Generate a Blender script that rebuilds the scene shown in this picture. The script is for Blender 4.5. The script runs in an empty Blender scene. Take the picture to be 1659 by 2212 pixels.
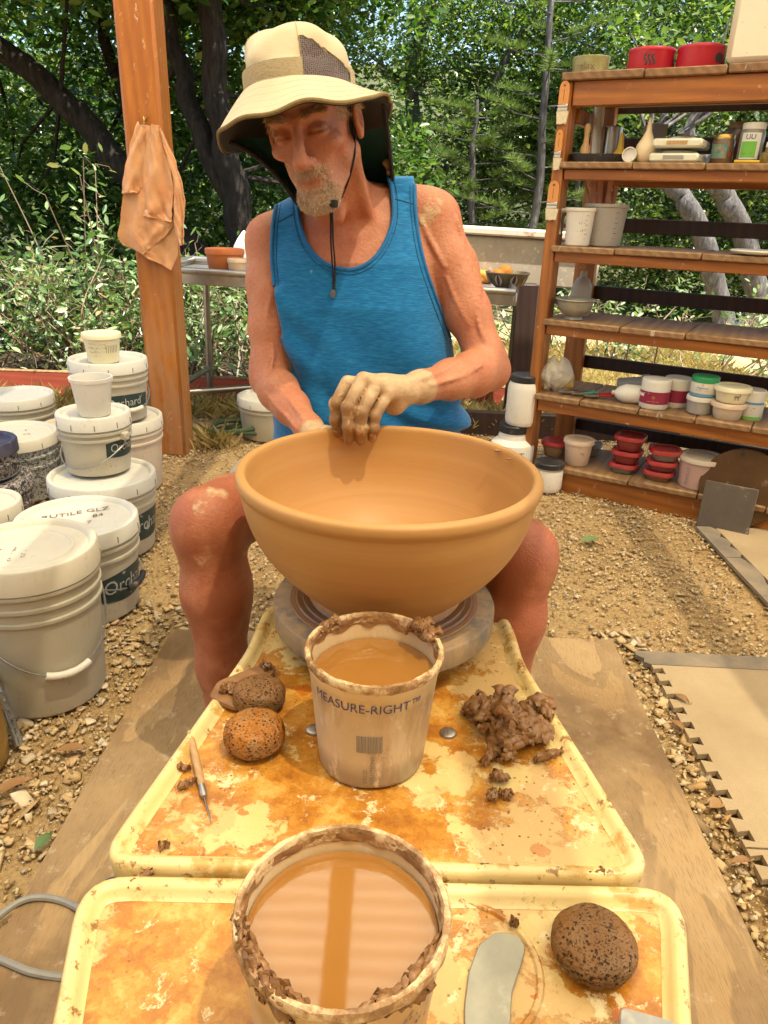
import bpy, bmesh, math, random
import numpy as np
from mathutils import Vector, Matrix
sc = bpy.context.scene
R_ = math.radians
# ------------------------------------------------------------------ camera
W, H, F = 1659.0, 2212.0, 1598.5
PITCH, ROLL, CZ = R_(22.5), R_(2.0), 1.08
CAM = np.array([0, 0, CZ])
FW = np.array([0, math.cos(PITCH), -math.sin(PITCH)]); U0 = np.array([0, math.sin(PITCH), math.cos(PITCH)])
X0 = np.array([1., 0, 0])
RT = X0*math.cos(ROLL)+U0*math.sin(ROLL); UP = -X0*math.sin(ROLL)+U0*math.cos(ROLL)
cd = bpy.data.cameras.new('camera'); cam = bpy.data.objects.new('camera', cd); sc.collection.objects.link(cam)
cam.matrix_world = Matrix(((RT[0], UP[0], -FW[0], 0), (RT[1], UP[1], -FW[1], 0), (RT[2], UP[2], -FW[2], CZ), (0, 0, 0, 1)))
cd.sensor_fit = 'VERTICAL'; cd.sensor_height = 36; cd.lens = 36*F/H; cd.clip_start = .02; cd.clip_end = 2000
sc.camera = cam
# ------------------------------------------------------------------ sky and sun
SUN_EL, SUN_AZ = 70.0, (.70, -.60)      # sun high, from behind and right of the camera
el = R_(SUN_EL); az = np.array(SUN_AZ)/np.hypot(*SUN_AZ)
sdir = Vector((az[0]*math.cos(el), az[1]*math.cos(el), math.sin(el)))
wd = bpy.data.worlds.new('World'); sc.world = wd; wd.use_nodes = True
nt = wd.node_tree; nt.nodes.clear()
sky = nt.nodes.new('ShaderNodeTexSky'); sky.sky_type = 'NISHITA'; sky.sun_disc = False
sky.sun_elevation = el; sky.sun_rotation = math.atan2(sdir.x, sdir.y)
bg = nt.nodes.new('ShaderNodeBackground'); bg.inputs[1].default_value = .13
wo = nt.nodes.new('ShaderNodeOutputWorld')
nt.links.new(sky.outputs[0], bg.inputs[0]); nt.links.new(bg.outputs[0], wo.inputs[0])
sl = bpy.data.lights.new('sun', 'SUN'); sl.energy = 5.0; sl.angle = R_(.53); sl.color = (1, .95, .86)
so = bpy.data.objects.new('sun', sl); sc.collection.objects.link(so)
so.rotation_euler = sdir.to_track_quat('Z', 'Y').to_euler(); so.location = (0, 0, 10)
sc.view_settings.view_transform = 'Standard'; sc.view_settings.look = 'None'
sc.view_settings.exposure = 1.32; sc.view_settings.gamma = 1; sc.view_settings.use_curve_mapping = False
sc.render.engine = 'CYCLES'
cy = sc.cycles; cy.use_denoising = True; cy.max_bounces = 8; cy.diffuse_bounces = 4; cy.glossy_bounces = 3
cy.transmission_bounces = 6; cy.transparent_max_bounces = 8; cy.sample_clamp_indirect = 4; cy.caustics_reflective = False; cy.caustics_refractive = False

# ------------------------------------------------------------------ helpers
def ray(u, v): return FW+RT*(u-W/2)/F+UP*(H/2-v)/F
def gz(u, v, z=0):
    d = ray(u, v); return CAM+d*(z-CZ)/d[2]
def gy(u, v, y):
    d = ray(u, v); return CAM+d*y/d[1]
def depth(p): return float((np.asarray(p)-CAM) @ FW)
def px(n, p): return n/F*depth(p)          # photo pixels -> metres at point p
rng = np.random.default_rng(7); random.seed(7)
COL = sc.collection
MATS = {}
class NT:
    def __init__(s, name):
        s.m = bpy.data.materials.new(name); s.m.use_nodes = True; s.t = s.m.node_tree; s.t.nodes.clear()
        s.out = s.t.nodes.new('ShaderNodeOutputMaterial'); s.b = s.n('ShaderNodeBsdfPrincipled'); s.l(s.b, s.out)
        MATS[name] = s.m; s._c = None
    def n(s, k, **kw):
        o = s.t.nodes.new(k)
        for a, b in kw.items(): setattr(o, a, b)
        return o
    def l(s, a, b, ao=0, bi=0):
        a = a.outputs[ao] if hasattr(a, 'outputs') else a
        s.t.links.new(a, b.inputs[bi] if hasattr(b, 'inputs') else b)
    def co(s, scale=(1, 1, 1), kind='Object'):
        if s._c is None: s._c = s.n('ShaderNodeTexCoord')
        mp = s.n('ShaderNodeMapping'); mp.inputs['Scale'].default_value = scale
        s.l(s._c.outputs[kind], mp); return mp
    def noise(s, scale, detail=4, rough=.55, vec=None, dist=0, stretch=(1, 1, 1)):
        o = s.n('ShaderNodeTexNoise'); o.inputs['Scale'].default_value = scale; o.inputs['Detail'].default_value = detail
        o.inputs['Roughness'].default_value = rough; o.inputs['Distortion'].default_value = dist
        s.l(vec or s.co(stretch), o, 0, 'Vector'); return o.outputs['Fac']
    def voro(s, scale, feat='F1', vec=None, out='Distance', rand=1):
        o = s.n('ShaderNodeTexVoronoi'); o.feature = feat; o.inputs['Scale'].default_value = scale; o.inputs['Randomness'].default_value = rand
        s.l(vec or s.co(), o, 0, 'Vector'); return o.outputs[out]
    def ramp(s, fac, stops, interp='LINEAR'):
        o = s.n('ShaderNodeValToRGB'); cr = o.color_ramp; cr.interpolation = interp
        while len(cr.elements) < len(stops): cr.elements.new(.5)
        for e, (p, c) in zip(cr.elements, stops):
            e.position = p; e.color = (c, c, c, 1) if isinstance(c, (int, float)) else (*c, 1)
        s.l(fac, o); return o.outputs[0]
    def mix(s, fac, a, b, mode='MIX'):
        o = s.n('ShaderNodeMix', data_type='RGBA', blend_type=mode)
        for v, i in ((fac, 0), (a, 6), (b, 7)):
            if isinstance(v, (int, float)): o.inputs[i].default_value = v
            elif isinstance(v, tuple): o.inputs[i].default_value = (*v, 1)
            else: s.l(v, o, 0, i)
        return o.outputs[2]
    def math(s, op, a, b=0):
        o = s.n('ShaderNodeMath', operation=op)
        for v, i in ((a, 0), (b, 1)):
            if isinstance(v, (int, float)): o.inputs[i].default_value = v
            else: s.l(v, o, 0, i)
        return o.outputs[0]
    def set(s, **kw):
        for k, v in kw.items():
            k = {'color': 'Base Color', 'rough': 'Roughness', 'metal': 'Metallic', 'spec': 'Specular IOR Level', 'trans': 'Transmission Weight', 'sss': 'Subsurface Weight', 'coat': 'Coat Weight', 'sheen': 'Sheen Weight', 'alpha': 'Alpha'}.get(k, k)
            if isinstance(v, tuple): s.b.inputs[k].default_value = (*v, 1) if len(v) == 3 and k in ('Base Color',) else v
            elif isinstance(v, (int, float)): s.b.inputs[k].default_value = v
            else: s.l(v, s.b, 0, k)
        return s
    def bump(s, h, strength=.3, dist=.01):
        o = s.n('ShaderNodeBump'); o.inputs['Strength'].default_value = strength; o.inputs['Distance'].default_value = dist
        s.l(h, o, 0, 'Height'); s.l(o, s.b, 0, 'Normal'); return s
    def attr(s, name):
        o = s.n('ShaderNodeAttribute'); o.attribute_name = name; return o.outputs['Color']
    def island(s):
        return s.n('ShaderNodeNewGeometry').outputs['Random Per Island']
    def add_translucent(s, col, fac):
        tr = s.n('ShaderNodeBsdfTranslucent')
        if isinstance(col, tuple): tr.inputs[0].default_value = (*col, 1)
        else: s.l(col, tr)
        mx = s.n('ShaderNodeMixShader'); mx.inputs[0].default_value = fac
        s.l(s.b, mx, 0, 1); s.l(tr, mx, 0, 2); s.l(mx, s.out); return s
def simple(name, col, rough=.5, var=.25, scale=20, bump=.0, metal=0, spec=.5, dirt=None, dirt_amt=.5, dscale=14, **kw):
    """plain colour with uneven tone, optional dirt / splashes of another colour"""
    s = NT(name); c = tuple(col)
    f = s.noise(scale, 5, .6)
    base = s.ramp(f, [(.25, tuple(x*(1-var) for x in c)), (.75, tuple(min(1, x*(1+var*.6)) for x in c))])
    if dirt:
        d = s.noise(dscale, 6, .7)
        base = s.mix(s.ramp(d, [(.62-.2*dirt_amt, 0), (.70-.1*dirt_amt, 1)]), base, dirt)
    s.set(color=base, rough=rough, metal=metal, spec=spec, **kw)
    if bump: s.bump(s.noise(scale*6, 4), bump, .004)
    return s.m
class MB:
    def __init__(s): s.v = []; s.f = []
    def add(s, vs, fs):
        o = len(s.v); s.v += [tuple(map(float, v)) for v in vs]; s.f += [tuple(i+o for i in f) for f in fs]; return s
    def box(s, c, sz, b=.003, rz=0, rot=None):
        hx, hy, hz = sz[0]/2, sz[1]/2, sz[2]/2; b = min(b, hx*.45, hy*.45, hz*.45)
        ids = {}; vs = []
        for i in (-1, 1):
            for j in (-1, 1):
                for k in (-1, 1):
                    for a in range(3):
                        q = [i*(hx-(b if a != 0 else 0)), j*(hy-(b if a != 1 else 0)), k*(hz-(b if a != 2 else 0))]
                        ids[(i, j, k, a)] = len(vs); vs.append(q)
        fs = []
        for a in range(3):
            o = [x for x in range(3) if x != a]
            for sg in (-1, 1):
                l = []
                for p, q in ((-1, -1), (1, -1), (1, 1), (-1, 1)):
                    k = [0, 0, 0]; k[a] = sg; k[o[0]] = p; k[o[1]] = q; l.append(ids[(*k, a)])
                fs.append(l)
            for p in (-1, 1):
                for q in (-1, 1):
                    l = []
                    for e, ax in ((-1, o[0]), (1, o[0]), (1, o[1]), (-1, o[1])):
                        k = [0, 0, 0]; k[a] = e; k[o[0]] = p; k[o[1]] = q; l.append(ids[(*k, ax)])
                    fs.append(l)
        for i in (-1, 1):
            for j in (-1, 1):
                for k in (-1, 1): fs.append([ids[(i, j, k, a)] for a in range(3)])
        m = rot if rot is not None else Matrix.Rotation(rz, 3, 'Z')
        vs = [tuple(m @ Vector(v)+Vector(c)) for v in vs]
        return s.add(vs, fs)
    def lathe(s, prof, n=40, c=(0, 0, 0), rot=None, wob=None):
        vs = []; fs = []; m = len(prof)
        for i in range(n):
            a = 2*math.pi*i/n
            for j, (r, z) in enumerate(prof):
                if wob: r, z = wob(a, r, z, j)
                vs.append(Vector((r*math.cos(a), r*math.sin(a), z)))
        for i in range(n):
            for j in range(m-1):
                a, b = i*m+j, ((i+1) % n)*m+j; fs.append((a, b, b+1, a+1))
        if rot is not None: vs = [rot @ v for v in vs]
        return s.add([v+Vector(c) for v in vs], fs)
    def tube(s, path, rad, n=8, caps=True, flat=1):
        P = [Vector(p) for p in path]; k = len(P); rad = [rad]*k if isinstance(rad, (int, float)) else rad
        vs = []; fs = []; nrm = None
        for i in range(k):
            t = (P[min(i+1, k-1)]-P[max(i-1, 0)]).normalized()
            if nrm is None:
                nrm = t.orthogonal().normalized()
            nrm = (nrm-t*nrm.dot(t)); nrm = nrm.normalized() if nrm.length > 1e-6 else t.orthogonal().normalized()
            bn = t.cross(nrm)
            for j in range(n):
                a = 2*math.pi*j/n; vs.append(P[i]+(nrm*math.cos(a)+bn*math.sin(a)*flat)*rad[i])
        for i in range(k-1):
            for j in range(n):
                a, b = i*n+j, i*n+(j+1) % n; fs.append((a, b, b+n, a+n))
        if caps: fs += [tuple(range(n))[::-1], tuple(range((k-1)*n, k*n))]
        return s.add(vs, fs)
    def grid(s, fn, nu, nv, close_u=False):
        vs = [fn(i/(nu if close_u else nu-1), j/(nv-1)) for i in range(nu) for j in range(nv)]; fs = []
        for i in range(nu if close_u else nu-1):
            for j in range(nv-1):
                a, b = i*nv+j, ((i+1) % nu)*nv+j; fs.append((a, b, b+1, a+1))
        return s.add(vs, fs)
    def sheet(s, fn, nu, nv, th=.004):
        P = np.array([[fn(i/(nu-1), j/(nv-1)) for j in range(nv)] for i in range(nu)], float)
        N = np.cross(np.gradient(P, axis=0), np.gradient(P, axis=1)); N /= np.maximum(np.linalg.norm(N, axis=2, keepdims=True), 1e-9)
        vs = list((P+N*th/2).reshape(-1, 3))+list((P-N*th/2).reshape(-1, 3)); o = nu*nv; fs = []
        for i in range(nu-1):
            for j in range(nv-1):
                a, b = i*nv+j, (i+1)*nv+j; fs += [(a, b, b+1, a+1), (a+o, a+1+o, b+1+o, b+o)]
        bd = [i*nv for i in range(nu)]+[(nu-1)*nv+j for j in range(1, nv)]+[i*nv+nv-1 for i in range(nu-2, -1, -1)]+[j for j in range(nv-2, 0, -1)]
        for a, b in zip(bd, bd[1:]+bd[:1]): fs.append((a, a+o, b+o, b))
        return s.add(vs, fs)
    def prism(s, poly, z0, z1, bev=0):
        n = len(poly)
        if bev:
            P = np.array(poly); c = P.mean(0); q = c+(P-c)*(1-bev/np.maximum(np.linalg.norm(P-c, axis=1, keepdims=True), 1e-6))
            rings = [[(x, y, z0) for x, y in poly], [(x, y, z1-bev) for x, y in poly], [(x, y, z1) for x, y in q]]
        else: rings = [[(x, y, z0) for x, y in poly], [(x, y, z1) for x, y in poly]]
        fs = [tuple(range(n))[::-1], tuple(range((len(rings)-1)*n, len(rings)*n))]
        for r in range(len(rings)-1):
            for i in range(n): a, b = r*n+i, r*n+(i+1) % n; fs.append((a, b, b+n, a+n))
        return s.add(sum(rings, []), fs)
    def mesh(s, name, mat, smooth=40, recalc=True, solid=0):
        me = bpy.data.meshes.new(name); me.from_pydata(s.v, [], s.f); me.update()
        if recalc or solid:
            bm = bmesh.new(); bm.from_mesh(me)
            bmesh.ops.recalc_face_normals(bm, faces=bm.faces)
            if solid: bmesh.ops.solidify(bm, geom=bm.faces[:], thickness=solid)
            bm.to_mesh(me); bm.free()
        if mat: me.materials.append(MATS[mat] if isinstance(mat, str) else mat)
        if smooth: me.shade_smooth(); me.set_sharp_from_angle(angle=R_(smooth))
        return me
    def build(s, name, mat, parent=None, **kw):
        return put(name, s.mesh(name, mat, **kw), parent)
def put(name, me, parent=None):
    o = bpy.data.objects.new(name, me); COL.objects.link(o)
    if parent is not None: o.parent = parent
    return o
def tag(o, label=None, cat=None, group=None, kind=None):
    for k, v in (('label', label), ('category', cat), ('group', group), ('kind', kind)):
        if v: o[k] = v
    return o
def thing(name, label, cat, loc=(0, 0, 0), rz=0, group=None, parent=None):
    o = bpy.data.objects.new(name, None); COL.objects.link(o); o.empty_display_size = .05
    o.location = tuple(map(float, loc)); o.rotation_euler = (0, 0, rz); return tag(o, label, cat, group)
def bigmesh(name, V, Fq, mat, parent=None, smooth=False):
    """numpy verts (n,3) and quads/tris (m,k)"""
    V = np.asarray(V, np.float32); Fq = np.asarray(Fq, np.int32); k = Fq.shape[1]
    me = bpy.data.meshes.new(name); me.vertices.add(len(V)); me.vertices.foreach_set('co', V.ravel())
    me.loops.add(Fq.size); me.loops.foreach_set('vertex_index', Fq.ravel())
    me.polygons.add(len(Fq)); me.polygons.foreach_set('loop_start', np.arange(0, Fq.size, k, dtype=np.int32))
    me.polygons.foreach_set('loop_total', np.full(len(Fq), k, np.int32))
    if smooth: me.polygons.foreach_set('use_smooth', np.ones(len(Fq), bool))
    me.update(calc_edges=True); me.validate()
    if mat: me.materials.append(MATS[mat] if isinstance(mat, str) else mat)
    return put(name, me, parent) if name else me
_TX = {}
def text2d(s, size=1., spacing=1.):
    key = (s, spacing)
    if s[0] == '~' and key not in _TX:        # print or handwriting too small to read: rows of broken strokes
        rg = random.Random(s); V = []; Fc = []; n = int(s[1:]); x = -n*.27
        def st(x0, y0, x1, y1, w=.055):
            d = math.hypot(x1-x0, y1-y0); nx, ny = -(y1-y0)/d*w, (x1-x0)/d*w; o = len(V); V.extend([(x0+nx, y0+ny), (x1+nx, y1+ny), (x1-nx, y1-ny), (x0-nx, y0-ny)]); Fc.append((o, o+1, o+2, o+3))
        for k in range(n):
            if rg.random() < .12: x += .54; continue
            for q in range(rg.randint(1, 3)): a, b = x+rg.uniform(0, .3), rg.uniform(-.28, .2); st(a, b, a+rg.uniform(-.12, .28)+.01, b+rg.uniform(.05, .35))
            x += .54
        _TX[key] = (V, Fc)
    if s == '@goat' and key not in _TX:
        V = []; Fc = []
        for x0, y0, x1, y1 in ((-.6, .0, .45, .4), (-.58, -.5, -.48, .0), (-.35, -.5, -.25, .0), (.15, -.5, .25, .0), (.33, -.5, .43, .0), (.42, .3, .75, .62), (-.72, .2, -.6, .3)): o = len(V); V += [(x0, y0), (x1, y0), (x1, y1), (x0, y1)]; Fc.append((o, o+1, o+2, o+3))
        _TX[key] = (V, Fc)
    if key not in _TX:
        cu = bpy.data.curves.new('txt', 'FONT'); cu.body = s; cu.size = 1; cu.align_x = 'CENTER'; cu.align_y = 'CENTER'; cu.resolution_u = 3; cu.space_character = spacing
        o = bpy.data.objects.new('txt', cu); COL.objects.link(o)
        me = bpy.data.meshes.new_from_object(o.evaluated_get(bpy.context.evaluated_depsgraph_get()))
        _TX[key] = ([tuple(v.co[:2]) for v in me.vertices], [tuple(p.vertices) for p in me.polygons])
        bpy.data.objects.remove(o); bpy.data.curves.remove(cu); bpy.data.meshes.remove(me)
    v, f = _TX[key]
    return [(x*size, y*size) for x, y in v], f
def text_on(mb, s, size, fn, sx=1., spacing=1.):
    v, f = text2d(s, size, spacing); mb.add([fn(x*sx, y) for x, y in v], f)
def catmull(P, n=8):
    P = [np.array(p, float) for p in P]; Q = [2*P[0]-P[1]]+P+[2*P[-1]-P[-2]]; out = []
    for i in range(1, len(Q)-2):
        a, b, c, d = Q[i-1:i+3]
        for t in np.linspace(0, 1, n, endpoint=False):
            out.append(.5*((2*b)+(-a+c)*t+(2*a-5*b+4*c-d)*t*t+(-a+3*b-3*c+d)*t**3))
    return out+[P[-1]]
def wn(x, y, s=0): return math.sin(x*1.7+s)*math.cos(y*2.3+s*1.3)+.5*math.sin(x*4.1-y*3.3+s*2)
# ------------------------------------------------------------------ materials
def wood(name, c1, c2, rough=.5, gscale=1., drips=None, axis='z', drip_amt=.5):
    s = NT(name); st = {'z': (14, 14, .9), 'x': (.9, 14, 14), 'y': (14, .9, 14)}[axis]
    v = s.co(tuple(q*gscale for q in st))
    g = s.noise(2.2, 6, .6, v, 1.2); w = s.n('ShaderNodeTexWave'); w.wave_type = 'BANDS'; w.bands_direction = 'DIAGONAL'
    w.inputs['Scale'].default_value = 1.1; w.inputs['Distortion'].default_value = 5; w.inputs['Detail'].default_value = 3; s.l(v, w)
    f = s.math('ADD', s.math('ADD', s.math('MULTIPLY', g, .55), s.math('MULTIPLY', w.outputs['Fac'], .2)), s.math('MULTIPLY', s.noise(7, 4, .7, v, .5), .25))
    col = s.ramp(f, [(.25, c1), (.55, tuple((a+b)/2 for a, b in zip(c1, c2))), (.8, c2)])
    col = s.mix(s.ramp(s.noise(3, 3), [(.35, .0), (.75, .35)]), col, tuple(x*.55 for x in c1))
    if drips:
        d1 = s.noise(26, 5, .7, s.co((1, 1, .45))); d2 = s.noise(70, 4, .8, s.co((1, 1, .5)))
        m = s.math('MAXIMUM', s.ramp(d1, [(.68-.1*drip_amt, 0), (.74-.1*drip_amt, 1)]), s.ramp(d2, [(.66-.05*drip_amt, 0), (.72-.05*drip_amt, .9)]))
        big = s.ramp(s.noise(3.1, 3), [(.40, 0), (.60, 1)])
        col = s.mix(s.math('MULTIPLY', s.math('MULTIPLY', m, big), .9), col, drips)
    if name == 'wood_post':
        sep = s.n('ShaderNodeSeparateXYZ'); s.l(s.co(), sep); dust = s.math('MULTIPLY', s.ramp(s.math('MULTIPLY', sep.outputs[2], .5), [(.15, .75), (.5, 0)]), s.ramp(s.noise(14, 7, .75, s.co((1, 1, .3))), [(.40, .1), (.55, 1)])); col = s.mix(dust, col, (.40, .20, .09)); fl = s.ramp(s.noise(42, 6, .8, s.co((1, 1, .4))), [(.60, 0), (.66, .9)]); col = s.mix(s.math('MULTIPLY', fl, s.ramp(s.noise(5, 3, .5, s.co((1, 1, .4))), [(.42, 0), (.58, 1)])), col, (.68, .50, .32))
    s.set(color=col, rough=rough); s.bump(f, .25, .004); return s.m
wood('wood_post', (.32, .085, .006), (.56, .20, .022), .45, 1, (.75, .60, .42), 'z', .25)
wood('wood_shelf', (.22, .06, .008), (.52, .19, .028), .5, 1, (.70, .60, .46), 'x', .45)
wood('wood_shelf_z', (.22, .06, .008), (.50, .185, .028), .5, 1, (.70, .60, .46), 'z', .3)
wood('wood_shelf_top', (.15, .075, .03), (.36, .19, .08), .6, 1, (.55, .47, .36), 'y', .4)
wood('wood_bench_plank', (.20, .10, .04), (.42, .25, .11), .65, 1, (.66, .56, .42), 'y', .7)
wood('wood_dark', (.030, .014, .009), (.075, .034, .02), .6, 1)
wood('wood_fill_block', (.16, .09, .05), (.26, .16, .09), .7, 1, None, 'x'); wood('wood_tool', (.42, .24, .10), (.62, .40, .19), .55, 3)
wood('wood_red', (.30, .05, .025), (.46, .095, .045), .6, 1, None, 'x')
wood('wood_stick', (.42, .14, .07), (.62, .28, .15), .6, 3)
s = NT('plywood'); v = s.co((2.6, .62, 1)); wv = s.noise(1.7, 4, .55, v, 1.6)
c1 = s.n('ShaderNodeTexWave'); c1.wave_type = 'RINGS'; c1.inputs['Scale'].default_value = .55; c1.inputs['Distortion'].default_value = 14; c1.inputs['Detail'].default_value = 3; c1.inputs['Detail Scale'].default_value = .55; c1.inputs['Detail Roughness'].default_value = .6; s.l(v, c1)
col = s.ramp(c1.outputs['Fac'], [(.05, (.22, .13, .055)), (.25, (.37, .23, .105)), (.6, (.45, .29, .135)), (.95, (.53, .36, .18))])
col = s.mix(s.ramp(wv, [(.44, 0), (.455, .65), (.56, .45), (.575, 0)]), col, (.25, .16, .085))
col = s.mix(s.ramp(s.noise(230, 3, .6, s.co((2.4, .16, 1))), [(.52, 0), (.66, .5)]), col, (.17, .105, .055))
col = s.mix(s.ramp(s.noise(3.3, 6, .7), [(.48, 0), (.68, .55)]), col, (.55, .38, .20)); col = s.mix(s.ramp(s.noise(24, 6, .75), [(.58, 0), (.70, .65)]), col, (.62, .49, .34)); col = s.mix(s.ramp(s.noise(15, 5, .7, dist=1), [(.62, 0), (.70, .5)]), col, (.34, .17, .08))
col = s.mix(1.0, col, (.84, .82, .78), 'MULTIPLY'); s.set(color=col, rough=.75, spec=.25); s.bump(s.math('ADD', c1.outputs['Fac'], s.noise(160, 4, .6, s.co((2, .25, 1)))), .35, .003)
s = NT('foam_mat'); n1 = s.noise(4, 5, .65)
tex = s.voro(240); col = s.ramp(n1, [(.3, (.36, .26, .145)), (.7, (.46, .345, .20))]); col = s.mix(s.ramp(tex, [(.2, .25), (.5, 0)]), col, (.36, .24, .13))
s.set(color=col, rough=.85, spec=.2); s.bump(tex, .35, .002)
s = NT('foam_edge'); n1 = s.noise(7, 5, .65); col = s.ramp(n1, [(.3, (.17, .145, .115)), (.7, (.36, .27, .17))]); s.set(color=col, rough=.85, spec=.2); s.bump(s.voro(240), .3, .002)
s = NT('ground_dirt'); n1 = s.noise(3.5, 6, .65); n2 = s.noise(70, 6, .75); vv = s.voro(95, out='Color')
col = s.ramp(n1, [(.3, (.44, .28, .115)), (.55, (.57, .385, .175)), (.75, (.66, .48, .25))]); col = s.mix(s.ramp(n2, [(.35, .5), (.65, 0)]), col, (.26, .155, .07))
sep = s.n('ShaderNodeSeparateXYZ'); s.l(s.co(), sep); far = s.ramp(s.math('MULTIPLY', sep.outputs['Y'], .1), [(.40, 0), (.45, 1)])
grassy = s.ramp(s.math('ADD', s.math('MULTIPLY', sep.outputs['X'], .2), .5), [(.46, 0), (.52, 1)]); fc = s.mix(grassy, (.07, .05, .03), s.ramp(s.noise(2.5, 6, .7), [(.3, (.36, .26, .12)), (.65, (.62, .50, .27))]))  # dark leaf litter at low X, dry grass beyond
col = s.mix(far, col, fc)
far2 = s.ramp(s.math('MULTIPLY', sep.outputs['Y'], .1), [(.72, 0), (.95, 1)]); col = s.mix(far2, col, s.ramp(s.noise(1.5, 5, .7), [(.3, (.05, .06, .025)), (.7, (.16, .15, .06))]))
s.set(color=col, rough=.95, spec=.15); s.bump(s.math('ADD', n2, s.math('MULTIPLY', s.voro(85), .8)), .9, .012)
s = NT('gravel'); i = s.island()
col = s.ramp(i, [(0, (.24, .155, .075)), (.2, (.42, .28, .125)), (.5, (.55, .385, .19)), (.7, (.64, .48, .26)), (.8, (.38, .30, .20)), (.93, (.72, .60, .41)), (1, (.52, .29, .10))])
col = s.mix(s.ramp(s.noise(60, 4), [(.4, .0), (.7, .3)]), col, (.42, .27, .12)); s.set(color=col, rough=.85, spec=.3); s.bump(s.noise(220, 3), .3, .003)
def leafmat(name, stops, rough=.4, tl=.3):
    s = NT(name); i = s.island(); c = s.ramp(i, stops); s.set(color=c, rough=rough, spec=.5)
    t = s.mix(1.0, c, (1.3, 1.5, .55), 'MULTIPLY'); s.add_translucent(t, tl); return s.m
leafmat('leaf_oak', [(0, (.03, .07, .014)), (.45, (.06, .13, .025)), (.8, (.13, .22, .045)), (1, (.26, .32, .07))], .28, .4)
leafmat('leaf_live', [(0, (.03, .06, .014)), (.5, (.095, .16, .035)), (.85, (.21, .28, .085)), (1, (.42, .43, .18))], .26, .4)
leafmat('leaf_pine', [(0, (.06, .11, .02)), (.5, (.13, .20, .04)), (1, (.24, .28, .07))], .5, .35)
leafmat('leaf_shrub', [(0, (.05, .11, .03)), (.35, (.13, .22, .075)), (.7, (.26, .36, .16)), (.92, (.42, .48, .27)), (1, (.36, .22, .10))], .26, .28)
leafmat('grass_dry', [(0, (.36, .25, .09)), (.5, (.55, .41, .17)), (1, (.68, .55, .29))], .7, .3)
leafmat('grass_green', [(0, (.16, .15, .04)), (.4, (.34, .24, .08)), (1, (.58, .42, .18))], .6, .3)
leafmat('leaf_dry', [(0, (.22, .10, .035)), (.5, (.36, .19, .07)), (1, (.45, .30, .12))], .6, .1)
s = NT('bark'); n1 = s.noise(9, 6, .7, s.co((3, 3, .6))); s.set(color=s.ramp(n1, [(.3, (.012, .010, .008)), (.6, (.045, .036, .028)), (.8, (.11, .09, .07))]), rough=.9, spec=.2); s.bump(n1, .9, .03)
s = NT('bark_grey'); n1 = s.noise(9, 6, .7, s.co((3, 3, .6))); s.set(color=s.ramp(n1, [(.3, (.05, .045, .04)), (.55, (.16, .145, .13)), (.8, (.36, .33, .30))]), rough=.9, spec=.2); s.bump(n1, .9, .03)
s = NT('twig'); s.set(color=s.ramp(s.island(), [(0, (.10, .055, .03)), (.6, (.26, .17, .10)), (1, (.50, .42, .30))]), rough=.8)
# fibreglass roof sheet, lit by the sun from above
s = NT('fibreglass'); s.set(color=(.80, .72, .56), rough=.45); s.add_translucent((1.0, .90, .62), .82)
_m = s.out.inputs[0].links[0].from_node; tp = s.n('ShaderNodeBsdfTransparent'); tp.inputs[0].default_value = (1, .92, .74, 1); mx = s.n('ShaderNodeMixShader'); mx.inputs[0].default_value = .17; s.l(_m, mx, 0, 1); s.l(tp, mx, 0, 2); s.l(mx, s.out)
# plastics
def plastic(name, col, rough=.42, dirt=(.45, .33, .19), amt=.25, spk=None, tl=0, var=.08):
    s = NT(name); f = s.noise(5, 5, .6)
    c = s.ramp(f, [(.3, tuple(x*(1-var) for x in col)), (.7, tuple(min(.95, x*(1+var)) for x in col))])
    d = s.noise(38, 6, .75, s.co((1, 1, .5))); c = s.mix(s.ramp(d, [(.66-.12*amt, 0), (.80-.12*amt, .65)]), c, dirt)
    sp = s.voro(75, vec=s.co((1, 1, .45))); big = s.ramp(s.noise(4, 2), [(.45, 0), (.6, 1)])
    c = s.mix(s.math('MULTIPLY', s.ramp(sp, [(.05+.05*amt, .8), (.09+.06*amt, 0)]), big), c, tuple(x*.6 for x in dirt))
    sm = s.ramp(s.noise(2.7, 4, .6), [(.45, 0), (.8, .4*amt+.12)]); c = s.mix(sm, c, dirt)
    if spk:
        q = s.noise(75, 4, .75); q2 = s.noise(170, 3, .7); m = s.math('MAXIMUM', s.ramp(q, [(.49, 0), (.53, 1)]), s.ramp(q2, [(.52, 0), (.56, 1)])); c = s.mix(m, c, spk)
    s.set(color=c, rough=s.ramp(d, [(.3, rough-.08), (.7, rough+.25)]), spec=.45)
    s.set(**{'Subsurface Weight': 0.0})
    if tl: s.add_translucent(c, tl)
    return s.m
plastic('pl_white', (.47, .43, .33), amt=.75); plastic('pl_white2', (.72, .69, .60), amt=.12); plastic('pl_lid', (.68, .65, .56), amt=.6); plastic('pl_lid_dirty', (.66, .61, .49), amt=.55)
plastic('pl_splash', (.60, .50, .38), amt=.9, dirt=(.42, .22, .12)); plastic('pl_black', (.02, .022, .024), .4, (.5, .47, .40), .4, (.42, .42, .38))
plastic('pl_navy', (.03, .03, .07), .4, (.45, .40, .32), .6); plastic('pl_navy_spk', (.50, .44, .36), .5, (.4, .32, .22), .3, (.035, .03, .06))
plastic('pl_cream', (.80, .74, .50), .4, (.5, .4, .2), .1); plastic('pl_clear', (.86, .82, .74), .25, (.5, .4, .28), .2, None, .3); plastic('pl_clear2', (.62, .58, .52), .22, (.5, .42, .32), .3, None, .45)
plastic('pl_jar', (.74, .69, .58), .35, (.50, .28, .15), .45); plastic('pl_lidblack', (.018, .018, .018), .4, (.5, .45, .4), .35)
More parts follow.
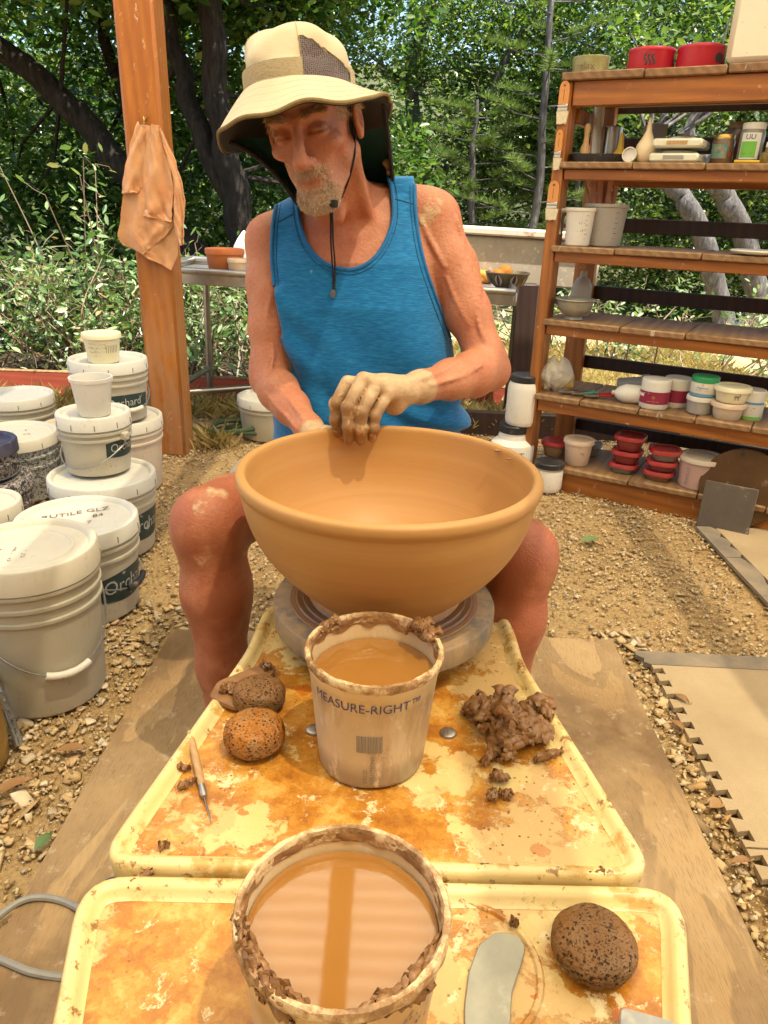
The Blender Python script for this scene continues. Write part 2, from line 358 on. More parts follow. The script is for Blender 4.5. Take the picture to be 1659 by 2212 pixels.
plastic('pl_red', (.40, .018, .018), .3, (.55, .40, .33), .2); plastic('pl_redbody', (.22, .03, .025), .3, (.4, .2, .15), .2); plastic('pl_brownbody', (.30, .17, .08), .35, (.4, .28, .16), .3); plastic('pl_greybody', (.26, .24, .20), .35, (.4, .32, .22), .3); plastic('pl_plum', (.24, .08, .085), .35, (.4, .25, .2), .25)
plastic('pl_maroon', (.26, .012, .045), .35, (.4, .2, .2), .05); plastic('pl_green', (.02, .28, .09), .35, (.2, .3, .2), .1); plastic('pl_limegreen', (.16, .46, .05), .4, (.3, .3, .1), .05); plastic('pl_blue', (.10, .30, .48), .4, (.3, .3, .3), .05)
plastic('pl_pink', (.52, .33, .27), .5, (.40, .26, .2), .5); plastic('pl_beige', (.62, .52, .38), .45, (.4, .3, .2), .3); plastic('pl_yellow', (.68, .42, .03), .4, (.5, .3, .1), .1); plastic('pl_peach', (.70, .52, .36), .4, (.5, .35, .2), .2)
plastic('pl_sheet', (.74, .68, .55), .5, (.55, .36, .18), .3); plastic('pl_grey', (.30, .28, .25), .4, (.3, .25, .2), .2); plastic('pl_scale', (.66, .64, .50), .4, (.45, .4, .3), .15)
plastic('red_enamel', (.42, .012, .03), .3, (.25, .05, .03), .2); plastic('terracotta_plastic', (.62, .18, .045), .5, (.5, .3, .18), .3)
simple('label_teal', (.022, .045, .045), .5, .3, 40, dirt=(.55, .5, .42), dirt_amt=.1, dscale=30); simple('ink_white', (.72, .70, .63), .5, .1); simple('ink_black', (.03, .028, .03), .6, .2); simple('ink_blue', (.035, .05, .16), .5, .3, 60, dirt=(.5, .35, .2), dirt_amt=.15, dscale=50); simple('ink_grey', (.22, .20, .17), .6, .2); simple('ink_red', (.4, .06, .04), .6, .2); simple('ink_brown', (.20, .12, .07), .6, .2)
simple('steel', (.42, .40, .36), .32, .15, 30, metal=1, dirt=(.42, .34, .24), dirt_amt=.3); simple('steel_dull', (.44, .42, .38), .35, .25, 25, metal=.85, dirt=(.48, .40, .29), dirt_amt=.35, dscale=30); simple('steel_tube', (.30, .28, .25), .35, .2, 20, metal=.9); simple('wire', (.30, .29, .27), .4, .2, 60, metal=.8); simple('brass', (.62, .42, .13), .35, .2, metal=1); simple('black_iron', (.022, .02, .02), .5, .3, 20, dirt=(.2, .15, .1), dirt_amt=.2)
simple('galv', (.36, .36, .34), .5, .3, 30, metal=.5, dirt=(.5, .46, .36), dirt_amt=.6, dscale=35); simple('ochre_paint', (.38, .22, .045), .4, .3, 12)
simple('backsplash', (.70, .62, .48), .5, .15, 8, dirt=(.42, .24, .15), dirt_amt=.22, dscale=7); simple('backsplash_face', (.40, .34, .25), .5, .2, 8, dirt=(.60, .52, .40), dirt_amt=.3, dscale=30)
simple('cloth_white', (.78, .75, .68), .9, .08, 30, bump=.3); simple('rubber', (.13, .125, .115), .6, .2, 30); simple('hose_green', (.05, .085, .04), .5, .3, 20); simple('cable', (.27, .25, .21), .5, .15, 40)
s = NT('towel'); n1 = s.noise(7, 5, .65); n2 = s.noise(420, 3, .7); c = s.ramp(n1, [(.3, (.56, .22, .085)), (.5, (.66, .33, .15)), (.75, (.73, .44, .24))])
c = s.mix(s.ramp(s.noise(3.3, 4, .7), [(.55, 0), (.8, .6)]), c, (.48, .16, .055)); s.set(color=c, rough=.95, spec=.1, sheen=.4); s.bump(s.math('ADD', n2, s.math('MULTIPLY', s.noise(160, 4, .7), .5)), .55, .006)
# clay and slip
s = NT('clay_bowl'); sep = s.n('ShaderNodeSeparateXYZ'); s.l(s.co(), sep)
rad = s.n('ShaderNodeVectorMath', operation='LENGTH'); cmb = s.n('ShaderNodeCombineXYZ'); s.l(sep.outputs[0], cmb, 0, 0); s.l(sep.outputs[1], cmb, 0, 1); s.l(cmb, rad)
cm2 = s.n('ShaderNodeCombineXYZ'); s.l(s.math('MULTIPLY', sep.outputs[2], 1.0), cm2, 0, 0); s.l(s.math('MULTIPLY', rad.outputs['Value'], .6), cm2, 0, 1)
ang = s.noise(2.0, 2, .5); s.l(s.math('MULTIPLY', ang, .015), cm2, 0, 2)
rings = s.noise(55, 4, .7, cm2); fine = s.noise(260, 3, .6, cm2)
c = s.ramp(rings, [(.3, (.45, .228, .065)), (.55, (.48, .25, .078)), (.75, (.51, .275, .094))]); s.set(color=c, rough=.46, spec=.4); s.bump(s.math('ADD', rings, s.math('MULTIPLY', fine, .35)), .12, .004)
def clay(name, a, b, rough, bumpf=.5, sc1=18):
    s = NT(name); n = s.noise(sc1, 6, .65, dist=.6); s.set(color=s.ramp(n, [(.3, a), (.7, b)]), rough=rough, spec=.45); s.bump(s.math('ADD', n, s.math('MULTIPLY', s.noise(sc1*6, 4, .6), .4)), bumpf, .006); return s.m
clay('clay_wet', (.19, .085, .028), (.34, .17, .066), .30, .25, 26); clay('clay_scrap', (.20, .09, .028), (.33, .17, .068), .30, .22, 30); clay('clay_dry', (.40, .26, .13), (.56, .40, .22), .75, .5)
s = NT('slip_water'); n1 = s.noise(5, 3); s.set(color=s.ramp(n1, [(.3, (.29, .125, .025)), (.7, (.35, .16, .038))]), rough=.04, spec=1.0); s.bump(s.noise(14, 2), .03, .003)
s = NT('wheel_head'); n1 = s.noise(16, 6, .7); n2 = s.noise(60, 4, .7, s.co((1, 1, .3)))
c = s.ramp(n1, [(.36, (.36, .23, .115)), (.50, (.27, .19, .11)), (.58, (.16, .14, .115)), (.8, (.105, .105, .10))]); c = s.mix(s.ramp(n2, [(.5, 0), (.68, .6)]), c, (.46, .29, .14)); s.set(color=c, rough=.45, spec=.5); s.bump(n1, .3, .003)
s = NT('slip_rings'); sep = s.n('ShaderNodeSeparateXYZ'); s.l(s.co(), sep); cmb = s.n('ShaderNodeCombineXYZ'); s.l(sep.outputs[0], cmb, 0, 0); s.l(sep.outputs[1], cmb, 0, 1)
rad = s.n('ShaderNodeVectorMath', operation='LENGTH'); s.l(cmb, rad); cm2 = s.n('ShaderNodeCombineXYZ'); s.l(rad.outputs['Value'], cm2, 0, 0); s.l(s.math('MULTIPLY', s.noise(3, 2), .02), cm2, 0, 1)
q = s.noise(70, 4, .75, cm2); s.set(color=s.ramp(q, [(.3, (.10, .055, .028)), (.5, (.26, .135, .055)), (.7, (.40, .23, .10))]), rough=.28); s.bump(q, .5, .004)
s = NT('tray'); v = s.co()
def warp(scale, amt):
    dn = s.n('ShaderNodeTexNoise'); dn.inputs['Scale'].default_value = scale; dn.inputs['Detail'].default_value = 6; dn.inputs['Roughness'].default_value = .65; s.l(v, dn); va = s.n('ShaderNodeVectorMath', operation='MULTIPLY_ADD'); s.l(dn.outputs['Color'], va, 0, 0); va.inputs[1].default_value = (amt,)*3; s.l(v, va, 0, 2); return va
c = s.ramp(s.noise(7, 6, .65), [(.3, (.60, .41, .13)), (.7, (.70, .53, .23))])
tan = s.ramp(s.noise(5.5, 7, .62, warp(14, .05)), [(.485, 0), (.50, 1)]); c = s.mix(s.math('MULTIPLY', tan, .7), c, (.58, .36, .14))
gs = [s.n('ShaderNodeTexGradient', gradient_type='SPHERICAL') for _ in range(3)]
for g_, (lx, ly, sc_) in zip(gs, ((-.02, -.27, 3.4), (-.17, -.64, 5.0), (.02, -.70, 7.0))):
    mp = s.n('ShaderNodeMapping'); mp.inputs['Location'].default_value = (-lx*sc_, -ly*sc_, -.42*sc_); mp.inputs['Scale'].default_value = (sc_,)*3; s.l(s._c.outputs['Object'], mp); s.l(mp, g_)
gsum = s.math('ADD', s.math('ADD', gs[0].outputs['Fac'], gs[1].outputs['Fac']), gs[2].outputs['Fac'])
pud = s.noise(7.5, 8, .66, warp(9, .09)); pud2 = s.math('ADD', pud, s.math('MULTIPLY', gsum, .165)); m1 = s.ramp(pud2, [(.540, 0), (.562, 1)]); edge = s.ramp(pud2, [(.528, 0), (.545, 1), (.575, 0)])
oc = s.ramp(s.noise(17, 8, .72, warp(30, .06)), [(.30, (.22, .065, .005)), (.43, (.38, .13, .010)), (.52, (.50, .21, .022)), (.60, (.60, .33, .07)), (.72, (.70, .47, .17))])
c = s.mix(s.math('MULTIPLY', m1, .95), c, oc); c = s.mix(s.math('MULTIPLY', edge, .6), c, (.34, .12, .012))
st = s.ramp(s.noise(48, 7, .75, warp(40, .03)), [(.57, 0), (.61, .85)]); c = s.mix(s.math('MULTIPLY', st, s.ramp(s.noise(5, 3), [(.42, 0), (.6, 1)])), c, (.46, .24, .06))
lt = s.ramp(s.noise(30, 6, .7, warp(25, .05)), [(.60, 0), (.64, .8)]); c = s.mix(lt, c, (.80, .64, .36))
spots = s.n('ShaderNodeTexVoronoi'); spots.inputs['Scale'].default_value = 15; s.l(warp(30, .035), spots); rnd = s.math('MULTIPLY', spots.outputs['Color'], .24)
ms = s.math('LESS_THAN', spots.outputs['Distance'], rnd); c = s.mix(s.math('MULTIPLY', ms, .8), c, s.ramp(s.noise(9, 2), [(.4, (.50, .12, .008)), (.6, (.50, .26, .075))]))
sp2 = s.voro(95); m2 = s.math('MULTIPLY', s.ramp(sp2, [(.12, 1), (.17, 0)]), s.ramp(s.noise(6, 3), [(.46, 0), (.56, 1)])); c = s.mix(m2, c, (.20, .08, .02))
wet = s.math('MAXIMUM', m1, ms); s.set(color=c, rough=s.ramp(s.math('ADD', s.math('MULTIPLY', wet, .7), s.math('MULTIPLY', s.noise(20, 4), .5)), [(.2, .42), (.9, .10)]), spec=.5); s.bump(s.math('ADD', s.math('MULTIPLY', pud2, .8), s.math('ADD', s.math('MULTIPLY', m2, .3), s.math('MULTIPLY', s.noise(55, 6, .7), .7))), .3, .005)
s = NT('tray_rim'); c = s.ramp(s.noise(6, 4), [(.3, (.68, .49, .18)), (.7, (.78, .62, .31))]); c = s.mix(s.ramp(s.noise(17, 7, .72), [(.53, 0), (.60, .8)]), c, (.50, .27, .055)); c = s.mix(s.ramp(s.noise(45, 6, .75), [(.58, 0), (.63, .9)]), c, (.24, .10, .025)); s.set(color=c, rough=.36); s.bump(s.noise(70, 4), .18, .003)
s = NT('slip_tub'); sep = s.n('ShaderNodeSeparateXYZ'); s.l(s.co(), sep)
n1 = s.noise(22, 6, .7, s.co((1, 1, .25))); n2 = s.noise(9, 5, .6)
c = s.ramp(n2, [(.3, (.50, .37, .22)), (.7, (.62, .49, .32))]); c = s.mix(s.ramp(n1, [(.48, 0), (.62, .75)]), c, (.36, .22, .10))
band = s.ramp(s.math('MULTIPLY', sep.outputs[2], 5), [(.60, 0), (.66, 1)]); c = s.mix(s.math('MULTIPLY', band, .8), c, (.72, .55, .30))
low = s.ramp(s.math('MULTIPLY', sep.outputs[2], 5), [(.10, .6), (.22, 0)]); c = s.mix(low, c, (.20, .15, .09))
dr = s.ramp(s.noise(55, 5, .7, s.co((1, 1, .3))), [(.58, 0), (.66, .9)]); c = s.mix(dr, c, (.66, .55, .40)); s.set(color=c, rough=.33, spec=.5); s.bump(n1, .3, .003)
s = NT('slip_rim'); n1 = s.noise(30, 6, .7); s.set(color=s.ramp(n1, [(.35, (.20, .10, .038)), (.45, (.36, .20, .085)), (.54, (.64, .46, .24)), (.72, (.72, .56, .32))]), rough=.26); s.bump(n1, .6, .005)
def sponge(name, a, b, slip, amt, po=.3):
    s = NT(name); vo = s.voro(210); v2 = s.voro(420); n = s.noise(11, 5, .65)
    c = s.ramp(s.noise(40, 4), [(.3, a), (.7, b)]); c = s.mix(s.ramp(n, [(.56-amt*.3, 0), (.66-amt*.25, .9)]), c, slip)
    pores = s.math('MULTIPLY', s.ramp(vo, [(.18, 1), (.34, 0)]), s.ramp(s.noise(60, 2), [(.42, 0), (.55, 1)]))
    pores = s.math('MAXIMUM', pores, s.math('MULTIPLY', s.ramp(v2, [(.15, 1), (.3, 0)]), .6)); c = s.mix(pores, c, (.05, .018, .004))
    s.set(color=c, rough=.55, spec=.4); s.bump(s.math('SUBTRACT', s.math('MULTIPLY', s.noise(70, 4), .4), pores), .8, .006); return s.m
sponge('sponge_orange', (.30, .095, .007), (.44, .17, .014), (.30, .17, .07), .3); sponge('sponge_brown', (.17, .065, .010), (.26, .115, .025), (.20, .105, .038), .5); simple('sponge_plain', (.60, .24, .02), .8, .2, 60, bump=.6)
s = NT('oxid_metal'); n1 = s.noise(14, 5, .7); s.set(color=s.ramp(n1, [(.3, (.27, .26, .21)), (.6, (.37, .35, .27)), (.75, (.55, .52, .42))]), rough=.42, metal=.25); s.bump(n1, .15, .002)
simple('bat_brown', (.115, .058, .022), .3, .35, 6, dirt=(.30, .20, .12), dirt_amt=.15); simple('bat_dark', (.105, .08, .06), .5, .2, 20, dirt=(.28, .24, .2), dirt_amt=.1, dscale=20); simple('motor_blue', (.05, .06, .07), .4, .3, dirt=(.35, .24, .14), dirt_amt=.3)
simple('glaze_olive', (.30, .28, .12), .25, .35, 18, dirt=(.45, .42, .27), dirt_amt=.35); simple('glaze_brown', (.20, .145, .07), .25, .4, 25); simple('glaze_cream', (.60, .53, .36), .3, .2); simple('glaze_purple', (.09, .03, .08), .3, .2); simple('gourd', (.74, .58, .36), .3, .1, 10, dirt=(.60, .25, .06), dirt_amt=.0, dscale=6); simple('orange_fruit', (.72, .30, .02), .45, .12, 60); simple('gold_lid', (.55, .36, .10), .3, .2, metal=.8); simple('jar_brown', (.17, .10, .05), .2, .2); simple('jar_grey', (.24, .22, .19), .25, .2); simple('bottle_amber', (.22, .15, .04), .2, .2); simple('label_mix', (.16, .30, .24), .5, .5, 60, dirt=(.55, .25, .1), dirt_amt=.5, dscale=40); simple('label_white', (.72, .71, .66), .5, .06); simple('wax_yellow', (.58, .38, .09), .6, .3, 25); simple('brush_wood', (.62, .26, .06), .4, .12, 12); simple('bristle', (.78, .68, .47), .8, .2, 120, bump=.5); simple('ferrule', (.36, .28, .22), .35, .3, 40, metal=.7); simple('red_grip', (.32, .02, .02), .4, .2); simple('teal_grip', (.05, .28, .20), .4, .2)
s = NT('clear_glassy'); s.set(color=(.86, .86, .82), rough=.12, trans=.75); s.b.inputs['IOR'].default_value = 1.3
s = NT('plastic_bag'); n1 = s.noise(25, 5, .7, dist=1); s.set(color=(.78, .74, .66), rough=.18, alpha=.55); s.bump(n1, 1.0, .02)
# person
s = NT('skin'); at = s.attr('Col'); n1 = s.noise(20, 5, .65); n2 = s.noise(160, 4, .7); n3 = s.noise(55, 4, .6)
c = s.mix(s.ramp(n1, [(.40, .0), (.70, .45)]), at, (.46, .12, .055)); c = s.mix(s.ramp(s.noise(11, 4, .6), [(.5, 0), (.72, .5)]), c, (.66, .30, .15)); c = s.mix(s.ramp(n2, [(.48, 0), (.72, .4)]), c, (.34, .085, .035))
fr = s.math('MULTIPLY', s.ramp(s.voro(130), [(.06, .8), (.13, 0)]), s.ramp(s.noise(9, 3), [(.45, 0), (.6, 1)])); c = s.mix(s.math('MULTIPLY', fr, .6), c, (.26, .085, .035))
cl = s.attr('Clay'); cn = s.math('ADD', cl, s.math('MULTIPLY', s.math('SUBTRACT', s.noise(38, 5, .65), .5), .9)); cm = s.ramp(cn, [(.40, 0), (.47, .45), (.56, .9), (.7, 1)])
wetc = s.ramp(s.noise(55, 4, .6, dist=.6), [(.33, (.50, .31, .14)), (.42, (.27, .14, .052))]); dry = s.ramp(n3, [(.3, (.46, .29, .145)), (.7, (.60, .41, .225))]); c = s.mix(cm, c, s.mix(s.attr('Wet'), dry, wetc))
s.set(color=c, rough=s.ramp(n1, [(.3, .36), (.7, .52)]), spec=.42, sss=.12); s.b.inputs['Subsurface Radius'].default_value = (.012, .004, .002); s.b.inputs['Subsurface Scale'].default_value = .5
wr = s.noise(90, 5, .7, s.co((1, 1, 1.6)), 1.2); s.bump(s.math('ADD', s.math('MULTIPLY', wr, .6), s.math('ADD', s.math('MULTIPLY', n2, .5), s.math('MULTIPLY', cm, .35))), .55, .005)
s = NT('shirt'); n1 = s.noise(260, 3, .6, s.co((.22, .22, 1.6))); n2 = s.noise(6, 4, .6)
c = s.ramp(n1, [(.3, (.004, .105, .29)), (.55, (.008, .165, .40)), (.78, (.025, .25, .51))]); c = s.mix(s.ramp(s.voro(16), [(.03, .55), (.06, 0)]), c, (.25, .40, .45)); s.set(color=c, rough=.8, spec=.2, sheen=.25); s.bump(s.math('ADD', n1, s.math('MULTIPLY', n2, 1.2)), .25, .004)
simple('shirt_trim', (.008, .135, .34), .8, .12, 80, bump=.4); simple('stitch', (.004, .085, .22), .8, .2)
s = NT('hat_khaki'); n1 = s.noise(420, 2, .5); n2 = s.noise(9, 5, .6); c = s.ramp(n2, [(.3, (.50, .41, .265)), (.7, (.60, .51, .35))]); s.set(color=c, rough=.85, spec=.15, sheen=.2); s.bump(s.math('ADD', s.math('MULTIPLY', n1, .3), n2), .3, .006)
s = NT('hat_band'); w = s.voro(150, vec=s.co((1, 1, 2.2))); s.set(color=s.ramp(w, [(.2, (.36, .285, .16)), (.5, (.42, .335, .195))]), rough=.9); s.bump(w, .2, .002)
s = NT('hat_mesh'); ck = s.voro(330, rand=.15); s.set(color=s.ramp(ck, [(.25, (.012, .008, .008)), (.5, (.13, .095, .09))]), rough=.8); s.bump(ck, .6, .002)
simple('hat_trim', (.24, .17, .065), .9, .25, 200, bump=.4); simple('hat_under', (.06, .07, .07), .9, .15, 60); simple('flap_teal', (.045, .20, .22), .75, .2, 30, bump=.1); simple('cord_black', (.010, .010, .011), .7, .2); simple('shorts', (.34, .30, .22), .9, .15)
s = NT('hair_grey'); s.set(color=s.ramp(s.island(), [(0, (.46, .31, .18)), (.4, (.62, .49, .34)), (1, (.80, .71, .57))]), rough=.6)
s = NT('brow_hair'); s.set(color=s.ramp(s.island(), [(0, (.26, .13, .06)), (.5, (.44, .27, .14)), (1, (.66, .52, .36))]), rough=.6)
# ------------------------------------------------------------------ ground, boards, mats
def ground():
    n = 70; xs = np.sinh(np.linspace(-4.2, 4.2, n))/np.sinh(4.2)*400; ys = np.sinh(np.linspace(-4.2, 4.2, n))/np.sinh(4.2)*400+2
    V = []
    for x in xs:
        for y in ys:
            r = max(0, y-7); V.append((x, y, -.012+.02*math.sin(x*.9)*math.sin(y*.7)*(1 if y > 5 else 0)+(.055*r*r/(1+.12*r) if y > 7 else 0)*.35))
    Q = [(i*n+j, (i+1)*n+j, (i+1)*n+j+1, i*n+j+1) for i in range(n-1) for j in range(n-1)]
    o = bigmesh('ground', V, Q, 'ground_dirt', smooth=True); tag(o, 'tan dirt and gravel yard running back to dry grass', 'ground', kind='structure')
ground()
PLY = [(-.557, 1.705), (.63, 1.73), (.60, .10), (-.585, .10)]
mb = MB(); mb.prism(PLY[::-1], -.006, .014, .002); tag(mb.build('plywood_board', 'plywood', smooth=30), 'worn stained plywood sheet lying under the pottery wheel', 'board')
def mat_tile(x0, y0, x1, y1, teeth, label, m, z=.0, group='interlocking foam floor mats'):
    """foam tile with dovetail teeth on the sides named in teeth (l, r, n, f)"""
    P = []; a = .024; p = .05
    def side(A, B, on):
        A, B = np.array(A), np.array(B); L = np.linalg.norm(B-A); t = (B-A)/L; nn = np.array([t[1], -t[0]]); k = int(L/p)
        P.append(tuple(A))
        if on:
            for i in range(k):
                c = A+t*(L*(i+.5)/k)
                for s_, o_ in ((-.17, 0), (-.27, -a), (.27, -a), (.17, 0)): P.append(tuple(c+t*s_*p+nn*o_))
    side((x0, y0), (x1, y0), 'n' in teeth); side((x1, y0), (x1, y1), 'r' in teeth); side((x1, y1), (x0, y1), 'f' in teeth); side((x0, y1), (x0, y0), 'l' in teeth)
    mb = MB(); mb.prism(P, z, z+.013); return tag(mb.build('foam_mat', m, smooth=0), label, 'mat', group)
def rotz(o, ang, piv):
    c, s_ = math.cos(ang), math.sin(ang); o.rotation_euler.z = ang; o.location = (piv[0]-c*piv[0]+s_*piv[1], piv[1]-s_*piv[0]-c*piv[1], 0)
for a_, o in enumerate([mat_tile(.70, 1.03, 1.30, 1.615, 'l', 'tan foam mat with toothed edge below a grey border strip', 'foam_mat'),
          mat_tile(.70, .42, 1.30, 1.025, 'l', 'tan foam mat with toothed edge continuing beyond the seam', 'foam_mat')]): rotz(o, R_(-1.5), (.7, 1.6))
mb = MB(); e = [(.675, 1.68), (.672, 1.66), (.69, 1.645), (.684, 1.628), (.70, 1.619), (1.29, 1.619), (1.30, 1.64), (1.28, 1.655), (1.3, 1.68)]; mb.prism(e, 0, .012); rotz(tag(mb.build('foam_mat_border', 'foam_edge', smooth=0), 'grey dusty foam border strip along the toothed tan mat', 'mat'), R_(-1.5), (.7, 1.6))
mat_tile(1.235, 1.95, 1.85, 2.545, '', 'tan foam mat lying in front of the round brown bat', 'foam_mat')
for y0, y1, l in ((2.285, 2.545, 'grey foam border strip nearest the square dark bat'), (1.72, 2.28, 'longer grey foam border strip beside the gravel')):
    mb = MB(); k = 6; P = [(1.165, y1), (1.165, y0)]+[(1.231+(.012 if i % 2 else -.012), y0+(y1-y0)*(i/k)) for i in range(k+1)]; mb.prism(P, 0, .0125); tag(mb.build('foam_mat_border', 'foam_edge', smooth=0), l, 'mat')
# ------------------------------------------------------------------ gravel
def scatter_stones(name, pts, smin, smax, label, flat=.45):
    n = len(pts); B = np.array([(x, y, z) for z in (-1, 1) for x, y in ((-1, -1), (1, -1), (1, 1), (-1, 1))], float)
    V = B[None]*np.ones((n, 1, 1)); V += rng.normal(0, .28, V.shape); V[:, 4:, :2] *= rng.uniform(.45, .9, (n, 1, 1))
    s_ = smin*(smax/smin)**(rng.random(n)**2.2); sc3 = np.stack([s_*rng.uniform(.7, 1.3, n), s_*rng.uniform(.5, 1., n), s_*rng.uniform(.12, flat*1.2, n)], 1)/2; V *= sc3[:, None]
    a, b, c = rng.uniform(0, 6.28, n), rng.normal(0, .35, n), rng.normal(0, .35, n)
    ca, sa, cb, sb, cc, sn = np.cos(a), np.sin(a), np.cos(b), np.sin(b), np.cos(c), np.sin(c); Z = np.zeros(n); O = np.ones(n)
    Rz = np.stack([ca, -sa, Z, sa, ca, Z, Z, Z, O], 1).reshape(n, 3, 3); Rx = np.stack([O, Z, Z, Z, cb, -sb, Z, sb, cb], 1).reshape(n, 3, 3); Ry = np.stack([cc, Z, sn, Z, O, Z, -sn, Z, cc], 1).reshape(n, 3, 3)
    V = np.einsum('nij,nkj->nki', Rz @ Rx @ Ry, V); V[:, :, :2] += pts[:, None]; V[:, :, 2] += (sc3[:, 2]*rng.uniform(-.1, .9, n))[:, None]-.004
    Q = np.array([(0, 3, 2, 1), (4, 5, 6, 7), (0, 1, 5, 4), (1, 2, 6, 5), (2, 3, 7, 6), (3, 0, 4, 7)]); Fq = (np.arange(n)[:, None, None]*8+Q[None]).reshape(-1, 4)
    o = bigmesh(name, V.reshape(-1, 3), Fq, 'gravel'); tag(o, label, 'gravel', kind='stuff')
def in_view(P, pad=.06):
    q = np.c_[P, np.zeros(len(P))]-CAM; d = q @ FW; u = q @ RT/d*F/W; v = q @ UP/d*F/H
    return (d > .2) & (abs(u) < .5+pad) & (abs(v) < .5+pad)
def off_boards(P):
    m = (P[:, 0] > -.575) & (P[:, 0] < .625) & (P[:, 1] < 1.70)
    m |= (P[:, 0] > .70) & (P[:, 1] < 1.66) | (P[:, 0] > 1.18) & (P[:, 1] < 2.5); return ~m
def pts(n, x0, x1, y0, y1, clump=0):
    P = np.c_[rng.uniform(x0, x1, n), rng.uniform(y0, y1, n)]; P = P[in_view(P) & off_boards(P)]
    if clump: P = P[(np.sin(P[:, 0]*7+1.3*np.sin(P[:, 1]*5))*np.cos(P[:, 1]*6+P[:, 0]*3)+rng.normal(0, .6, len(P))) > -clump]
    return P
scatter_stones('gravel', np.r_[pts(52000, -1.2, 1.3, .4, 1.9, .5), pts(100000, -2.4, 1.4, 1.9, 3.9, .35)], .003, .0135, 'loose tan gravel chips covering the yard')
scatter_stones('gravel_chips', np.r_[pts(1300, -1.2, -.5, .5, 1.9), pts(500, .55, .75, .5, 1.8), pts(260, -2, 1.4, 1.8, 3.4)], .011, .036, 'larger flat stone chips among the gravel', .2)
# ------------------------------------------------------------------ leaves and plants
def leaf_mesh(name, P, size, mat, parent, aspect=.5, up=.5, jitter=.35, hexa=False, nrm=None):
    """many folded leaf faces at points P"""
    n = len(P); s_ = size*(1+rng.normal(0, jitter, n)).clip(.4, 2)
    N = rng.normal(0, 1, (n, 3)); N[:, 2] = abs(N[:, 2])+up*1.5
    if nrm is not None: N += nrm
    N /= np.linalg.norm(N, axis=1, keepdims=True)
    T = rng.normal(0, 1, (n, 3)); T -= N*(T*N).sum(1, keepdims=True); T /= np.linalg.norm(T, axis=1, keepdims=True); Bv = np.cross(N, T)
    if hexa: sh = [(-.5, 0, 0), (-.15, .42, .06), (.22, .36, .06), (.5, 0, -.05), (.22, -.36, .06), (-.15, -.42, .06)]; Q = [(0, 1, 2, 3), (0, 3, 4, 5)]
    else: sh = [(-.5, 0, 0), (0, .5, .12), (.5, 0, 0), (0, -.5, .12)]; Q = [(0, 1, 2), (0, 2, 3)]
    V = np.stack([P+(T*a+Bv*b*aspect+N*c*aspect)*s_[:, None] for a, b, c in sh], 1)
    Fq = (np.arange(n)[:, None, None]*len(sh)+np.array(Q)[None]).reshape(-1, len(Q[0]))
    return bigmesh(name, V.reshape(-1, 3), Fq, mat, parent)
def clumps(blobs, n_cl, per, spread, shell=.55):
    """points in leaf clumps spread through ellipsoids (cx,cy,cz,rx,ry,rz,weight)"""
    w = np.array([b[3]*b[4]*b[5]**.7*(b[6] if len(b) > 6 else 1) for b in blobs]); k = rng.choice(len(blobs), n_cl, p=w/w.sum()); B = np.array([b[:6] for b in blobs])[k]
    D = rng.normal(0, 1, (n_cl, 3)); D /= np.linalg.norm(D, axis=1, keepdims=True); rr = shell+(1-shell)*rng.random((n_cl, 1)); rr = np.where(rng.random((n_cl, 1)) < .25, rng.random((n_cl, 1)), rr)
    Cc = B[:, :3]+D*B[:, 3:6]*rr; m = rng.integers(int(per*.5), int(per*1.5), n_cl); idx = np.repeat(np.arange(n_cl), m)
    return Cc[idx]+rng.normal(0, 1, (len(idx), 3))*spread*np.array([1, 1, .7]), Cc
def limb(mb, path, r0, r1, n=8, wob=.02):
    P = catmull(path, 6); k = len(P); P = [p+np.array([wob*math.sin(i*1.3), wob*math.cos(i*1.7), 0])*min(1, i/3) for i, p in enumerate(P)]
    mb.tube(P, [r0+(r1-r0)*i/(k-1) for i in range(k)], n)
def tree(name, label, trunk_paths, blobs, n_cl, per, spread, size, leafm, barkm='bark', aspect=.55, base=(0, 0, 0), group='trees standing beyond the yard', twigs=30):
    t = thing(name, label, 'tree', base, group=group); b = np.array(base); mb = MB()
    for path, r0, r1 in trunk_paths: limb(mb, [np.array(p)-b for p in path], r0, r1)
    P, Cc = clumps(blobs, n_cl, per, spread)
    tr = [np.array(p)-b for path, _, _ in trunk_paths for p in path[1:]]
    for c in Cc[:twigs]:
        c = c-b; a = min(tr, key=lambda q: np.linalg.norm(q-c)); mb.tube([a, (a+c)/2+rng.normal(0, .08, 3), c], [.02, .013, .004], 5)
    mb.build('trunk', barkm, t, smooth=60, recalc=False); leaf_mesh('crown', P-b, size, leafm, t, aspect, hexa=leafm == 'leaf_oak'); return t
def Y(u, v, y): return tuple(gy(u, v, y))
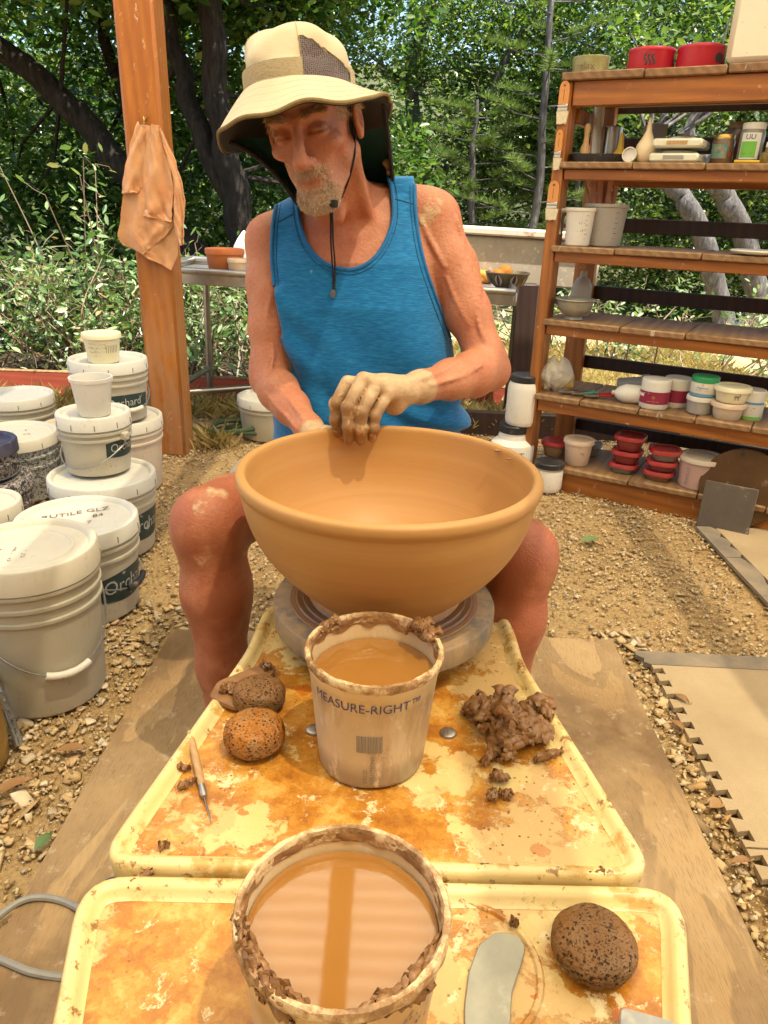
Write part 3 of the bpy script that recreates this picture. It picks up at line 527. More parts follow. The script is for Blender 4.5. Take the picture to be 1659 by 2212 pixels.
# dark oaks on the left, in the shade
tree('oak_tree', 'dark oak with a thick trunk leaning across behind the towel post', [([gz(420, 640, 0)*0+np.array((-.95, 7.0, -.05)), Y(370, 500, 7), Y(270, 370, 7), Y(130, 210, 7), Y(-30, 80, 6.9)], .15, .09), ([Y(340, 470, 7), Y(270, 220, 7.3), Y(190, -40, 7.5)], .08, .04)],
     [(-3.2, 6.2, 2.9, 1.8, .9, .8), (-1.9, 7.6, 2.7, 1.3, .8, 1.0), (-4.0, 8.0, 1.8, 1.4, .8, 1.5), (-3.0, 8.6, 1.0, 1.6, .5, 1.2), (-2.0, 5.6, 2.9, 1.2, .6, .5)], 640, 64, .17, .075, 'leaf_oak', base=(-.95, 7., -.05))
tree('oak_tree', 'dark upright oak with a forked trunk between the post and the hat', [([np.array((-1.05, 6.4, -.05)), Y(535, 560, 6.4), Y(500, 380, 6.4), Y(468, 200, 6.4), Y(450, -60, 6.4)], .13, .09), ([Y(515, 460, 6.4), Y(430, 280, 6.5), Y(385, 130, 6.6), Y(340, -50, 6.6)], .09, .06)],
     [(-1.3, 6.9, 2.9, 1.1, .7, .6), (-.6, 7.2, 2.8, .9, .7, .7), (-1.9, 7.6, 1.2, 1.0, .5, .9), (-.5, 7.4, 1.2, .8, .4, .9), (-1.3, 5.9, 2.75, .9, .5, .3)], 340, 64, .15, .072, 'leaf_oak', base=(-1.05, 6.4, -.05))
# sunny trees, middle and right
live = [('tall green live oak growing behind the blue shirted potter', (.3, 10.2), [(-.4, 9.8, 3.4, 1.3, .8, 1.3), (.9, 10.4, 2.6, 1.0, .8, 1.2), (.2, 10.0, 1.3, 1.3, .8, 1.0), (-.6, 9.6, .7, 1.2, .6, .8)]),
        ('pale leaved live oak spreading over the top of the shelf rack', (3.2, 9.6), [(2.6, 9.2, 2.9, 1.3, .9, 1.2), (3.9, 9.0, 3.0, 1.4, .9, 1.2), (3.2, 9.8, 1.4, 1.3, .8, .9), (2.0, 9.4, 1.9, .9, .7, .8)]),
        ('dense dark live oak behind the brush end of the shelf rack', (1.9, 11.0), [(1.9, 10.6, 3.3, 1.2, .9, 1.2), (2.2, 10.9, 2.0, 1.0, .8, .9), (1.6, 10.3, 1.4, 1.0, .7, .8)]),
        ('bushy live oak filling the gap behind the lower shelves', (4.4, 8.4), [(4.2, 8.2, 1.3, 1.2, .8, 1.0), (3.3, 8.6, .6, 1.3, .8, .7), (4.8, 8.0, 2.6, 1.1, .8, .9)]),
        ('live oak with olive leaves far behind the dark oaks', (-3.6, 12.0), [(-3.2, 11.6, 3.0, 2.0, .8, 1.5), (-4.6, 11.4, 2.0, 1.4, .8, 1.4), (-2.0, 11.8, 1.4, 1.6, .8, 1.3)])]
for l, (bx, by), bl in live:
    tree('live_oak', l, [([(bx, by, -.05), (bx+.1, by, 1.2), (bx-.15, by+.1, 2.4), (bx+.2, by, 4.0)], .13, .06), ([(bx+.1, by, 1.2), (bx+.7, by-.2, 2.2), (bx+1.2, by-.3, 3.2)], .07, .03)], bl, 480, 74, .17, .056, 'leaf_live', 'bark_grey', base=(bx, by, -.05))
tree('bare_tree', 'grey crooked trunk seen between the upper shelves', [([(2.60, 6.9, -.05), Y(1560, 700, 6.9), Y(1500, 470, 6.9), Y(1450, 400, 7.0), Y(1400, 300, 7.2)], .12, .05)], [(2.3, 7.6, 2.2, .8, .4, .5)], 25, 40, .14, .08, 'leaf_live', 'bark_grey', base=(2.60, 6.9, -.05), twigs=12)
tree('bare_tree', 'pale grey leaning trunk behind the white plate on the rack', [([(3.35, 7.4, -.05), Y(1640, 660, 7.4), Y(1590, 470, 7.4), Y(1540, 390, 7.4), Y(1480, 280, 7.4)], .13, .07)], [(3.3, 7.6, 2.6, .8, .5, .5)], 25, 40, .14, .08, 'leaf_live', 'bark_grey', base=(3.35, 7.4, -.05), twigs=12)
def pine(x, y, h, label, dens=1.):
    t = thing('pine_tree', label, 'tree', (x, y, -.05), group='young pines'); mb = MB(); limb(mb, [(0, 0, 0), (.03, 0, h*.4), (-.02, 0, h*.75), (0, 0, h)], .055, .02, 7, .01); P = []; nrm = []
    for k in range(int(26*dens)):
        z = h*(.18+.8*k/(26*dens)); a = k*2.4; L = .95*(1-.55*z/h); d = np.array([math.cos(a), math.sin(a), .18]); p0 = np.array([0, 0, z]); p1 = p0+d*L; mb.tube([p0, p0+d*L*.5+np.array([0, 0, -.03]), p1], [.008, .006, .003], 5)
        for q in np.linspace(.45, 1.05, 5):
            c = p0+d*L*q; m = 70; D = rng.normal(0, 1, (m, 3)); D[:, 2] = abs(D[:, 2])*.8+.1; D /= np.linalg.norm(D, axis=1, keepdims=True); P.append((c, D))
    mb.build('trunk', 'bark_grey', t, smooth=60, recalc=False)
    C0 = np.repeat(np.array([p[0] for p in P]), 70, 0); D = np.concatenate([p[1] for p in P]); L = rng.uniform(.06, .12, (len(D), 1)); S = np.cross(D, rng.normal(0, 1, D.shape)); S /= np.linalg.norm(S, axis=1, keepdims=True); S *= .0022
    V = np.stack([C0-S, C0+S, C0+D*L+S*.4, C0+D*L-S*.4], 1).reshape(-1, 3); bigmesh('crown', V, np.arange(len(V)).reshape(-1, 4), 'leaf_pine', t)
pine(1.45, 8.4, 3.6, 'thin pine with a bare grey stem beside the shelf rack'); pine(.85, 9.0, 2.2, 'yellow green young pine just behind the hat flap', 1.2); pine(2.0, 8.8, 1.8, 'small soft pine behind the sink backsplash')
# far woodland closing the view
NW = 80000; t_pts = np.c_[rng.uniform(-14, 14, NW), rng.uniform(13, 19, NW), rng.random(NW)**.9*6.6]; hf = np.sin(t_pts[:, 0]*1.1)*.9+np.sin(t_pts[:, 0]*2.7+1)*.6+3.6; t_pts = t_pts[(t_pts[:, 2] < hf) | (rng.random(len(t_pts)) < .12)]; cl = np.sin(t_pts[:, 0]*3.1+t_pts[:, 2]*2)*np.cos(t_pts[:, 2]*3.7+t_pts[:, 0]); t_pts = t_pts[cl > -.55]
tag(leaf_mesh('far_woodland', t_pts, .13, 'leaf_live', None, .7), 'distant wooded slope closing the view behind the trees', 'woodland', kind='stuff')
# leafy shrubs on the left beyond the red boards
def shrub(label, x, y, w, h, n_st, per, size, lm='leaf_shrub', up=.45, tall=0):
    t = thing('shrub', label, 'shrub', (x, y, 0), group='shrubs behind the red boards'); mb = MB(); P = []
    for k in range(n_st):
        b = np.array([rng.normal(0, w*.25), rng.normal(0, .12), 0]); hh = h*rng.uniform(.55, 1.05); e = b+np.array([rng.normal(0, w*.42), rng.normal(0, .2), hh]); m = (b+e)/2+rng.normal(0, .07, 3); path = catmull([b, m, e], 6); mb.tube(path, [.007-.005*i/len(path) for i in range(len(path))], 4)
        for j in range(int(per*rng.uniform(.6, 1.3))):
            i = rng.integers(3, len(path)); q = path[i]+rng.normal(0, .075, 3); P.append(q); 
            if j % 7 == 0: mb.tube([path[i], (path[i]+q)/2+rng.normal(0, .01, 3), q], .0022, 4)
    mb.build('stems', 'twig', t, recalc=False); leaf_mesh('foliage', np.array(P), size, lm, t, .42, up, .3, True); return t
for i, (x, w, h, l) in enumerate([(-2.75, .5, .80, 'bright green leafy shrub over the red boards farthest from the post'), (-2.2, .6, .74, 'grey green shrub behind the lidded white bucket'), (-1.75, .6, .72, 'twiggy shrub behind the yellow tub'), (-1.3, .55, .70, 'leafy shrub against the foot of the towel post'), (-.75, .5, .60, 'sparse shrub seen under the steel sink table')]):
    shrub(l, x, 4.62+.1*(i % 2), w, h, 24, 44 if i < 4 else 30, .056)
shrub('tall twiggy sprig of pale leaves standing above the shrubs', -1.95, 4.9, .5, 1.28, 7, 46, .062, up=.2); shrub('glossy green sprig over the shrub farthest from the post', -2.75, 4.5, .3, .98, 6, 30, .07); shrub('pale sprig reaching past the steel table corner', -.95, 4.75, .25, .98, 4, 26, .055, up=.2)
for x, y, l in ((-3.2, 5.5, 'dense dark shrub in the shade farthest from the post'), (-2.4, 5.6, 'dense shrub in the shade behind the twiggy one'), (-1.6, 5.5, 'dense shrub in the shade behind the towel post'), (-.8, 5.6, 'dense shrub in the shade behind the steel table leg')): shrub(l, x, y, .9, .75, 22, 70, .055, 'leaf_oak')
for x, y, l in ((.2, 5.6, 'low dark shrub under the sink table'), (2.6, 5.4, 'low green shrub behind the bottom shelf'), (1.9, 5.7, 'low green shrub behind the maroon labelled canisters'), (3.2, 5.2, 'low green shrub behind the round brown bat'), (1.2, 6.2, 'low shrub in the dry grass')): shrub(l, x, y, .8, .55, 14, 50, .05)
def grass(name, P, h, m, label):
    n = len(P); L = h*rng.uniform(.4, 1.2, (n, 1)); D = np.c_[rng.normal(0, .45, (n, 2)), np.ones(n)]; D /= np.linalg.norm(D, axis=1, keepdims=True); S = np.c_[rng.normal(0, 1, (n, 2)), np.zeros(n)]; S /= np.linalg.norm(S, axis=1, keepdims=True); S *= .0022; B = np.c_[P, np.full(n, -.01)]
    V = np.stack([B-S, B+S, B+D*L*.6+S*.7, B+D*L+np.c_[D[:, :2]*L*.5, np.zeros(n)]], 1).reshape(-1, 3); tag(bigmesh(name, V, np.arange(n*4).reshape(-1, 4), m), label, 'grass', kind='stuff')
grass('dry_grass', np.c_[rng.uniform(.15, 2.6, 22000), 3.75+rng.random(22000)**1.4*2.6], .11, 'grass_dry', 'pale dry grass in the sun behind the shelf rack')
grass('dry_weeds', np.r_[np.c_[rng.uniform(-2.3, -.3, 1500), rng.uniform(3.8, 4.17, 1500)], np.c_[rng.normal(-.83, .06, 130), rng.normal(3.36, .05, 130)]], .12, 'grass_green', 'dry weeds along the red boards and post foot')
# ------------------------------------------------------------------ fallen leaves
def ground_leaf(u, v, L, z, label, rz, w=.42, m='leaf_dry'):
    p = gz(u, v, z); L *= .75; mb = MB(); k = 7; vs = []
    for i in range(k):
        t_ = i/(k-1); ww = w*L*math.sin(math.pi*min(1, t_*.93+.05))**.8*.5; zz = .006*math.sin(t_*3)+.002
        vs += [(L*(t_-.5), ww, zz+.004), (L*(t_-.5), 0, zz), (L*(t_-.5), -ww, zz+.003)]
    fs = [(i*3+j, i*3+j+3, i*3+j+4, i*3+j+1) for i in range(k-1) for j in range(2)]; mb.add(vs, fs).tube([(L*.48, 0, .003), (L*.68, .004, .005)], .0012, 5)
    o = mb.build('fallen_leaf', m, smooth=60); o.location = tuple(p); o.rotation_euler.z = rz; tag(o, label, 'leaf', 'fallen leaves')
for a in [(1472, 1512, .05, .014, 'brown oval leaf lying on the tan foam mat', -.9), (155, 1622, .075, .01, 'orange brown curled leaf among the gravel chips', .2), (95, 1822, .05, .012, 'green leaf lying beside the plywood edge', 1.2, .6, 'leaf_shrub'), (1275, 1168, .10, .012, 'green leaf on the gravel behind the wheel', .5, .5, 'leaf_shrub'), (1548, 1742, .045, .004, 'yellow leaf in the gap beside the toothed mat', .4, .8), (1462, 1570, .055, .004, 'long brown leaf in the gap beside the toothed mat', -1.1), (1420, 1120, .07, .012, 'dry leaf at the foot of the shelf rack', .2), (30, 1700, .08, .01, 'broad tan leaf near the metal strip', .6), (1600, 1865, .05, .012, 'grey brown leaf by the mat seam', .1)]: ground_leaf(*a)
# ------------------------------------------------------------------ patio cover with its post
pc = thing('patio_cover', 'orange stained timber patio post and rafters carrying a translucent corrugated roof', 'patio cover', (-.985, 3.275, 0))
o0 = np.array([-.985, 3.275, 0])
mb = MB(); mb.box((0, 0, 1.175), (.150, .150, 2.37), .012); mb.build('post', 'wood_post', pc)
mb = MB(); mb.box((3.4, .05, 1.175), (.14, .14, 2.37), .012); mb.build('post', 'wood_post', pc)
mb = MB(); mb.box((1.6, 0, 2.44), (5.4, .09, .16), .005); mb.build('beam', 'wood_post', pc)
mb = MB(); mb.box((1.6, -4.6, 2.44), (5.4, .09, .16), .005); mb.build('beam', 'wood_post', pc)
for x in (-1.0, -.1, .87, 1.75, 2.65, 3.5, 4.3):
    mb = MB(); mb.box((x, -2.4, 2.575), (.09, 5.4, .11), .004); mb.build('rafter', 'wood_post', pc)
mb = MB(); ny = 5.25/.076; mb.grid(lambda u, v: (-1.25+5.75*u, -5.1+5.25*v, 2.648+.016*math.sin(2*math.pi*ny*v)), 3, int(ny*8)); sh = mb.build('roof_sheet', 'fibreglass', pc, smooth=80, recalc=False)
# brass hook and towel
mb = MB(); h0 = gy(313, 262, 3.192); mb.tube(catmull([(0, .006, .012), (0, -.012, .016), (.004, -.022, .006), (.002, -.02, -.012), (-.006, -.012, -.018)], 6), .0028, 7).tube([(0, .008, .012), (0, -.002, .012)], .008, 10)
hk = mb.build('hook', 'brass', None); hk.location = tuple(h0); tag(hk, 'small brass hook screwed into the timber post', 'hook')
def tow_layer(mb, L, Rr, y, amp, ph, folds=3):
    L = catmull([gy(u, v, y) for u, v in L], 6); Rr = catmull([gy(u, v, y) for u, v in Rr], 6); m = min(len(L), len(Rr))
    def rs(P, k):
        P = np.array(P); t_ = np.linspace(0, len(P)-1, k); i = np.minimum(t_.astype(int), len(P)-2); f = (t_-i)[:, None]; return P[i]*(1-f)+P[i+1]*f
    L, Rr = rs(L, 26), rs(Rr, 26)
    def fn(a, b):
        j = min(int(round(b*25)), 25); p = L[j]*(1-a)+Rr[j]*a; s_ = math.sin(a*math.pi*folds+ph+b*1.2)*amp*(.35+b)+.004*wn(a*6, b*7, ph); return (p[0]+.003*wn(b*9, a*3, ph), p[1]+s_-.010*math.sin(a*math.pi), p[2]-o0[2])
    mb.sheet(fn, 22, 26, .0045)
tw = MB()
tow_layer(tw, [(296, 268), (275, 370), (258, 470), (258, 522), (300, 545)], [(345, 275), (385, 400), (386, 480), (388, 540), (370, 583)], 3.172, .0120, 0, 3)
tow_layer(tw, [(296, 262), (276, 330), (262, 410), (268, 416)], [(318, 285), (312, 340), (306, 405), (304, 416)], 3.155, .0100, 1, 2)
tow_layer(tw, [(325, 268), (310, 360), (305, 440), (304, 464)], [(346, 272), (372, 380), (374, 450), (372, 480)], 3.148, .0140, .5, 3)
tow_layer(tw, [(300, 455), (296, 500), (305, 540), (312, 548)], [(372, 470), (378, 484), (345, 520), (315, 549)], 3.158, .0080, 2, 2)
tow_layer(tw, [(345, 275), (372, 385), (376, 470), (391, 530)], [(350, 285), (392, 390), (398, 465), (395, 528)], 3.152, .0120, 2.4, 2)
tag(tw.build('towel', 'towel', None, smooth=80), 'clay stained orange terry towel hanging from a hook on the post', 'towel')
# ------------------------------------------------------------------ red planter boards, timbers
rb = thing('planter_edging', 'red painted timber edging boards below the shrubs', 'edging', (-1.6, 4.2, 0))
for x0, x1 in ((-3.2, -1.4), (-1.396, .5), (.504, 2.0)):
    mb = MB(); mb.box(((x0+x1)/2+1.6-.4, 0, .062), (x1-x0, .038, .15), .003); mb.build('board', 'wood_red', rb)
    mb = MB(); mb.box(((x0+x1)/2+1.6-.4, 0, .1405), (x1-x0-.004, .040, .006), .001); mb.build('board_top', 'wood_bench_plank', rb)
mb = MB(); mb.box((.85, 3.72, .05), (1.3, .05, .13), .004, rz=-.05); tag(mb.build('timber_sleeper', 'wood_dark'), 'dark timber edging lying behind the salt jar', 'timber')
mb = MB(); mb.box((.70, 4.0, .36), (.11, .11, .74), .005).box((.70, 4.0, .02), (.15, .15, .05), .004); o = mb.build('timber_post', 'wood_dark'); tag(o, 'dark brown post under the bowl corner of the sink table', 'post')

mb = MB(); hw = thing('fill_block_wall', 'unseen brown board wall added behind the patio to block frontal light', 'wall', (.6, -1.88, 0))  # unseen wall added behind the camera to cut frontal fill and deepen contrast
for k in range(14): mb = MB(); mb.box((0, .004*(k % 2), .1+k*.19), (7.5, .03, .186), .004); mb.build('fill_block_board', 'wood_fill_block', hw)
# ------------------------------------------------------------------ steel sink table behind the potter
A_, B_ = np.array([-1.16, 3.60, .775]), np.array([.555, 3.455, .738]); ex = (B_-A_)/np.linalg.norm(B_-A_); ez = np.array([0, 0, 1.]); ey = np.cross(ez, ex); ey /= np.linalg.norm(ey); ez = np.cross(ex, ey); LT = float(np.linalg.norm(B_-A_)); DT = .68
tb = thing('sink_table', 'stainless steel sink table with splashed backsplash behind the potter', 'table', A_)
tb.matrix_world = Matrix(((ex[0], ey[0], ez[0], A_[0]), (ex[1], ey[1], ez[1], A_[1]), (ex[2], ey[2], ez[2], A_[2]), (0, 0, 0, 1)))
def tbp(x, y, z): return A_+ex*x+ey*y+ez*z
mb = MB(); mb.box((LT/2, DT/2, -.030), (LT-.03, DT-.03, .006), .002); mb.build('drainboard', 'steel_dull', tb)
mb = MB()
for a, b in (((0, 0), (LT, 0)), ((LT, 0), (LT, DT)), ((LT, DT), (0, DT)), ((0, DT), (0, 0))):
    a, b = Vector((*a, 0)), Vector((*b, 0)); mb.tube([a, b], .016, 10); c = (a+b)/2; d = b-a; mb.box((c.x, c.y, -.030), (abs(d.x)+.02 if abs(d.x) > .1 else .014, abs(d.y)+.02 if abs(d.y) > .1 else .014, .058), .004)
mb.build('rolled_rim', 'steel_dull', tb)
mb = MB(); mb.box((LT/2-.1, DT/2, -.16), (.5, .45, .25), .02); mb.build('sink_basin', 'steel_dull', tb)
mb = MB(); mb.box((1.62, DT+.04, .09), (1.15, .05, .24), .01); mb.build('backsplash', 'backsplash_face', tb)
mb = MB(); mb.box((1.62, DT+.03, .232), (1.17, .09, .042), .012); mb.build('backsplash_top', 'backsplash', tb)
for x, y in ((.10, .07), (.10, DT-.08), (LT-.5, .08), (LT-.35, DT-.08)):
    mb = MB(); zt = float(tbp(x, y, 0)[2]); mb.tube([(x, y, -.05), (x, y, -zt+.02)], .0185, 12).lathe([(.02, -zt+.03), (.026, -zt+.02), (.026, -zt-.005)], 12, (x, y, 0)); mb.build('leg', 'steel_tube', tb)
mb = MB(); mb.tube([(.11, .07, -.60), (.75, .35, -.56)], .017, 10).tube([(.10, .07, -.58), (.10, DT-.08, -.58)], .015, 10); mb.build('brace', 'steel_tube', tb)
TT = -.027
def on_table(u, v, z=TT):
    n_ = ez; p = A_+ez*z; d = ray(u, v); return CAM+d*((p-CAM) @ n_)/(d @ n_)
# pots on the sink table
def pot(name, label, cat, u, vb, w, h_px, prof, m, ybase=None, group=None):
    p = on_table(u, vb) if ybase is None else ybase; w = px(w, p); h = px(h_px, p)
    mb = MB(); mb.lathe([(r*w/2, z*h) for r, z in prof], 36); o = mb.build(name, m); o.location = tuple(p); return tag(o, label, cat, group)
PR = [(0, 0), (.78, 0), (.80, .02), (.95, .80), (1.0, .80), (1.0, .97), (.97, 1.0), (.94, .97), (.90, .80), (.76, .05), (0, .05)]
pA = tbp(.345, .16, TT); pB = tbp(.435, .06, TT)
pot('plastic_pot', 'orange plastic flowerpot on the sink table by the post', 'pot', 486, 578, 84, 56, PR, 'terracotta_plastic', pA)
pot('plastic_cup', 'small pale plastic cup in front of the orange flowerpot', 'cup', 510, 582, 44, 42, PR, 'pl_peach', pB)
mb = MB()
def cl(u, v):
    a = u*2*math.pi; b = v; r = .085*math.sin(math.pi*(.12+.88*(1-b))/1.15)**.6*(1+.13*math.sin(a*3+b*5)+.08*math.sin(a*7-b*8)); return (r*math.cos(a)*1.1, r*math.sin(a)*.8, .19*b**.9+.012*math.sin(a*5+b*9))
mb.grid(cl, 40, 20, True); o = mb.build('cloth_bundle', 'cloth_white', smooth=80); o.location = tuple(tbp(.415, .42, TT)); tag(o, 'crumpled white cloth bundle behind the potter\'s shoulder', 'cloth')
def lump(name, m, loc, r, label, cat, seed=0, flat=.8, sq=2.0, group=None, rz=0, amp=.05, rotx=0, pits=0):
    mb = MB(); n1, n2 = (130, 66) if pits else (36, 20); rg = np.random.default_rng(seed+50); pd = rg.normal(0, 1, (max(pits, 1), 3)); pd /= np.linalg.norm(pd, axis=1, keepdims=True); pr = rg.uniform(.018, .055, len(pd))
    def fn(u, v):
        a = 2*math.pi*u; b = math.pi*(v-.5); x, y, z = math.cos(b)*math.cos(a), math.cos(b)*math.sin(a), math.sin(b); k = (abs(x)**sq+abs(y)**sq+abs(z)**sq)**(-1/sq) if not pits else (math.hypot(x, y)**sq+abs(z)**sq)**(-1/sq); k *= 1+amp*(wn(x*2+seed, y*2, z*2+seed))
        if pits: dd = np.linalg.norm(pd-np.array([x, y, z]), axis=1)/pr; k -= float(np.max(np.clip(1.15-dd, 0, 1)*pr*1.5))+.008*wn(x*21, y*19+z*23, seed)
        return (x*k*r[0], y*k*r[1], z*k*r[2]+r[2]*.97)
    mb.grid(fn, n1, n2, True); o = mb.build(name, m, smooth=80); o.location = tuple(loc); o.rotation_euler = (rotx, 0, rz); return tag(o, label, cat, group)
q = on_table(1043, 612); lump('sponge', 'sponge_plain', q, (.048, .04, .033), 'square orange sponge on the sink drainboard beside the painted bowl', 'sponge', 1, sq=4)
lump('sponge', 'sponge_plain', tbp(LT-.26, .26, TT), (.05, .045, .055), 'round orange sponge leaning behind the square one', 'sponge', 3, sq=2.4)
q = on_table(1116, 612); q = tbp(LT-.02, .34, TT); bw = thing('painted_bowl', 'brown glazed bowl with cream and purple petals holding fruit', 'bowl', q)
mb = MB(); mb.lathe([(0, 0), (.045, 0), (.048, .01), (.085, .04), (.11, .085), (.106, .088), (.08, .046), (.04, .016), (0, .014)], 40); mb.build('body', 'glaze_brown', bw)
for k in range(8):
    a = k*math.pi/4+.2; mb = MB(); mb2 = MB()
    def pt(x, y, e, a=a):
        r = .055+.055*(y/.085)**.7; aa = a+x/r; return ((r+e)*math.cos(aa), (r+e)*math.sin(aa), y+.003)
    for M_, w_, e, n_ in ((mb, .018, .0035, 'glaze_cream'), (mb2, .008, .0055, 'glaze_purple')): M_.grid(lambda u, v: pt((u-.5)*2*w_*math.sin(math.pi*(.1+.8*v)), .025+.05*v, e), 6, 8); M_.build('petal', n_, bw, recalc=False)
for x, y, z, r, l in ((-.01, .02, .035, .038, 'large orange fruit on top of the painted bowl'), (-.05, -.02, .03, .032, 'smaller orange fruit inside the painted bowl')): lump('orange', 'orange_fruit', q+np.array([x, y, z+.01]), (r, r, r), l, 'fruit', 2, amp=.02)
# green hose and the bucket under the table
mb = MB(); hp = []
for t_ in np.linspace(0, 1, 60):
    a = t_*2*math.pi*2.3; hp.append((-.72+.16*math.cos(a)*(1-.2*t_), 3.52+.09*math.sin(a), .02+.045*t_+.012*math.sin(a*1.7)))
mb.tube(hp, .0125, 8); tag(mb.build('garden_hose', 'hose_green', recalc=False), 'coiled green garden hose under the sink table', 'hose')
# ------------------------------------------------------------------ buckets
def ring_at(mb, r, z, t=.006): mb.lathe([(r-.002, z-t), (r+t*.9, z-t*.6), (r+t*.9, z+t*.6), (r-.002, z+t)], 48)
def rb_at(r, h): return lambda z: r*(.865+.115*z/h)
def cyl_patch(mb, fr, a0, a1, z0, z1, e, slant=0, n=14): mb.grid(lambda u, v: ((fr(z0+(z1-z0)*v)+e)*math.cos(a0+(a1-a0)*u), (fr(z0+(z1-z0)*v)+e)*math.sin(a0+(a1-a0)*u), z0+(z1-z0)*v+slant*u), n, 4)
def bucket(label, loc, r, h, face, body='pl_white', lidm='pl_lid', rings=(.045, .075), lab=None, bail=None, text=None, lidh=.03, tabs=True, lid=True, ground_label=None, group='plastic buckets and tubs by the post', center_ring=False):
    """face: azimuth that local -y looks to; lab=(angle offset, height, size, string)"""
    t = thing('bucket', label, 'bucket', loc, face+math.pi/2, group); fr = rb_at(r, h); mb = MB()
    mb.lathe([(0, .004), (fr(0)-.012, .004), (fr(0)-.008, 0), (fr(0)-.002, .002), (fr(.006), .010), (fr(h*.5), h*.5), (fr(h-.012), h-.012), (fr(h)-.006, h-.010), (fr(h)-.006, h-.02), (fr(.02)-.006, .01), (0, .01)], 56)
    mb.build('body', body, t)
    for d in rings:
        mb = MB(); ring_at(mb, fr(h-d), h-d); mb.build('ring', body, t)
    if lid:
        R = r; mb = MB(); mb.lathe([(0, h+.001), (R*.60, h+.001), (R*.62, h+.004 if center_ring else h+.001), (R*.66, h+.004 if center_ring else h+.001), (R*.68, h+.001), (R-.020, h+.001), (R-.016, h+.010), (R-.011, h+.013), (R-.003, h+.012), (R, h+.008), (R+.001, h-lidh), (R-.004, h-lidh-.002), (R-.006, h-lidh+.004), (R-.008, h-.004), (0, h-.004)], 64)
        L = mb.build('lid', lidm, t)
        if tabs:
            for k in range(10):
                a = k*2*math.pi/10+.3; mb = MB(); mb.box((math.cos(a)*(R+.0008), math.sin(a)*(R+.0008), h-lidh*.55), (.003, .0025, lidh*.6), .0005, rz=a); mb.build('tear_slot', 'ink_grey', L)
        if text:
            for k, (s_, dy, sz, rot_, dx) in enumerate(text):
                mb = MB(); c_, n_ = math.cos(rot_), math.sin(rot_); text_on(mb, s_, sz, lambda x, y: (dx+(x*c_-y*n_)+.002*math.sin(y*90), dy+(x*n_+y*c_)+.0025*math.sin(x*70+k), h+.0023)); mb.build('marker_writing', 'ink_brown', L, recalc=False, smooth=0)
    if lab:
        ao, z, sz, st, wd = lab; a = -math.pi/2+ao; mb = MB(); hh = sz*1.15
        mb.grid(lambda u, v: (lambda zz, aa: ((fr(zz)+.0009)*math.cos(aa), (fr(zz)+.0009)*math.sin(aa), zz))(z+(v-.5)*2*hh*(.75+.25*math.sin(math.pi*u)), a+(u-.5)*wd/r), 20, 5); lb = mb.build('label', 'label_teal', t, recalc=False)
        mb = MB(); text_on(mb, st, sz*1.45, lambda x, y: (lambda zz, aa: ((fr(zz)+.0016)*math.cos(aa), (fr(zz)+.0016)*math.sin(aa), zz))(z+y+.004, a+x/r)); text_on(mb, 'FARMS  SINCE  OLD', sz*.34, lambda x, y: (lambda zz, aa: ((fr(zz)+.0016)*math.cos(aa), (fr(zz)+.0016)*math.sin(aa), zz))(z+y-sz*.75, a+x/r)) if False else text_on(mb, st, sz*1.45, lambda x, y: (lambda zz, aa: ((fr(zz)+.0016)*math.cos(aa), (fr(zz)+.0016)*math.sin(aa), zz))(z+y+.004, a+x/r))
        mb.build('lettering', 'ink_white', lb, recalc=False, smooth=0)
    if bail:
        ba, drop, grip = bail; ze = h-.055; Rr = fr(ze)+.010; path = []
        for th in np.linspace(0, math.pi, 40):
            x = Rr*math.cos(th); z = ze-drop*math.sin(th)**.8; rr = fr(max(z, 0))+.009; y = -math.sqrt(max(rr*rr-x*x, 0)) if abs(x) < rr else -.001
            path.append((x, min(y, -.004*math.sin(th)), z))
        ca, sa = math.cos(ba), math.sin(ba); rot = lambda p: (p[0]*ca-p[1]*sa, p[0]*sa+p[1]*ca, p[2])
        mb = MB(); mb.tube([rot(p) for p in path], .0024, 7); hd = mb.build('bail_handle', 'wire', t, recalc=False)
        if grip: mb = MB(); mb.tube([rot(np.array(p)+np.array([0, -.004, 0])) for p in path[16:25]], [.0085]*4+[.0095]+[.0085]*4, 12); mb.build('grip', grip, hd)
        for sg in (0, -1):
            p = rot(path[sg]); mb = MB(); mb.box(p, (.024, .024, .026), .004, rz=math.atan2(p[1], p[0])); mb.build('handle_ear', body, t)
    return t
tc = lambda x, y: math.atan2(-y, -x)          # azimuth from a spot towards the camera
def bk(label, x, y, z, *a, turn=0, **k): return bucket(label, (x, y, z), *a, tc(x, y)+turn, **k)
bk('large white bucket with grooved rim and wire handle, nearest the plywood', -.78, 1.457, 0, .147, .36, bail=(.35, .195, 'pl_lid'), lidm='pl_lid_dirty', rings=(.05, .082, .115), center_ring=True, tabs=False, text=[('~6', -.02, .022, 1.3, -.03), ('~7', -.02, .02, 1.3, -.055), ('~4', -.03, .018, 1.3, -.005)], lidh=.042)
bk('white bucket with rutile written in marker on its lid', -.836, 1.844, 0, .160, .26, lab=(.92, .10, .040, 'Orchard', .22), bail=(1.1, .12, 'black_iron'), text=[('RUTILE GLZ', .05, .034, .12, .0), ('84', .012, .03, .12, .055), ('7', -.03, .026, .15, .03)])
bk('wide white bucket carrying a smaller handled bucket on its lid', -.912, 2.237, 0, .166, .245, lab=(.95, .10, .042, 'Orchard', .24))
bk('small white bucket with dark label standing on the wide lid', -.936, 2.283, .257, .113, .18, lab=(.95, .085, .026, 'Orchard', .16), bail=(-.75, .095, None), rings=(.042, .062), text=[('~6', -.02, .028, .2, -.045), ('~7', -.05, .022, .2, -.045)])
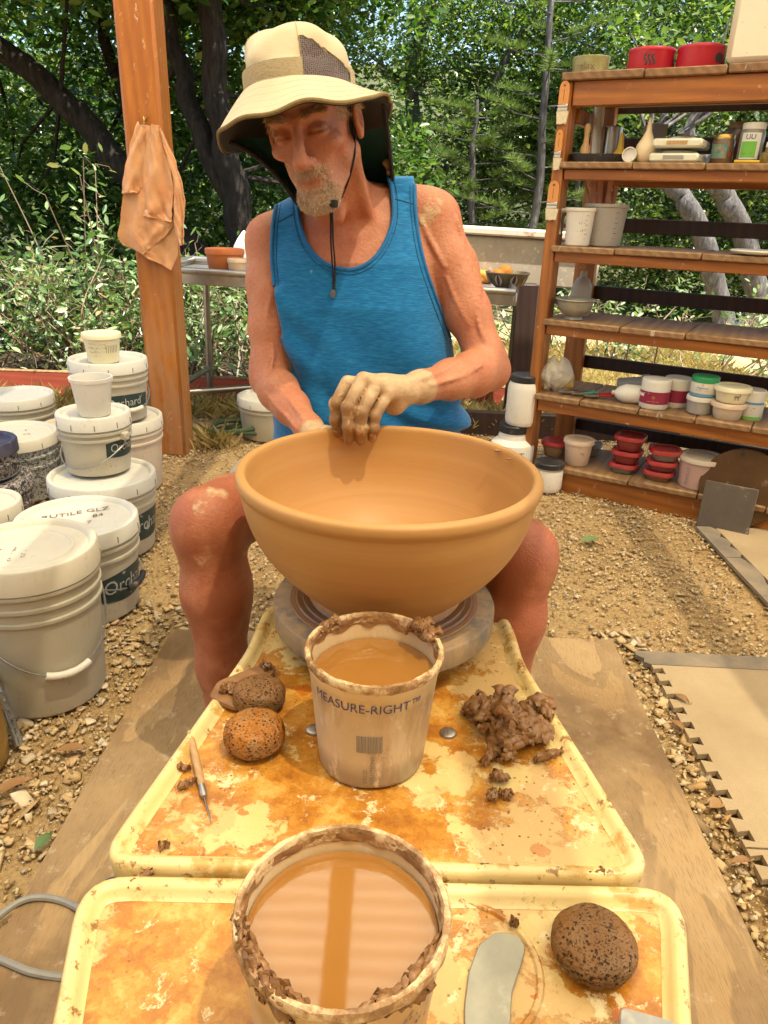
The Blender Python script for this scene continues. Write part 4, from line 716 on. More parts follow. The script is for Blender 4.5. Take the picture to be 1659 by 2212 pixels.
bk('white bucket with dark label carrying a yellow tub on its lid', -1.058, 2.775, .293, .142, .215, lab=(.36, .075, .030, 'Orchard', .25), bail=(.55, .11, 'pl_lid'), rings=(.048, .072))
bk('splashed cream bucket at the bottom of the tall stack by the post', -1.05, 2.80, 0, .165, .28, body='pl_splash', lidm='pl_lid_dirty')
bk('black bucket spattered white under a cream lid', -1.413, 2.677, 0, .158, .235, body='pl_black', lidm='pl_lid_dirty', rings=(.06, .10), bail=(.5, .10, None), text=[('~7', .02, .03, .2, .0), ('~3', -.03, .03, .2, .04)])
bk('white lidded bucket near the red boards with wire handle', -1.60, 3.12, 0, .148, .27, lab=(.7, .10, .03, 'Orchard', .2), bail=(.6, .09, None))
bk('tan lidded tub tucked between the black and small white buckets', -1.30, 2.93, 0, .115, .20, body='pl_beige', lidm='pl_beige')
bk('cream speckled tub under the navy lidded one', -1.375, 2.385, 0, .145, .16, body='pl_navy_spk', lidm='pl_navy_spk', tabs=False)
bk('navy rimmed tub caked with glaze on the speckled tub', -1.39, 2.40, .172, .122, .115, body='pl_navy_spk', lidm='pl_navy', tabs=False, rings=(.06,), bail=(.6, .05, None))
bk('round cream lid tub half hidden behind the front bucket', -1.20, 2.02, 0, .115, .22, lidm='pl_lid_dirty')
bk('white lidded bucket under the steel table beside the potter', -.575, 3.575, 0, .165, .19, lab=(.75, .09, .03, 'Orchard', .2), rings=(.05,))
# tubs on top of the buckets
def tub(name, label, cat, loc, r, h, m, lidm=None, taper=.84, wall=.003, text=None, tm='ink_grey', rim=.004, face=0, group=None, inner=True, lidh=.012, sq=None, n=44):
    t = thing(name, label, cat, loc, face+math.pi/2, group); fr = lambda z: r*(taper+(1-taper)*z/h)*.97; mb = MB()
    wob = None
    if sq: wob = lambda a, rr, z, j: (rr*(abs(math.cos(a))**sq+abs(math.sin(a))**sq)**(-1/sq), z)
    mb.lathe([(0, .002), (fr(0)-.004, 0), (fr(0), .004), (fr(h-.014), h-.014), (fr(h-.012)+rim, h-.011), (fr(h)+rim, h), (fr(h)-wall, h), (fr(h*.5)-wall, h*.5), (fr(.006)-wall, .006), (0, .006)], n, wob=wob); mb.build('body', m, t)
    if lidm:
        mb = MB(); mb.lathe([(0, h+.001), (r*.80, h+.001), (r*.84, h+.005), (r+.001, h+.005), (r+.003, h+.001), (r+.003, h-lidh), (r-.001, h-lidh), (r-.001, h-.002), (0, h-.003)], n, wob=wob); mb.build('lid', lidm, t)
    if text:
        for (st, z, sz, ao) in text:
            mb = MB(); text_on(mb, st, sz, lambda x, y: (lambda zz, aa: ((fr(zz)+.0008)*math.cos(aa), (fr(zz)+.0008)*math.sin(aa), zz))(z+y, -math.pi/2+ao+x/r)); mb.build('printing', tm, t, recalc=False, smooth=0)
    return t
tub('plastic_tub', 'yellow margarine style tub on top of the tall bucket stack', 'tub', (-1.055, 2.73, .514), .067, .10, 'pl_cream', 'pl_cream', text=[('|||||||', .055, .03, .55), ('~11', .070, .012, -.35), ('~12', .056, .012, -.35), ('~10', .042, .012, -.35), ('~4', .028, .012, -.35)], face=tc(-1.05, 2.73))
tub('plastic_tub', 'empty translucent tub standing on the small white bucket', 'tub', (-.925, 2.27, .440), .064, .12, 'pl_clear', None, .78, face=0)
# perforated strip and ochre can, grey cable
mb = MB(); a0, a1 = np.array([-.735, 1.18, 0]), np.array([-.90, 1.45, .0])
ps = thing('perforated_strip', 'perforated galvanised metal strip leaning beside the plywood and largest bucket', 'metal strip', gz(42, 1612, 0)); d_ = gy(-20, 1440, 1.33)-gz(42, 1612, 0); Ls = float(np.linalg.norm(d_)); n_h = 9
mb = MB(); w_ = .022; th = .003; V = []; 
for k in range(n_h):
    z0, z1 = Ls*k/n_h, Ls*(k+1)/n_h; zc = (z0+z1)/2; hr = .006
    ring = [(hr*math.cos(a), zc+hr*1.7*math.sin(a)) for a in np.linspace(0, 2*math.pi, 16, endpoint=False)]
    sq_ = []
    for a in np.linspace(0, 2*math.pi, 16, endpoint=False):
        c_, s_ = math.cos(a), math.sin(a); k_ = min((w_)/max(abs(c_), 1e-6), (z1-z0)/2/max(abs(s_), 1e-6)); sq_.append((c_*k_, zc+s_*k_))
    for y_ in (0, th):
        o_ = len(mb.v); mb.add([(x, y_, z) for x, z in ring]+[(x, y_, z) for x, z in sq_], [(i, (i+1) % 16, 16+(i+1) % 16, 16+i) for i in range(16)])
    o_ = len(mb.v)-64; mb.f += [(o_+i, o_+(i+1) % 16, o_+32+(i+1) % 16, o_+32+i) for i in range(16)]
mb.build('strip', 'galv', ps); ps.rotation_euler = Vector(d_).to_track_quat('Z', 'Y').to_euler(); ps.rotation_euler.rotate_axis('Z', R_(60))
p = gz(-25, 1680, 0); mb = MB(); mb.lathe([(0, 0), (.075, 0), (.082, .012), (.085, .05), (.085, .16), (.078, .165), (.075, .05), (0, .02)], 40); o = mb.build('ochre_crock', 'ochre_paint'); o.location = (float(p[0])-.062, float(p[1])+.03, 0); tag(o, 'ochre round crock beside the perforated metal strip', 'crock')
mb = MB(); cp = [gz(-60, 2030, .02), gz(-10, 1985, .02), gz(50, 1945, .02), gz(110, 1940, .02), gz(170, 1962, .025), gz(210, 2000, .08), gz(225, 2060, .10), gz(205, 2110, .06), gz(150, 2112, .02), gz(70, 2100, .02), gz(0, 2072, .02), gz(-60, 2050, .02)]
mb.tube(catmull(cp, 8), .0058, 8); tag(mb.build('power_cable', 'cable', recalc=False), 'grey power cable looped on the plywood beside the wheel', 'cable')
# jars on the ground by the shelf rack
def jar(label, loc, r, h, m, lidm, lidr, lidh, text=None, shoulder=.8, face=0, name='jar', group='screw lid jars'):
    t = thing(name, label, 'jar', loc, face+math.pi/2, group); mb = MB(); mb.lathe([(0, 0), (r*.9, 0), (r*.96, .006), (r, .02), (r, h*shoulder), (r*.97, h*(shoulder+.06)), (lidr*1.02, h*(shoulder+.15)), (lidr*.94, h*.97), (lidr*.94, h), (0, h)], 44); mb.build('body', m, t)
    mb = MB(); mb.lathe([(0, h+lidh), (lidr-.004, h+lidh), (lidr, h+lidh-.004), (lidr, h-.004), (0, h-.004)], 44, wob=lambda a, rr, z, j: (rr+(.0012*math.sin(a*44) if j in (2, 3) else 0), z)); mb.build('lid', lidm, t)
    if text:
        for st, z, sz, ao in text: mb = MB(); text_on(mb, st, sz, lambda x, y: ((r+.0008)*math.cos(-math.pi/2+ao+x/r), (r+.0008)*math.sin(-math.pi/2+ao+x/r), z+y)); mb.build('printing', 'ink_grey', t, recalc=False, smooth=0)
    return t
sj = gz(1103, 1040, 0); sj = np.array([sj[0], sj[1]+.05, 0]); fj = tc(sj[0], sj[1]); sx_ = px(46, sj)
jar('big white jar marked salt with a black lid', sj, sx_, .215, 'pl_jar', 'pl_lidblack', sx_*.68, .028, [('SALT', .125, .040, .12)], .70, fj)
jar('stained white jar balanced on top of the salt jar', sj+np.array([.025, 0, .245]), sx_*.72, .185, 'pl_jar', 'pl_lidblack', sx_*.64, .024, None, .82, fj)
q = gz(1186, 1066, 0); jar('squat white jar with black lid beside the bottom shelf', np.array([q[0], q[1]+.055, 0]), px(31, q), .10, 'pl_jar', 'pl_lidblack', px(31, q)*1.02, .024, None, .85, fj)
# ------------------------------------------------------------------ shelf rack
SP0 = np.array([.758, 2.926, 0]); sd = np.array([.443, -.252, 0]); sd /= np.linalg.norm(sd); sn = np.array([-sd[1], sd[0], 0]); SRZ = math.atan2(sd[1], sd[0])
def sp(u, v, off=0):
    d = ray(u, v); q = CAM+d*(((SP0+sn*off-CAM) @ sn)/(d @ sn)); return float((q-SP0) @ sd), float(q[2]), q
def sw(s_, off, z): return SP0+sd*s_+sn*off+np.array([0, 0, z])
ZS = {1: 1.530, 2: 1.245, 3: .960, 4: .687, 5: .388, 6: .100}; DEP = .34
rk = thing('shelf_rack', 'open orange timber shelf rack with dark back slats full of pottery supplies', 'shelf', SP0, SRZ)
XR = 1.62
def part(name, c, sz, m, b=.003): mb = MB(); mb.box(c, sz, b); return mb.build(name, m, rk)
part('post', (-.182, .03, .755), (.042, .088, 1.50), 'wood_shelf_z'); part('post', (-.135, DEP+.02, .755), (.085, .04, 1.50), 'wood_shelf_z'); part('post', (XR-.02, .03, .755), (.042, .088, 1.50), 'wood_shelf_z'); part('post', (XR-.02, DEP+.02, .755), (.042, .04, 1.5), 'wood_shelf_z')
for k in range(1, 7):
    z = ZS[k]; th = .022 if k > 1 else .026; bh = {1: .078, 2: .036, 3: .038, 4: .040, 5: .05, 6: .10}[k]; x0 = -.158 if k < 6 else -.02
    part('front_beam', ((x0+XR-.045)/2, .012, z-th-bh/2+.001), (XR-.045-x0, .038, bh), 'wood_shelf'); part('rear_beam', ((x0+XR)/2-.04, DEP-.02, z-th-.024), (XR-x0-.09, .036, .046), 'wood_shelf')
    x = x0-.012+(.0 if k > 1 else -.03); j = 0
    while x < XR-.06:
        w = [.235, .285, .26, .24, .30][(j+k) % 5]*(1 if k not in (5,) else .8); w = min(w, XR-.05-x); part('shelf_board', (x+w/2, DEP/2-.012+.004*((j*7+k*3) % 3-1), z-th/2+.0012*((j*5+k) % 3)), (w-.004, DEP+.03, th), 'wood_shelf_top' if k in (1,) else 'wood_bench_plank', .0035); x += w; j += 1
part('end_rail', (-.165, DEP/2+.02, 1.405), (.03, DEP-.1, .05), 'wood_shelf_z')
for z, hh in ((1.464, .045), (1.328, .058), (1.035, .056), (.764, .056), (.468, .054), (.182, .052)): part('back_slat', (XR/2-.05, DEP+.052, z), (XR+.12, .018, hh), 'wood_dark')
def item(u, v, k, off): return sw(sp(u, v, off)[0], off, ZS[k]+.0015)
def wpx(n, u, v, off): return px(n, sp(u, v, off)[2])
FS = SRZ-math.pi/2            # direction the shelf front looks to
# hanging brushes on the front post
def brush(label, v0, v1, w, hz=.0):
    za, zb = sp(1210, v0)[1], sp(1200, v1)[1]; Lb = za-zb; t = thing('wide_brush', label, 'brush', sw(-.184, -.020, zb), SRZ, 'flat hake brushes hanging on the rack post')
    h = w/2; mb = MB(); P = [(-h, Lb*.45), (h, Lb*.45), (h, Lb*.80)]+[(h*math.cos(a), Lb*.80+Lb*.19*math.sin(a)) for a in np.linspace(.1, math.pi-.1, 12)]+[(-h, Lb*.80)]
    n_ = len(P); mb.add([(x, -.006, z) for x, z in P]+[(x, .006, z) for x, z in P], [tuple(range(n_)), tuple(range(n_, 2*n_))[::-1]]+[(i, (i+1) % n_, n_+(i+1) % n_, n_+i) for i in range(n_)]); mb.build('handle', 'brush_wood', t)
    mb = MB(); mb.lathe([(0, 0), (w*.09, 0), (w*.09, .0006), (0, .0006)], 14, (0, -.0066, Lb*.88), Matrix.Rotation(R_(90), 3, 'X')).box((0, -.0064, Lb*.66), (w*.03, .0008, Lb*.26), .0002); mb.build('hanging_hole', 'ink_black', t)
    mb = MB(); mb.box((0, 0, Lb*.36), (w*1.02, .0155, Lb*.18), .002); mb.build('ferrule', 'ferrule', t)
    for q in (.30, .33, .40): mb = MB(); mb.tube([(-h*1.0, -.0085, Lb*q), (h*1.0, -.0085, Lb*q)], .0012, 5); mb.build('binding_wire', 'label_white', t)
    mb = MB(); mb.grid(lambda a, b: ((h*1.06+.003*b)*math.copysign(abs(math.cos(2*math.pi*a))**.4, math.cos(2*math.pi*a))*(1-.06*(1-b)), (.0095-.003*(1-b))*math.copysign(abs(math.sin(2*math.pi*a))**.6, math.sin(2*math.pi*a)), Lb*.28*b+.004*math.sin(a*57)*(1-b)), 60, 6, True); mb.v += [(0, 0, .002)]; c_ = len(mb.v)-1; mb.f += [(i*6, ((i+1) % 60)*6, c_) for i in range(60)]; mb.build('bristles', 'bristle', t)
brush('broad flat brush at the top of the rack post', 176, 268, .036); brush('narrow flat brush in the middle of the rack post', 280, 366, .024); brush('broad flat brush at the bottom of the rack post', 390, 474, .040)
# --- top shelf
p = item(1274, 158, 1, .10); t = thing('ceramic_dish', 'olive glazed oval dish stamped relax on the top shelf', 'dish', p, SRZ); w = wpx(82, 1270, 150, .10)/2; h = .062
mb = MB(); mb.lathe([(0, 0), (w*.92, 0), (w*.94, .004), (w, h-.002), (w-.002, h), (w-.006, h), (w*.9, .008), (0, .008)], 44, wob=lambda a, r, z, j: (r*(1-.22*abs(math.sin(a))), z)); mb.build('body', 'glaze_olive', t)
mb = MB(); text_on(mb, 'relax', .034, lambda x, y: (x-.004, -(w*.955*(1-.22*math.sqrt(max(0, 1-(x/w)**2))))*math.sqrt(max(.01, 1-(x/w)**2))-.0022, h*.46+y)); mb.build('stamped_word', 'glaze_brown', t, recalc=False, smooth=0)
for u, l, sym in ((1404, 'red enamel pot warmer with steam shaped vents', 1), (1509, 'red enamel pot warmer with a round side hole', 0)):
    p = item(u, 150, 1, .10); t = thing('pot_warmer', l, 'warmer', p, SRZ, None); r = wpx(100, u, 140, .10)/2; h = .072; mb = MB(); mb.lathe([(r*.99, 0), (r*1.01, .003), (r*.95, h*.75), (r*.985, h*.86), (r*.985, h*.95), (r*.95, h), (r*.75, h+.004), (r*.7, h+.001), (r*.7, h-.004), (r*.9, h-.004), (r*.9, h*.7), (r*.96, .004)], 52); mb.build('body', 'red_enamel', t)
    if sym:
        for k in (-1, 0, 1):
            mb = MB(); path = []
            for q in np.linspace(0, 1, 14): x = k*.013+.0045*math.sin(q*2*math.pi); z = h*.22+q*h*.5; rr = r*(1.0-.05*z/h/.75)+.0008; path.append((x+.012, -math.sqrt(rr*rr-(x+.012)**2), z))
            mb.tube(path, [.001]+[.0032]*12+[.001], 6); mb.build('vent', 'ink_black', t, recalc=False)
    else:
        mb = MB(); a = -.55; mb.lathe([(0, 0), (.016, 0), (.016, .002), (0, .002)], 20, (r*.965*math.cos(a), r*.965*math.sin(a), h*.42), Matrix.Rotation(a, 3, 'Z') @ Matrix.Rotation(R_(90), 3, 'Y')); mb.build('side_hole', 'ink_black', t)
s_, _, _ = sp(1576, 140, .12); mb = MB(); mb.box((.17, 0, .22), (.34, .25, .44), .02).box((.17, 0, .452), (.28, .20, .03), .008); o = mb.build('plastic_carboy', 'pl_sheet'); o.location = tuple(sw(s_, .12, ZS[1]+.002)); o.rotation_euler.z = SRZ; tag(o, 'large cream plastic container standing on the top shelf', 'container')
# --- second shelf
mb = MB(); w = wpx(112, 1290, 345, .08); mb.grid(lambda u, v: (lambda a, k: ((w/2*(.88+.12*v))*math.copysign(abs(math.cos(a))**.45, math.cos(a)), (.075*(.9+.1*v))*math.copysign(abs(math.sin(a))**.45, math.sin(a)), .030*v))(2*math.pi*u, 0), 40, 3, True); mb.f.append(tuple(i*3 for i in range(40))); c_ = len(mb.v); mb.grid(lambda u, v: (lambda a: ((w/2*(.96-.1*v))*math.copysign(abs(math.cos(a))**.45, math.cos(a)), (.07*(.97-.1*v))*math.copysign(abs(math.sin(a))**.45, math.sin(a)), .030-.025*v))(2*math.pi*u), 40, 3, True); mb.f += [(i*3+2, ((i+1) % 40)*3+2, c_+((i+1) % 40)*3, c_+i*3) for i in range(40)]; mb.f.append(tuple(c_+i*3+2 for i in range(40)))
o = mb.build('baking_pan', 'black_iron'); o.location = tuple(item(1290, 350, 2, .08)); o.rotation_euler.z = SRZ; tag(o, 'shallow black baking pan on the second shelf', 'pan')
def latheobj(name, label, cat, prof, m, loc, n=36, group=None, sx=1, rot=None):
    mb = MB(); mb.lathe(prof, n); o = mb.build(name, m); o.location = tuple(map(float, loc)); o.rotation_euler.z = SRZ
    if rot: o.rotation_euler = rot
    return tag(o, label, cat, group)
latheobj('wooden_pestle', 'turned wooden pestle standing in the black pan', 'pestle', [(0, 0), (.017, 0), (.019, .004), (.019, .03), (.017, .034), (.0175, .04), (.011, .055), (.009, .08), (.012, .105), (.009, .118), (0, .12)], 'wood_tool', item(1262, 340, 2, .06)+np.array([0, 0, .012]))
latheobj('clear_tube', 'pale plastic pipe leaning upright behind the pan', 'pipe', [(.016, 0), (.018, 0), (.018, .22), (.016, .22), (.016, 0)], 'pl_clear', item(1288, 340, 2, .22), rot=(R_(4), R_(-4), 0))
latheobj('steel_canister', 'shiny steel cylinder behind the yellow funnel', 'canister', [(0, 0), (.034, 0), (.034, .135), (.031, .138), (0, .138)], 'steel', item(1318, 340, 2, .24))
latheobj('funnel', 'yellow plastic funnel standing upside down on the second shelf', 'funnel', [(.042, 0), (.044, .004), (.012, .055), (.006, .105), (.004, .105), (.010, .055), (.041, .002)], 'pl_yellow', item(1337, 345, 2, .15)+np.array([0, 0, .002]))
latheobj('measuring_scoop', 'small round translucent scoop leaning beside the gourd', 'scoop', [(0, 0), (.024, 0), (.025, .004), (.025, .014), (.022, .014), (.022, .005), (0, .004)], 'pl_clear', item(1361, 335, 2, .03)+np.array([0, 0, .025]), rot=(R_(80), 0, SRZ))
latheobj('gourd_bottle', 'cream gourd shaped bottle with a long thin neck', 'bottle', [(0, 0), (.022, 0), (.034, .012), (.039, .035), (.034, .06), (.02, .082), (.010, .105), (.006, .135), (.0055, .145), (0, .146)], 'gourd', item(1392, 348, 2, .06))
mb = MB(); mb.lathe([(0, 0), (.012, 0), (.013, .002), (0, .004)], 20); o2 = latheobj('grey_plastic_scoop', 'grey tapered plastic scoop standing behind the gourd', 'scoop', [(0, 0), (.032, 0), (.042, .14), (.039, .14), (.03, .004), (0, .004)], 'pl_grey', item(1407, 345, 2, .22), n=4)
for j in (0, 1):
    p = item(1463+3*j, 350, 2, .07)+np.array([0, 0, .045*j]); t = thing('kitchen_scale', ('lower' if j == 0 else 'upper')+' pale kitchen scale of the stacked pair', 'scale', p, SRZ, None); w = wpx(100, 1463, 340, .07)
    mb = MB(); mb.box((0, 0, .016), (w, .17, .028), .009); mb.build('base', 'pl_scale', t); mb = MB(); mb.lathe([(0, .031), (w*.34, .031), (w*.36, .034), (w*.36, .038), (w*.34, .041), (0, .041)], 40, (0, .015, 0)); mb.build('platform', 'pl_scale' if j == 0 else 'steel', t); mb = MB(); mb.box((0, -.0855, .017), (w*.42, .002, .012), .0005); mb.build('display', 'pl_grey' if j == 0 else 'wood_tool', t)
def labelled(label, u, v, k, off, w_px, h, m, lidm, lidh, lidr=.98, lab=None, sh=.86, texts=None, group=None, face=None):
    p = item(u, v, k, off) if np.isscalar(k) else k; r = wpx(w_px, u, v, off)/2; t = thing('jar', label, 'jar', p, (FS if face is None else face)+math.pi/2, group)
    mb = MB(); mb.lathe([(0, 0), (r*.93, 0), (r, .006), (r, h*sh), (r*lidr*.98, h*(sh+.10)), (r*lidr*.96, h), (0, h)], 44); mb.build('body', m, t); mb = MB(); mb.lathe([(0, h+lidh), (r*lidr-.002, h+lidh), (r*lidr, h+lidh-.003), (r*lidr, h-.004), (0, h-.004)], 44, wob=lambda a, rr, z, j: (rr+(.0007*math.sin(a*44) if j in (2, 3) else 0), z)); mb.build('lid', lidm, t)
    for (lm, z0, z1, a0, a1, e) in lab or []:
        mb = MB(); cyl_patch(mb, lambda z: r, -math.pi/2+a0, -math.pi/2+a1, z0*h, z1*h, e, n=20); mb.build('label', lm, t, recalc=False)
    for (st, z, sz, ao, tm) in texts or []:
        mb = MB(); text_on(mb, st, sz, lambda x, y: ((r+.0017)*math.cos(-math.pi/2+ao+x/r), (r+.0017)*math.sin(-math.pi/2+ao+x/r), z*h+y)); mb.build('printing', tm, t, recalc=False, smooth=0)
    return t
labelled('brown jam jar with gold lid and illustrated label', 1557, 347, 2, .10, 46, .082, 'jar_brown', 'gold_lid', .012, .9, [('label_mix', .22, .75, -1.1, .5, .0008), ('pl_red', .3, .45, .7, 1.0, .0009)])
labelled('tall brown jar behind the green labelled one', 1583, 350, 2, .20, 42, .125, 'jar_brown', 'pl_brownbody', .014, .95)
labelled('dusty clear jar with white lid and lime green label', 1615, 350, 2, .09, 50, .110, 'jar_grey', 'pl_white2', .016, .92, [('label_white', .14, .86, -.75, .85, .0008), ('pl_limegreen', .18, .62, -.68, .55, .0012)], texts=[('UU', .74, .022, 0, 'ink_black'), ('~7', .28, .008, -.1, 'ink_black')])
labelled('small amber bottle at the end of the second shelf', 1657, 350, 2, .06, 34, .055, 'bottle_amber', 'pl_lid', .012, .5, sh=.6)
mb = MB(); a_, b_ = item(1585, 352, 2, .005), item(1640, 352, 2, .015); mb.tube([a_+np.array([0, 0, .005]), b_+np.array([0, 0, .005])], .005, 8); tag(mb.build('clay_stick', 'pl_yellow'), 'thin yellow stick lying at the front of the second shelf', 'stick')
# --- third shelf
def meas(label, u, v, k, off, w_px, h_px, m, handle=True, text=(), taper=.86):
    p = item(u, v, k, off); r = wpx(w_px, u, v, off)/2; h = wpx(h_px, u, v, off); t = tub('measuring_jug', label, 'jug', p, r, h, m, None, taper, text=[(a, z*h, s_, o_) for a, z, s_, o_ in text], tm='ink_blue', face=FS)
    for q in range(6):
        mb = MB(); z = h*(.2+.12*q); rr = r*(taper+(1-taper)*z/h)*.97+.0007; a0 = -math.pi/2+.75; mb.grid(lambda a, b: (rr*math.cos(a0+a*(.22 if q % 2 else .12)), rr*math.sin(a0+a*(.22 if q % 2 else .12)), z+(b-.5)*.0016), 5, 2); mb.build('graduation', 'ink_brown', t, recalc=False)
    if handle: mb = MB(); mb.tube(catmull([(-r*.95, 0, h*.92), (-r*1.45, 0, h*.86), (-r*1.5, 0, h*.5), (-r*1.4, 0, h*.28)], 6), [.005+.003*math.sin(i) *0+.002 for i in range(19)], 8, flat=1.6); mb.build('handle', m, t, recalc=False)
    return t
meas('white measuring cup with a side handle beside the tool bucket', 1246, 528, 3, .03, 62, 76, 'pl_clear', True, [('~4', .6, .012, .5), ('~5', .4, .012, .45)])
tb2 = meas('translucent bucket holding wooden throwing sticks', 1300, 524, 3, .13, 92, 84, 'pl_clear2', False, [('~5', .35, .014, -.5)])
for k, (u, L, tl, tt, m) in enumerate([(1275, 0.245, -.30, .1, 'wood_stick'), (1288, 0.225, -.16, .2, 'wood_stick'), (1296, 0.235, -.10, -.1, 'wood_stick'), (1305, 0.225, .04, .1, 'wood_stick'), (1318, 0.205, .14, 0, 'wood_stick'), (1262, 0.225, -.75, 0, 'wood_tool')]):
    p = item(1300, 524, 3, .13); mb = MB(); mb.box((0, 0, L/2), (.018 if k < 5 else .010, .006, L), .002); o = mb.build('wooden_stick', m); o.location = tuple(p+sd*(-.022+.008*k if k < 5 else -.01)+sn*(.01*(k % 3-1))+np.array([0, 0, .010 if k < 5 else .02])); o.rotation_euler = (tt*.3, tl*.55, SRZ); tag(o, ['reddish wooden tool leaning over beside the pale stick in the translucent bucket', 'reddish wooden tool second from the pale stick in the bucket', 'reddish wooden tool in the middle of the bucket', 'reddish wooden tool fourth from the pale stick in the bucket', 'short reddish wooden tool standing apart by the bucket graduations', 'pale thin stick leaning out of the tool bucket'][k], 'stick', None if k == 5 else 'wooden tools in the bucket')
latheobj('plastic_plate', 'white plastic plate lying on the third shelf', 'plate', [(0, 0), (.05, 0), (.09, .008), (.095, .014), (.09, .018), (.05, .012), (0, .012)], 'pl_white2', item(1640, 545, 3, .06))
# --- fourth shelf
latheobj('plastic_bottle', 'clear ribbed plastic bottle behind the metal bowl', 'bottle', [(0, 0), (.040, 0), (.042, .010), (.040, .035), (.042, .05), (.040, .075), (.042, .095), (.040, .115), (.027, .142), (.014, .15), (.014, .172), (0, .173)], 'pl_clear2', item(1253, 655, 4, .20))
latheobj('metal_bowl', 'tarnished metal footed bowl on the fourth shelf', 'bowl', [(0, .012), (.022, .012), (.030, .006), (.034, 0), (.037, .002), (.028, .014), (.05, .024), (.066, .045), (.071, .07), (.079, .076), (.078, .079), (.068, .075), (.062, .046), (.03, .022), (0, .02)], 'oxid_metal', item(1238, 690, 4, .05))
# --- fifth shelf
lump('wax_block', 'wax_yellow', item(1213, 835, 5, .10), (.046, .05, .042), 'yellow lump inside the clear plastic bag', 'block', 4, sq=3)
mb = MB(); mb.grid(lambda u, v: (lambda a, b: ((.075*math.sin(math.pi*(.05+.9*v))**.7*(1+.07*math.sin(a*3+b*1.3)+.04*math.sin(a*7-b*2)))*math.cos(a), (.062*math.sin(math.pi*(.05+.9*v))**.7*(1+.07*math.cos(a*4+b*1.5)))*math.sin(a), .135*v+.012*math.sin(a*3+2)))(2*math.pi*u, v*6), 44, 18, True); o = mb.build('plastic_bag', 'plastic_bag', smooth=60); o.location = tuple(item(1196, 835, 5, .07)); tag(o, 'crinkled clear plastic bag at the brush post end of the rack', 'bag')
def pliers(label, u0, v0, u1, v1, gm, r=.006):
    a, b = item(u0, v0, 5, .02), item(u1, v1, 5, .07); a[2] += .012; b[2] += .02; m = (a+b)/2; t = thing('pliers', label, 'pliers', m); d = (b-a); n_ = np.cross(d, [0, 0, 1.]); n_ /= np.linalg.norm(n_); a, b = a-m, b-m
    mb = MB(); mb.tube(catmull([a, a*.5+n_*.004, n_*.006], 4), [.003, .006, .008, .008, .009, .009, .009, .008, .008], 7).tube(catmull([a+n_*.004, a*.5-n_*.003, -n_*.004], 4), [.003, .005, .007, .008, .008, .008, .008, .008, .008], 7); mb.build('jaws', 'steel', t, recalc=False)
    for sg in (1, -1): mb = MB(); mb.tube(catmull([n_*.005*sg, b*.5+n_*.014*sg, b+n_*.016*sg], 5), r, 7); mb.build('handle', gm, t, recalc=False)
pliers('silver locking pliers lying on the fifth shelf', 1205, 848, 1275, 838, 'steel', .005); pliers('red handled pliers beside the lying bottle', 1262, 848, 1330, 822, 'red_grip'); pliers('teal handled pliers behind the silver ones', 1235, 838, 1290, 826, 'teal_grip', .005)
p = item(1362, 848, 5, .06); t = thing('squeeze_bottle', 'white squeeze bottle lying on its side', 'bottle', p+np.array([0, 0, .036]), SRZ+.25); RM = Matrix.Rotation(R_(-90), 3, 'Y'); mb = MB(); mb.lathe([(0, -.07), (.030, -.07), (.036, -.062), (.037, .02), (.026, .045), (.012, .058), (0, .058)], 36, (0, 0, 0), RM); mb.build('body', 'pl_white2', t); mb = MB(); mb.lathe([(.009, .055), (.010, .068), (.005, .072), (0, .072)], 16, (0, 0, 0), RM); mb.build('nozzle', 'pl_beige', t)
mb = MB(); a_, b_ = item(1340, 815, 5, .22), item(1400, 812, 5, .20); a_[2] += .035; b_[2] += .06; mb.tube([a_, b_], .026, 20).tube([b_-(b_-a_)*.12, b_+(b_-a_)*.08], .033, 20); tag(mb.build('pipe_fitting', 'pl_grey'), 'grey plastic pipe fitting behind the lying bottle', 'pipe')
WB = [('pl_maroon', .22, .70, -1.5, 1.5, .0009), ('label_white', .48, .60, -1.2, -.6, .0013)]
labelled('white canister with maroon label, front of the pair', 1410, 878, 5, .05, 60, .098, 'pl_white2', 'pl_white2', .014, 1.0, WB, .93, [('~9', .62, .008, -.3, 'ink_white'), ('O', .48, .014, .1, 'wax_yellow'), ('~14', .32, .006, .1, 'ink_white')])
labelled('white canister with maroon label, behind its twin', 1457, 872, 5, .13, 56, .098, 'pl_white2', 'pl_white2', .014, 1.0, WB, .93, [('~9', .62, .008, -.3, 'ink_white')])
pb = item(1507, 898, 5, .07); rr_ = wpx(56, 1507, 890, .07)/2; tub('plastic_tub', 'clear tub of pale powder under the green lidded jar', 'tub', pb, rr_, .062, 'pl_clear2', 'pl_white2', .95, face=FS)
labelled('white supplement jar with green lid standing on a clear tub', 1517, 850, pb+np.array([.004, 0, .069]), .07, 56, .055, 'pl_white2', 'pl_green', .018, 1.0, [('pl_blue', .04, .22, -1.2, 1.2, .0009)], .9, [('Magnesium', .62, .009, 0, 'ink_blue'), ('~15', .45, .006, 0, 'ink_blue'), ('O', .82, .010, 0, 'ink_red')])
pc2 = item(1567, 908, 5, .05); rr_ = wpx(68, 1567, 900, .05)/2; tub('plastic_tub', 'beige lidded tub under the cream tub', 'tub', pc2, rr_, .058, 'pl_beige', 'pl_peach', .82, face=FS)
tub('plastic_tub', 'cream tub printed with a small goat on the beige tub', 'tub', pc2+np.array([.003, 0, .064]), rr_*1.06, .054, 'pl_cream', 'pl_cream', .84, text=[('~9', .040, .009, .45), ('@goat', .024, .018, .45), ('~8', .034, .007, -.5), ('~8', .026, .007, -.5)], face=FS)
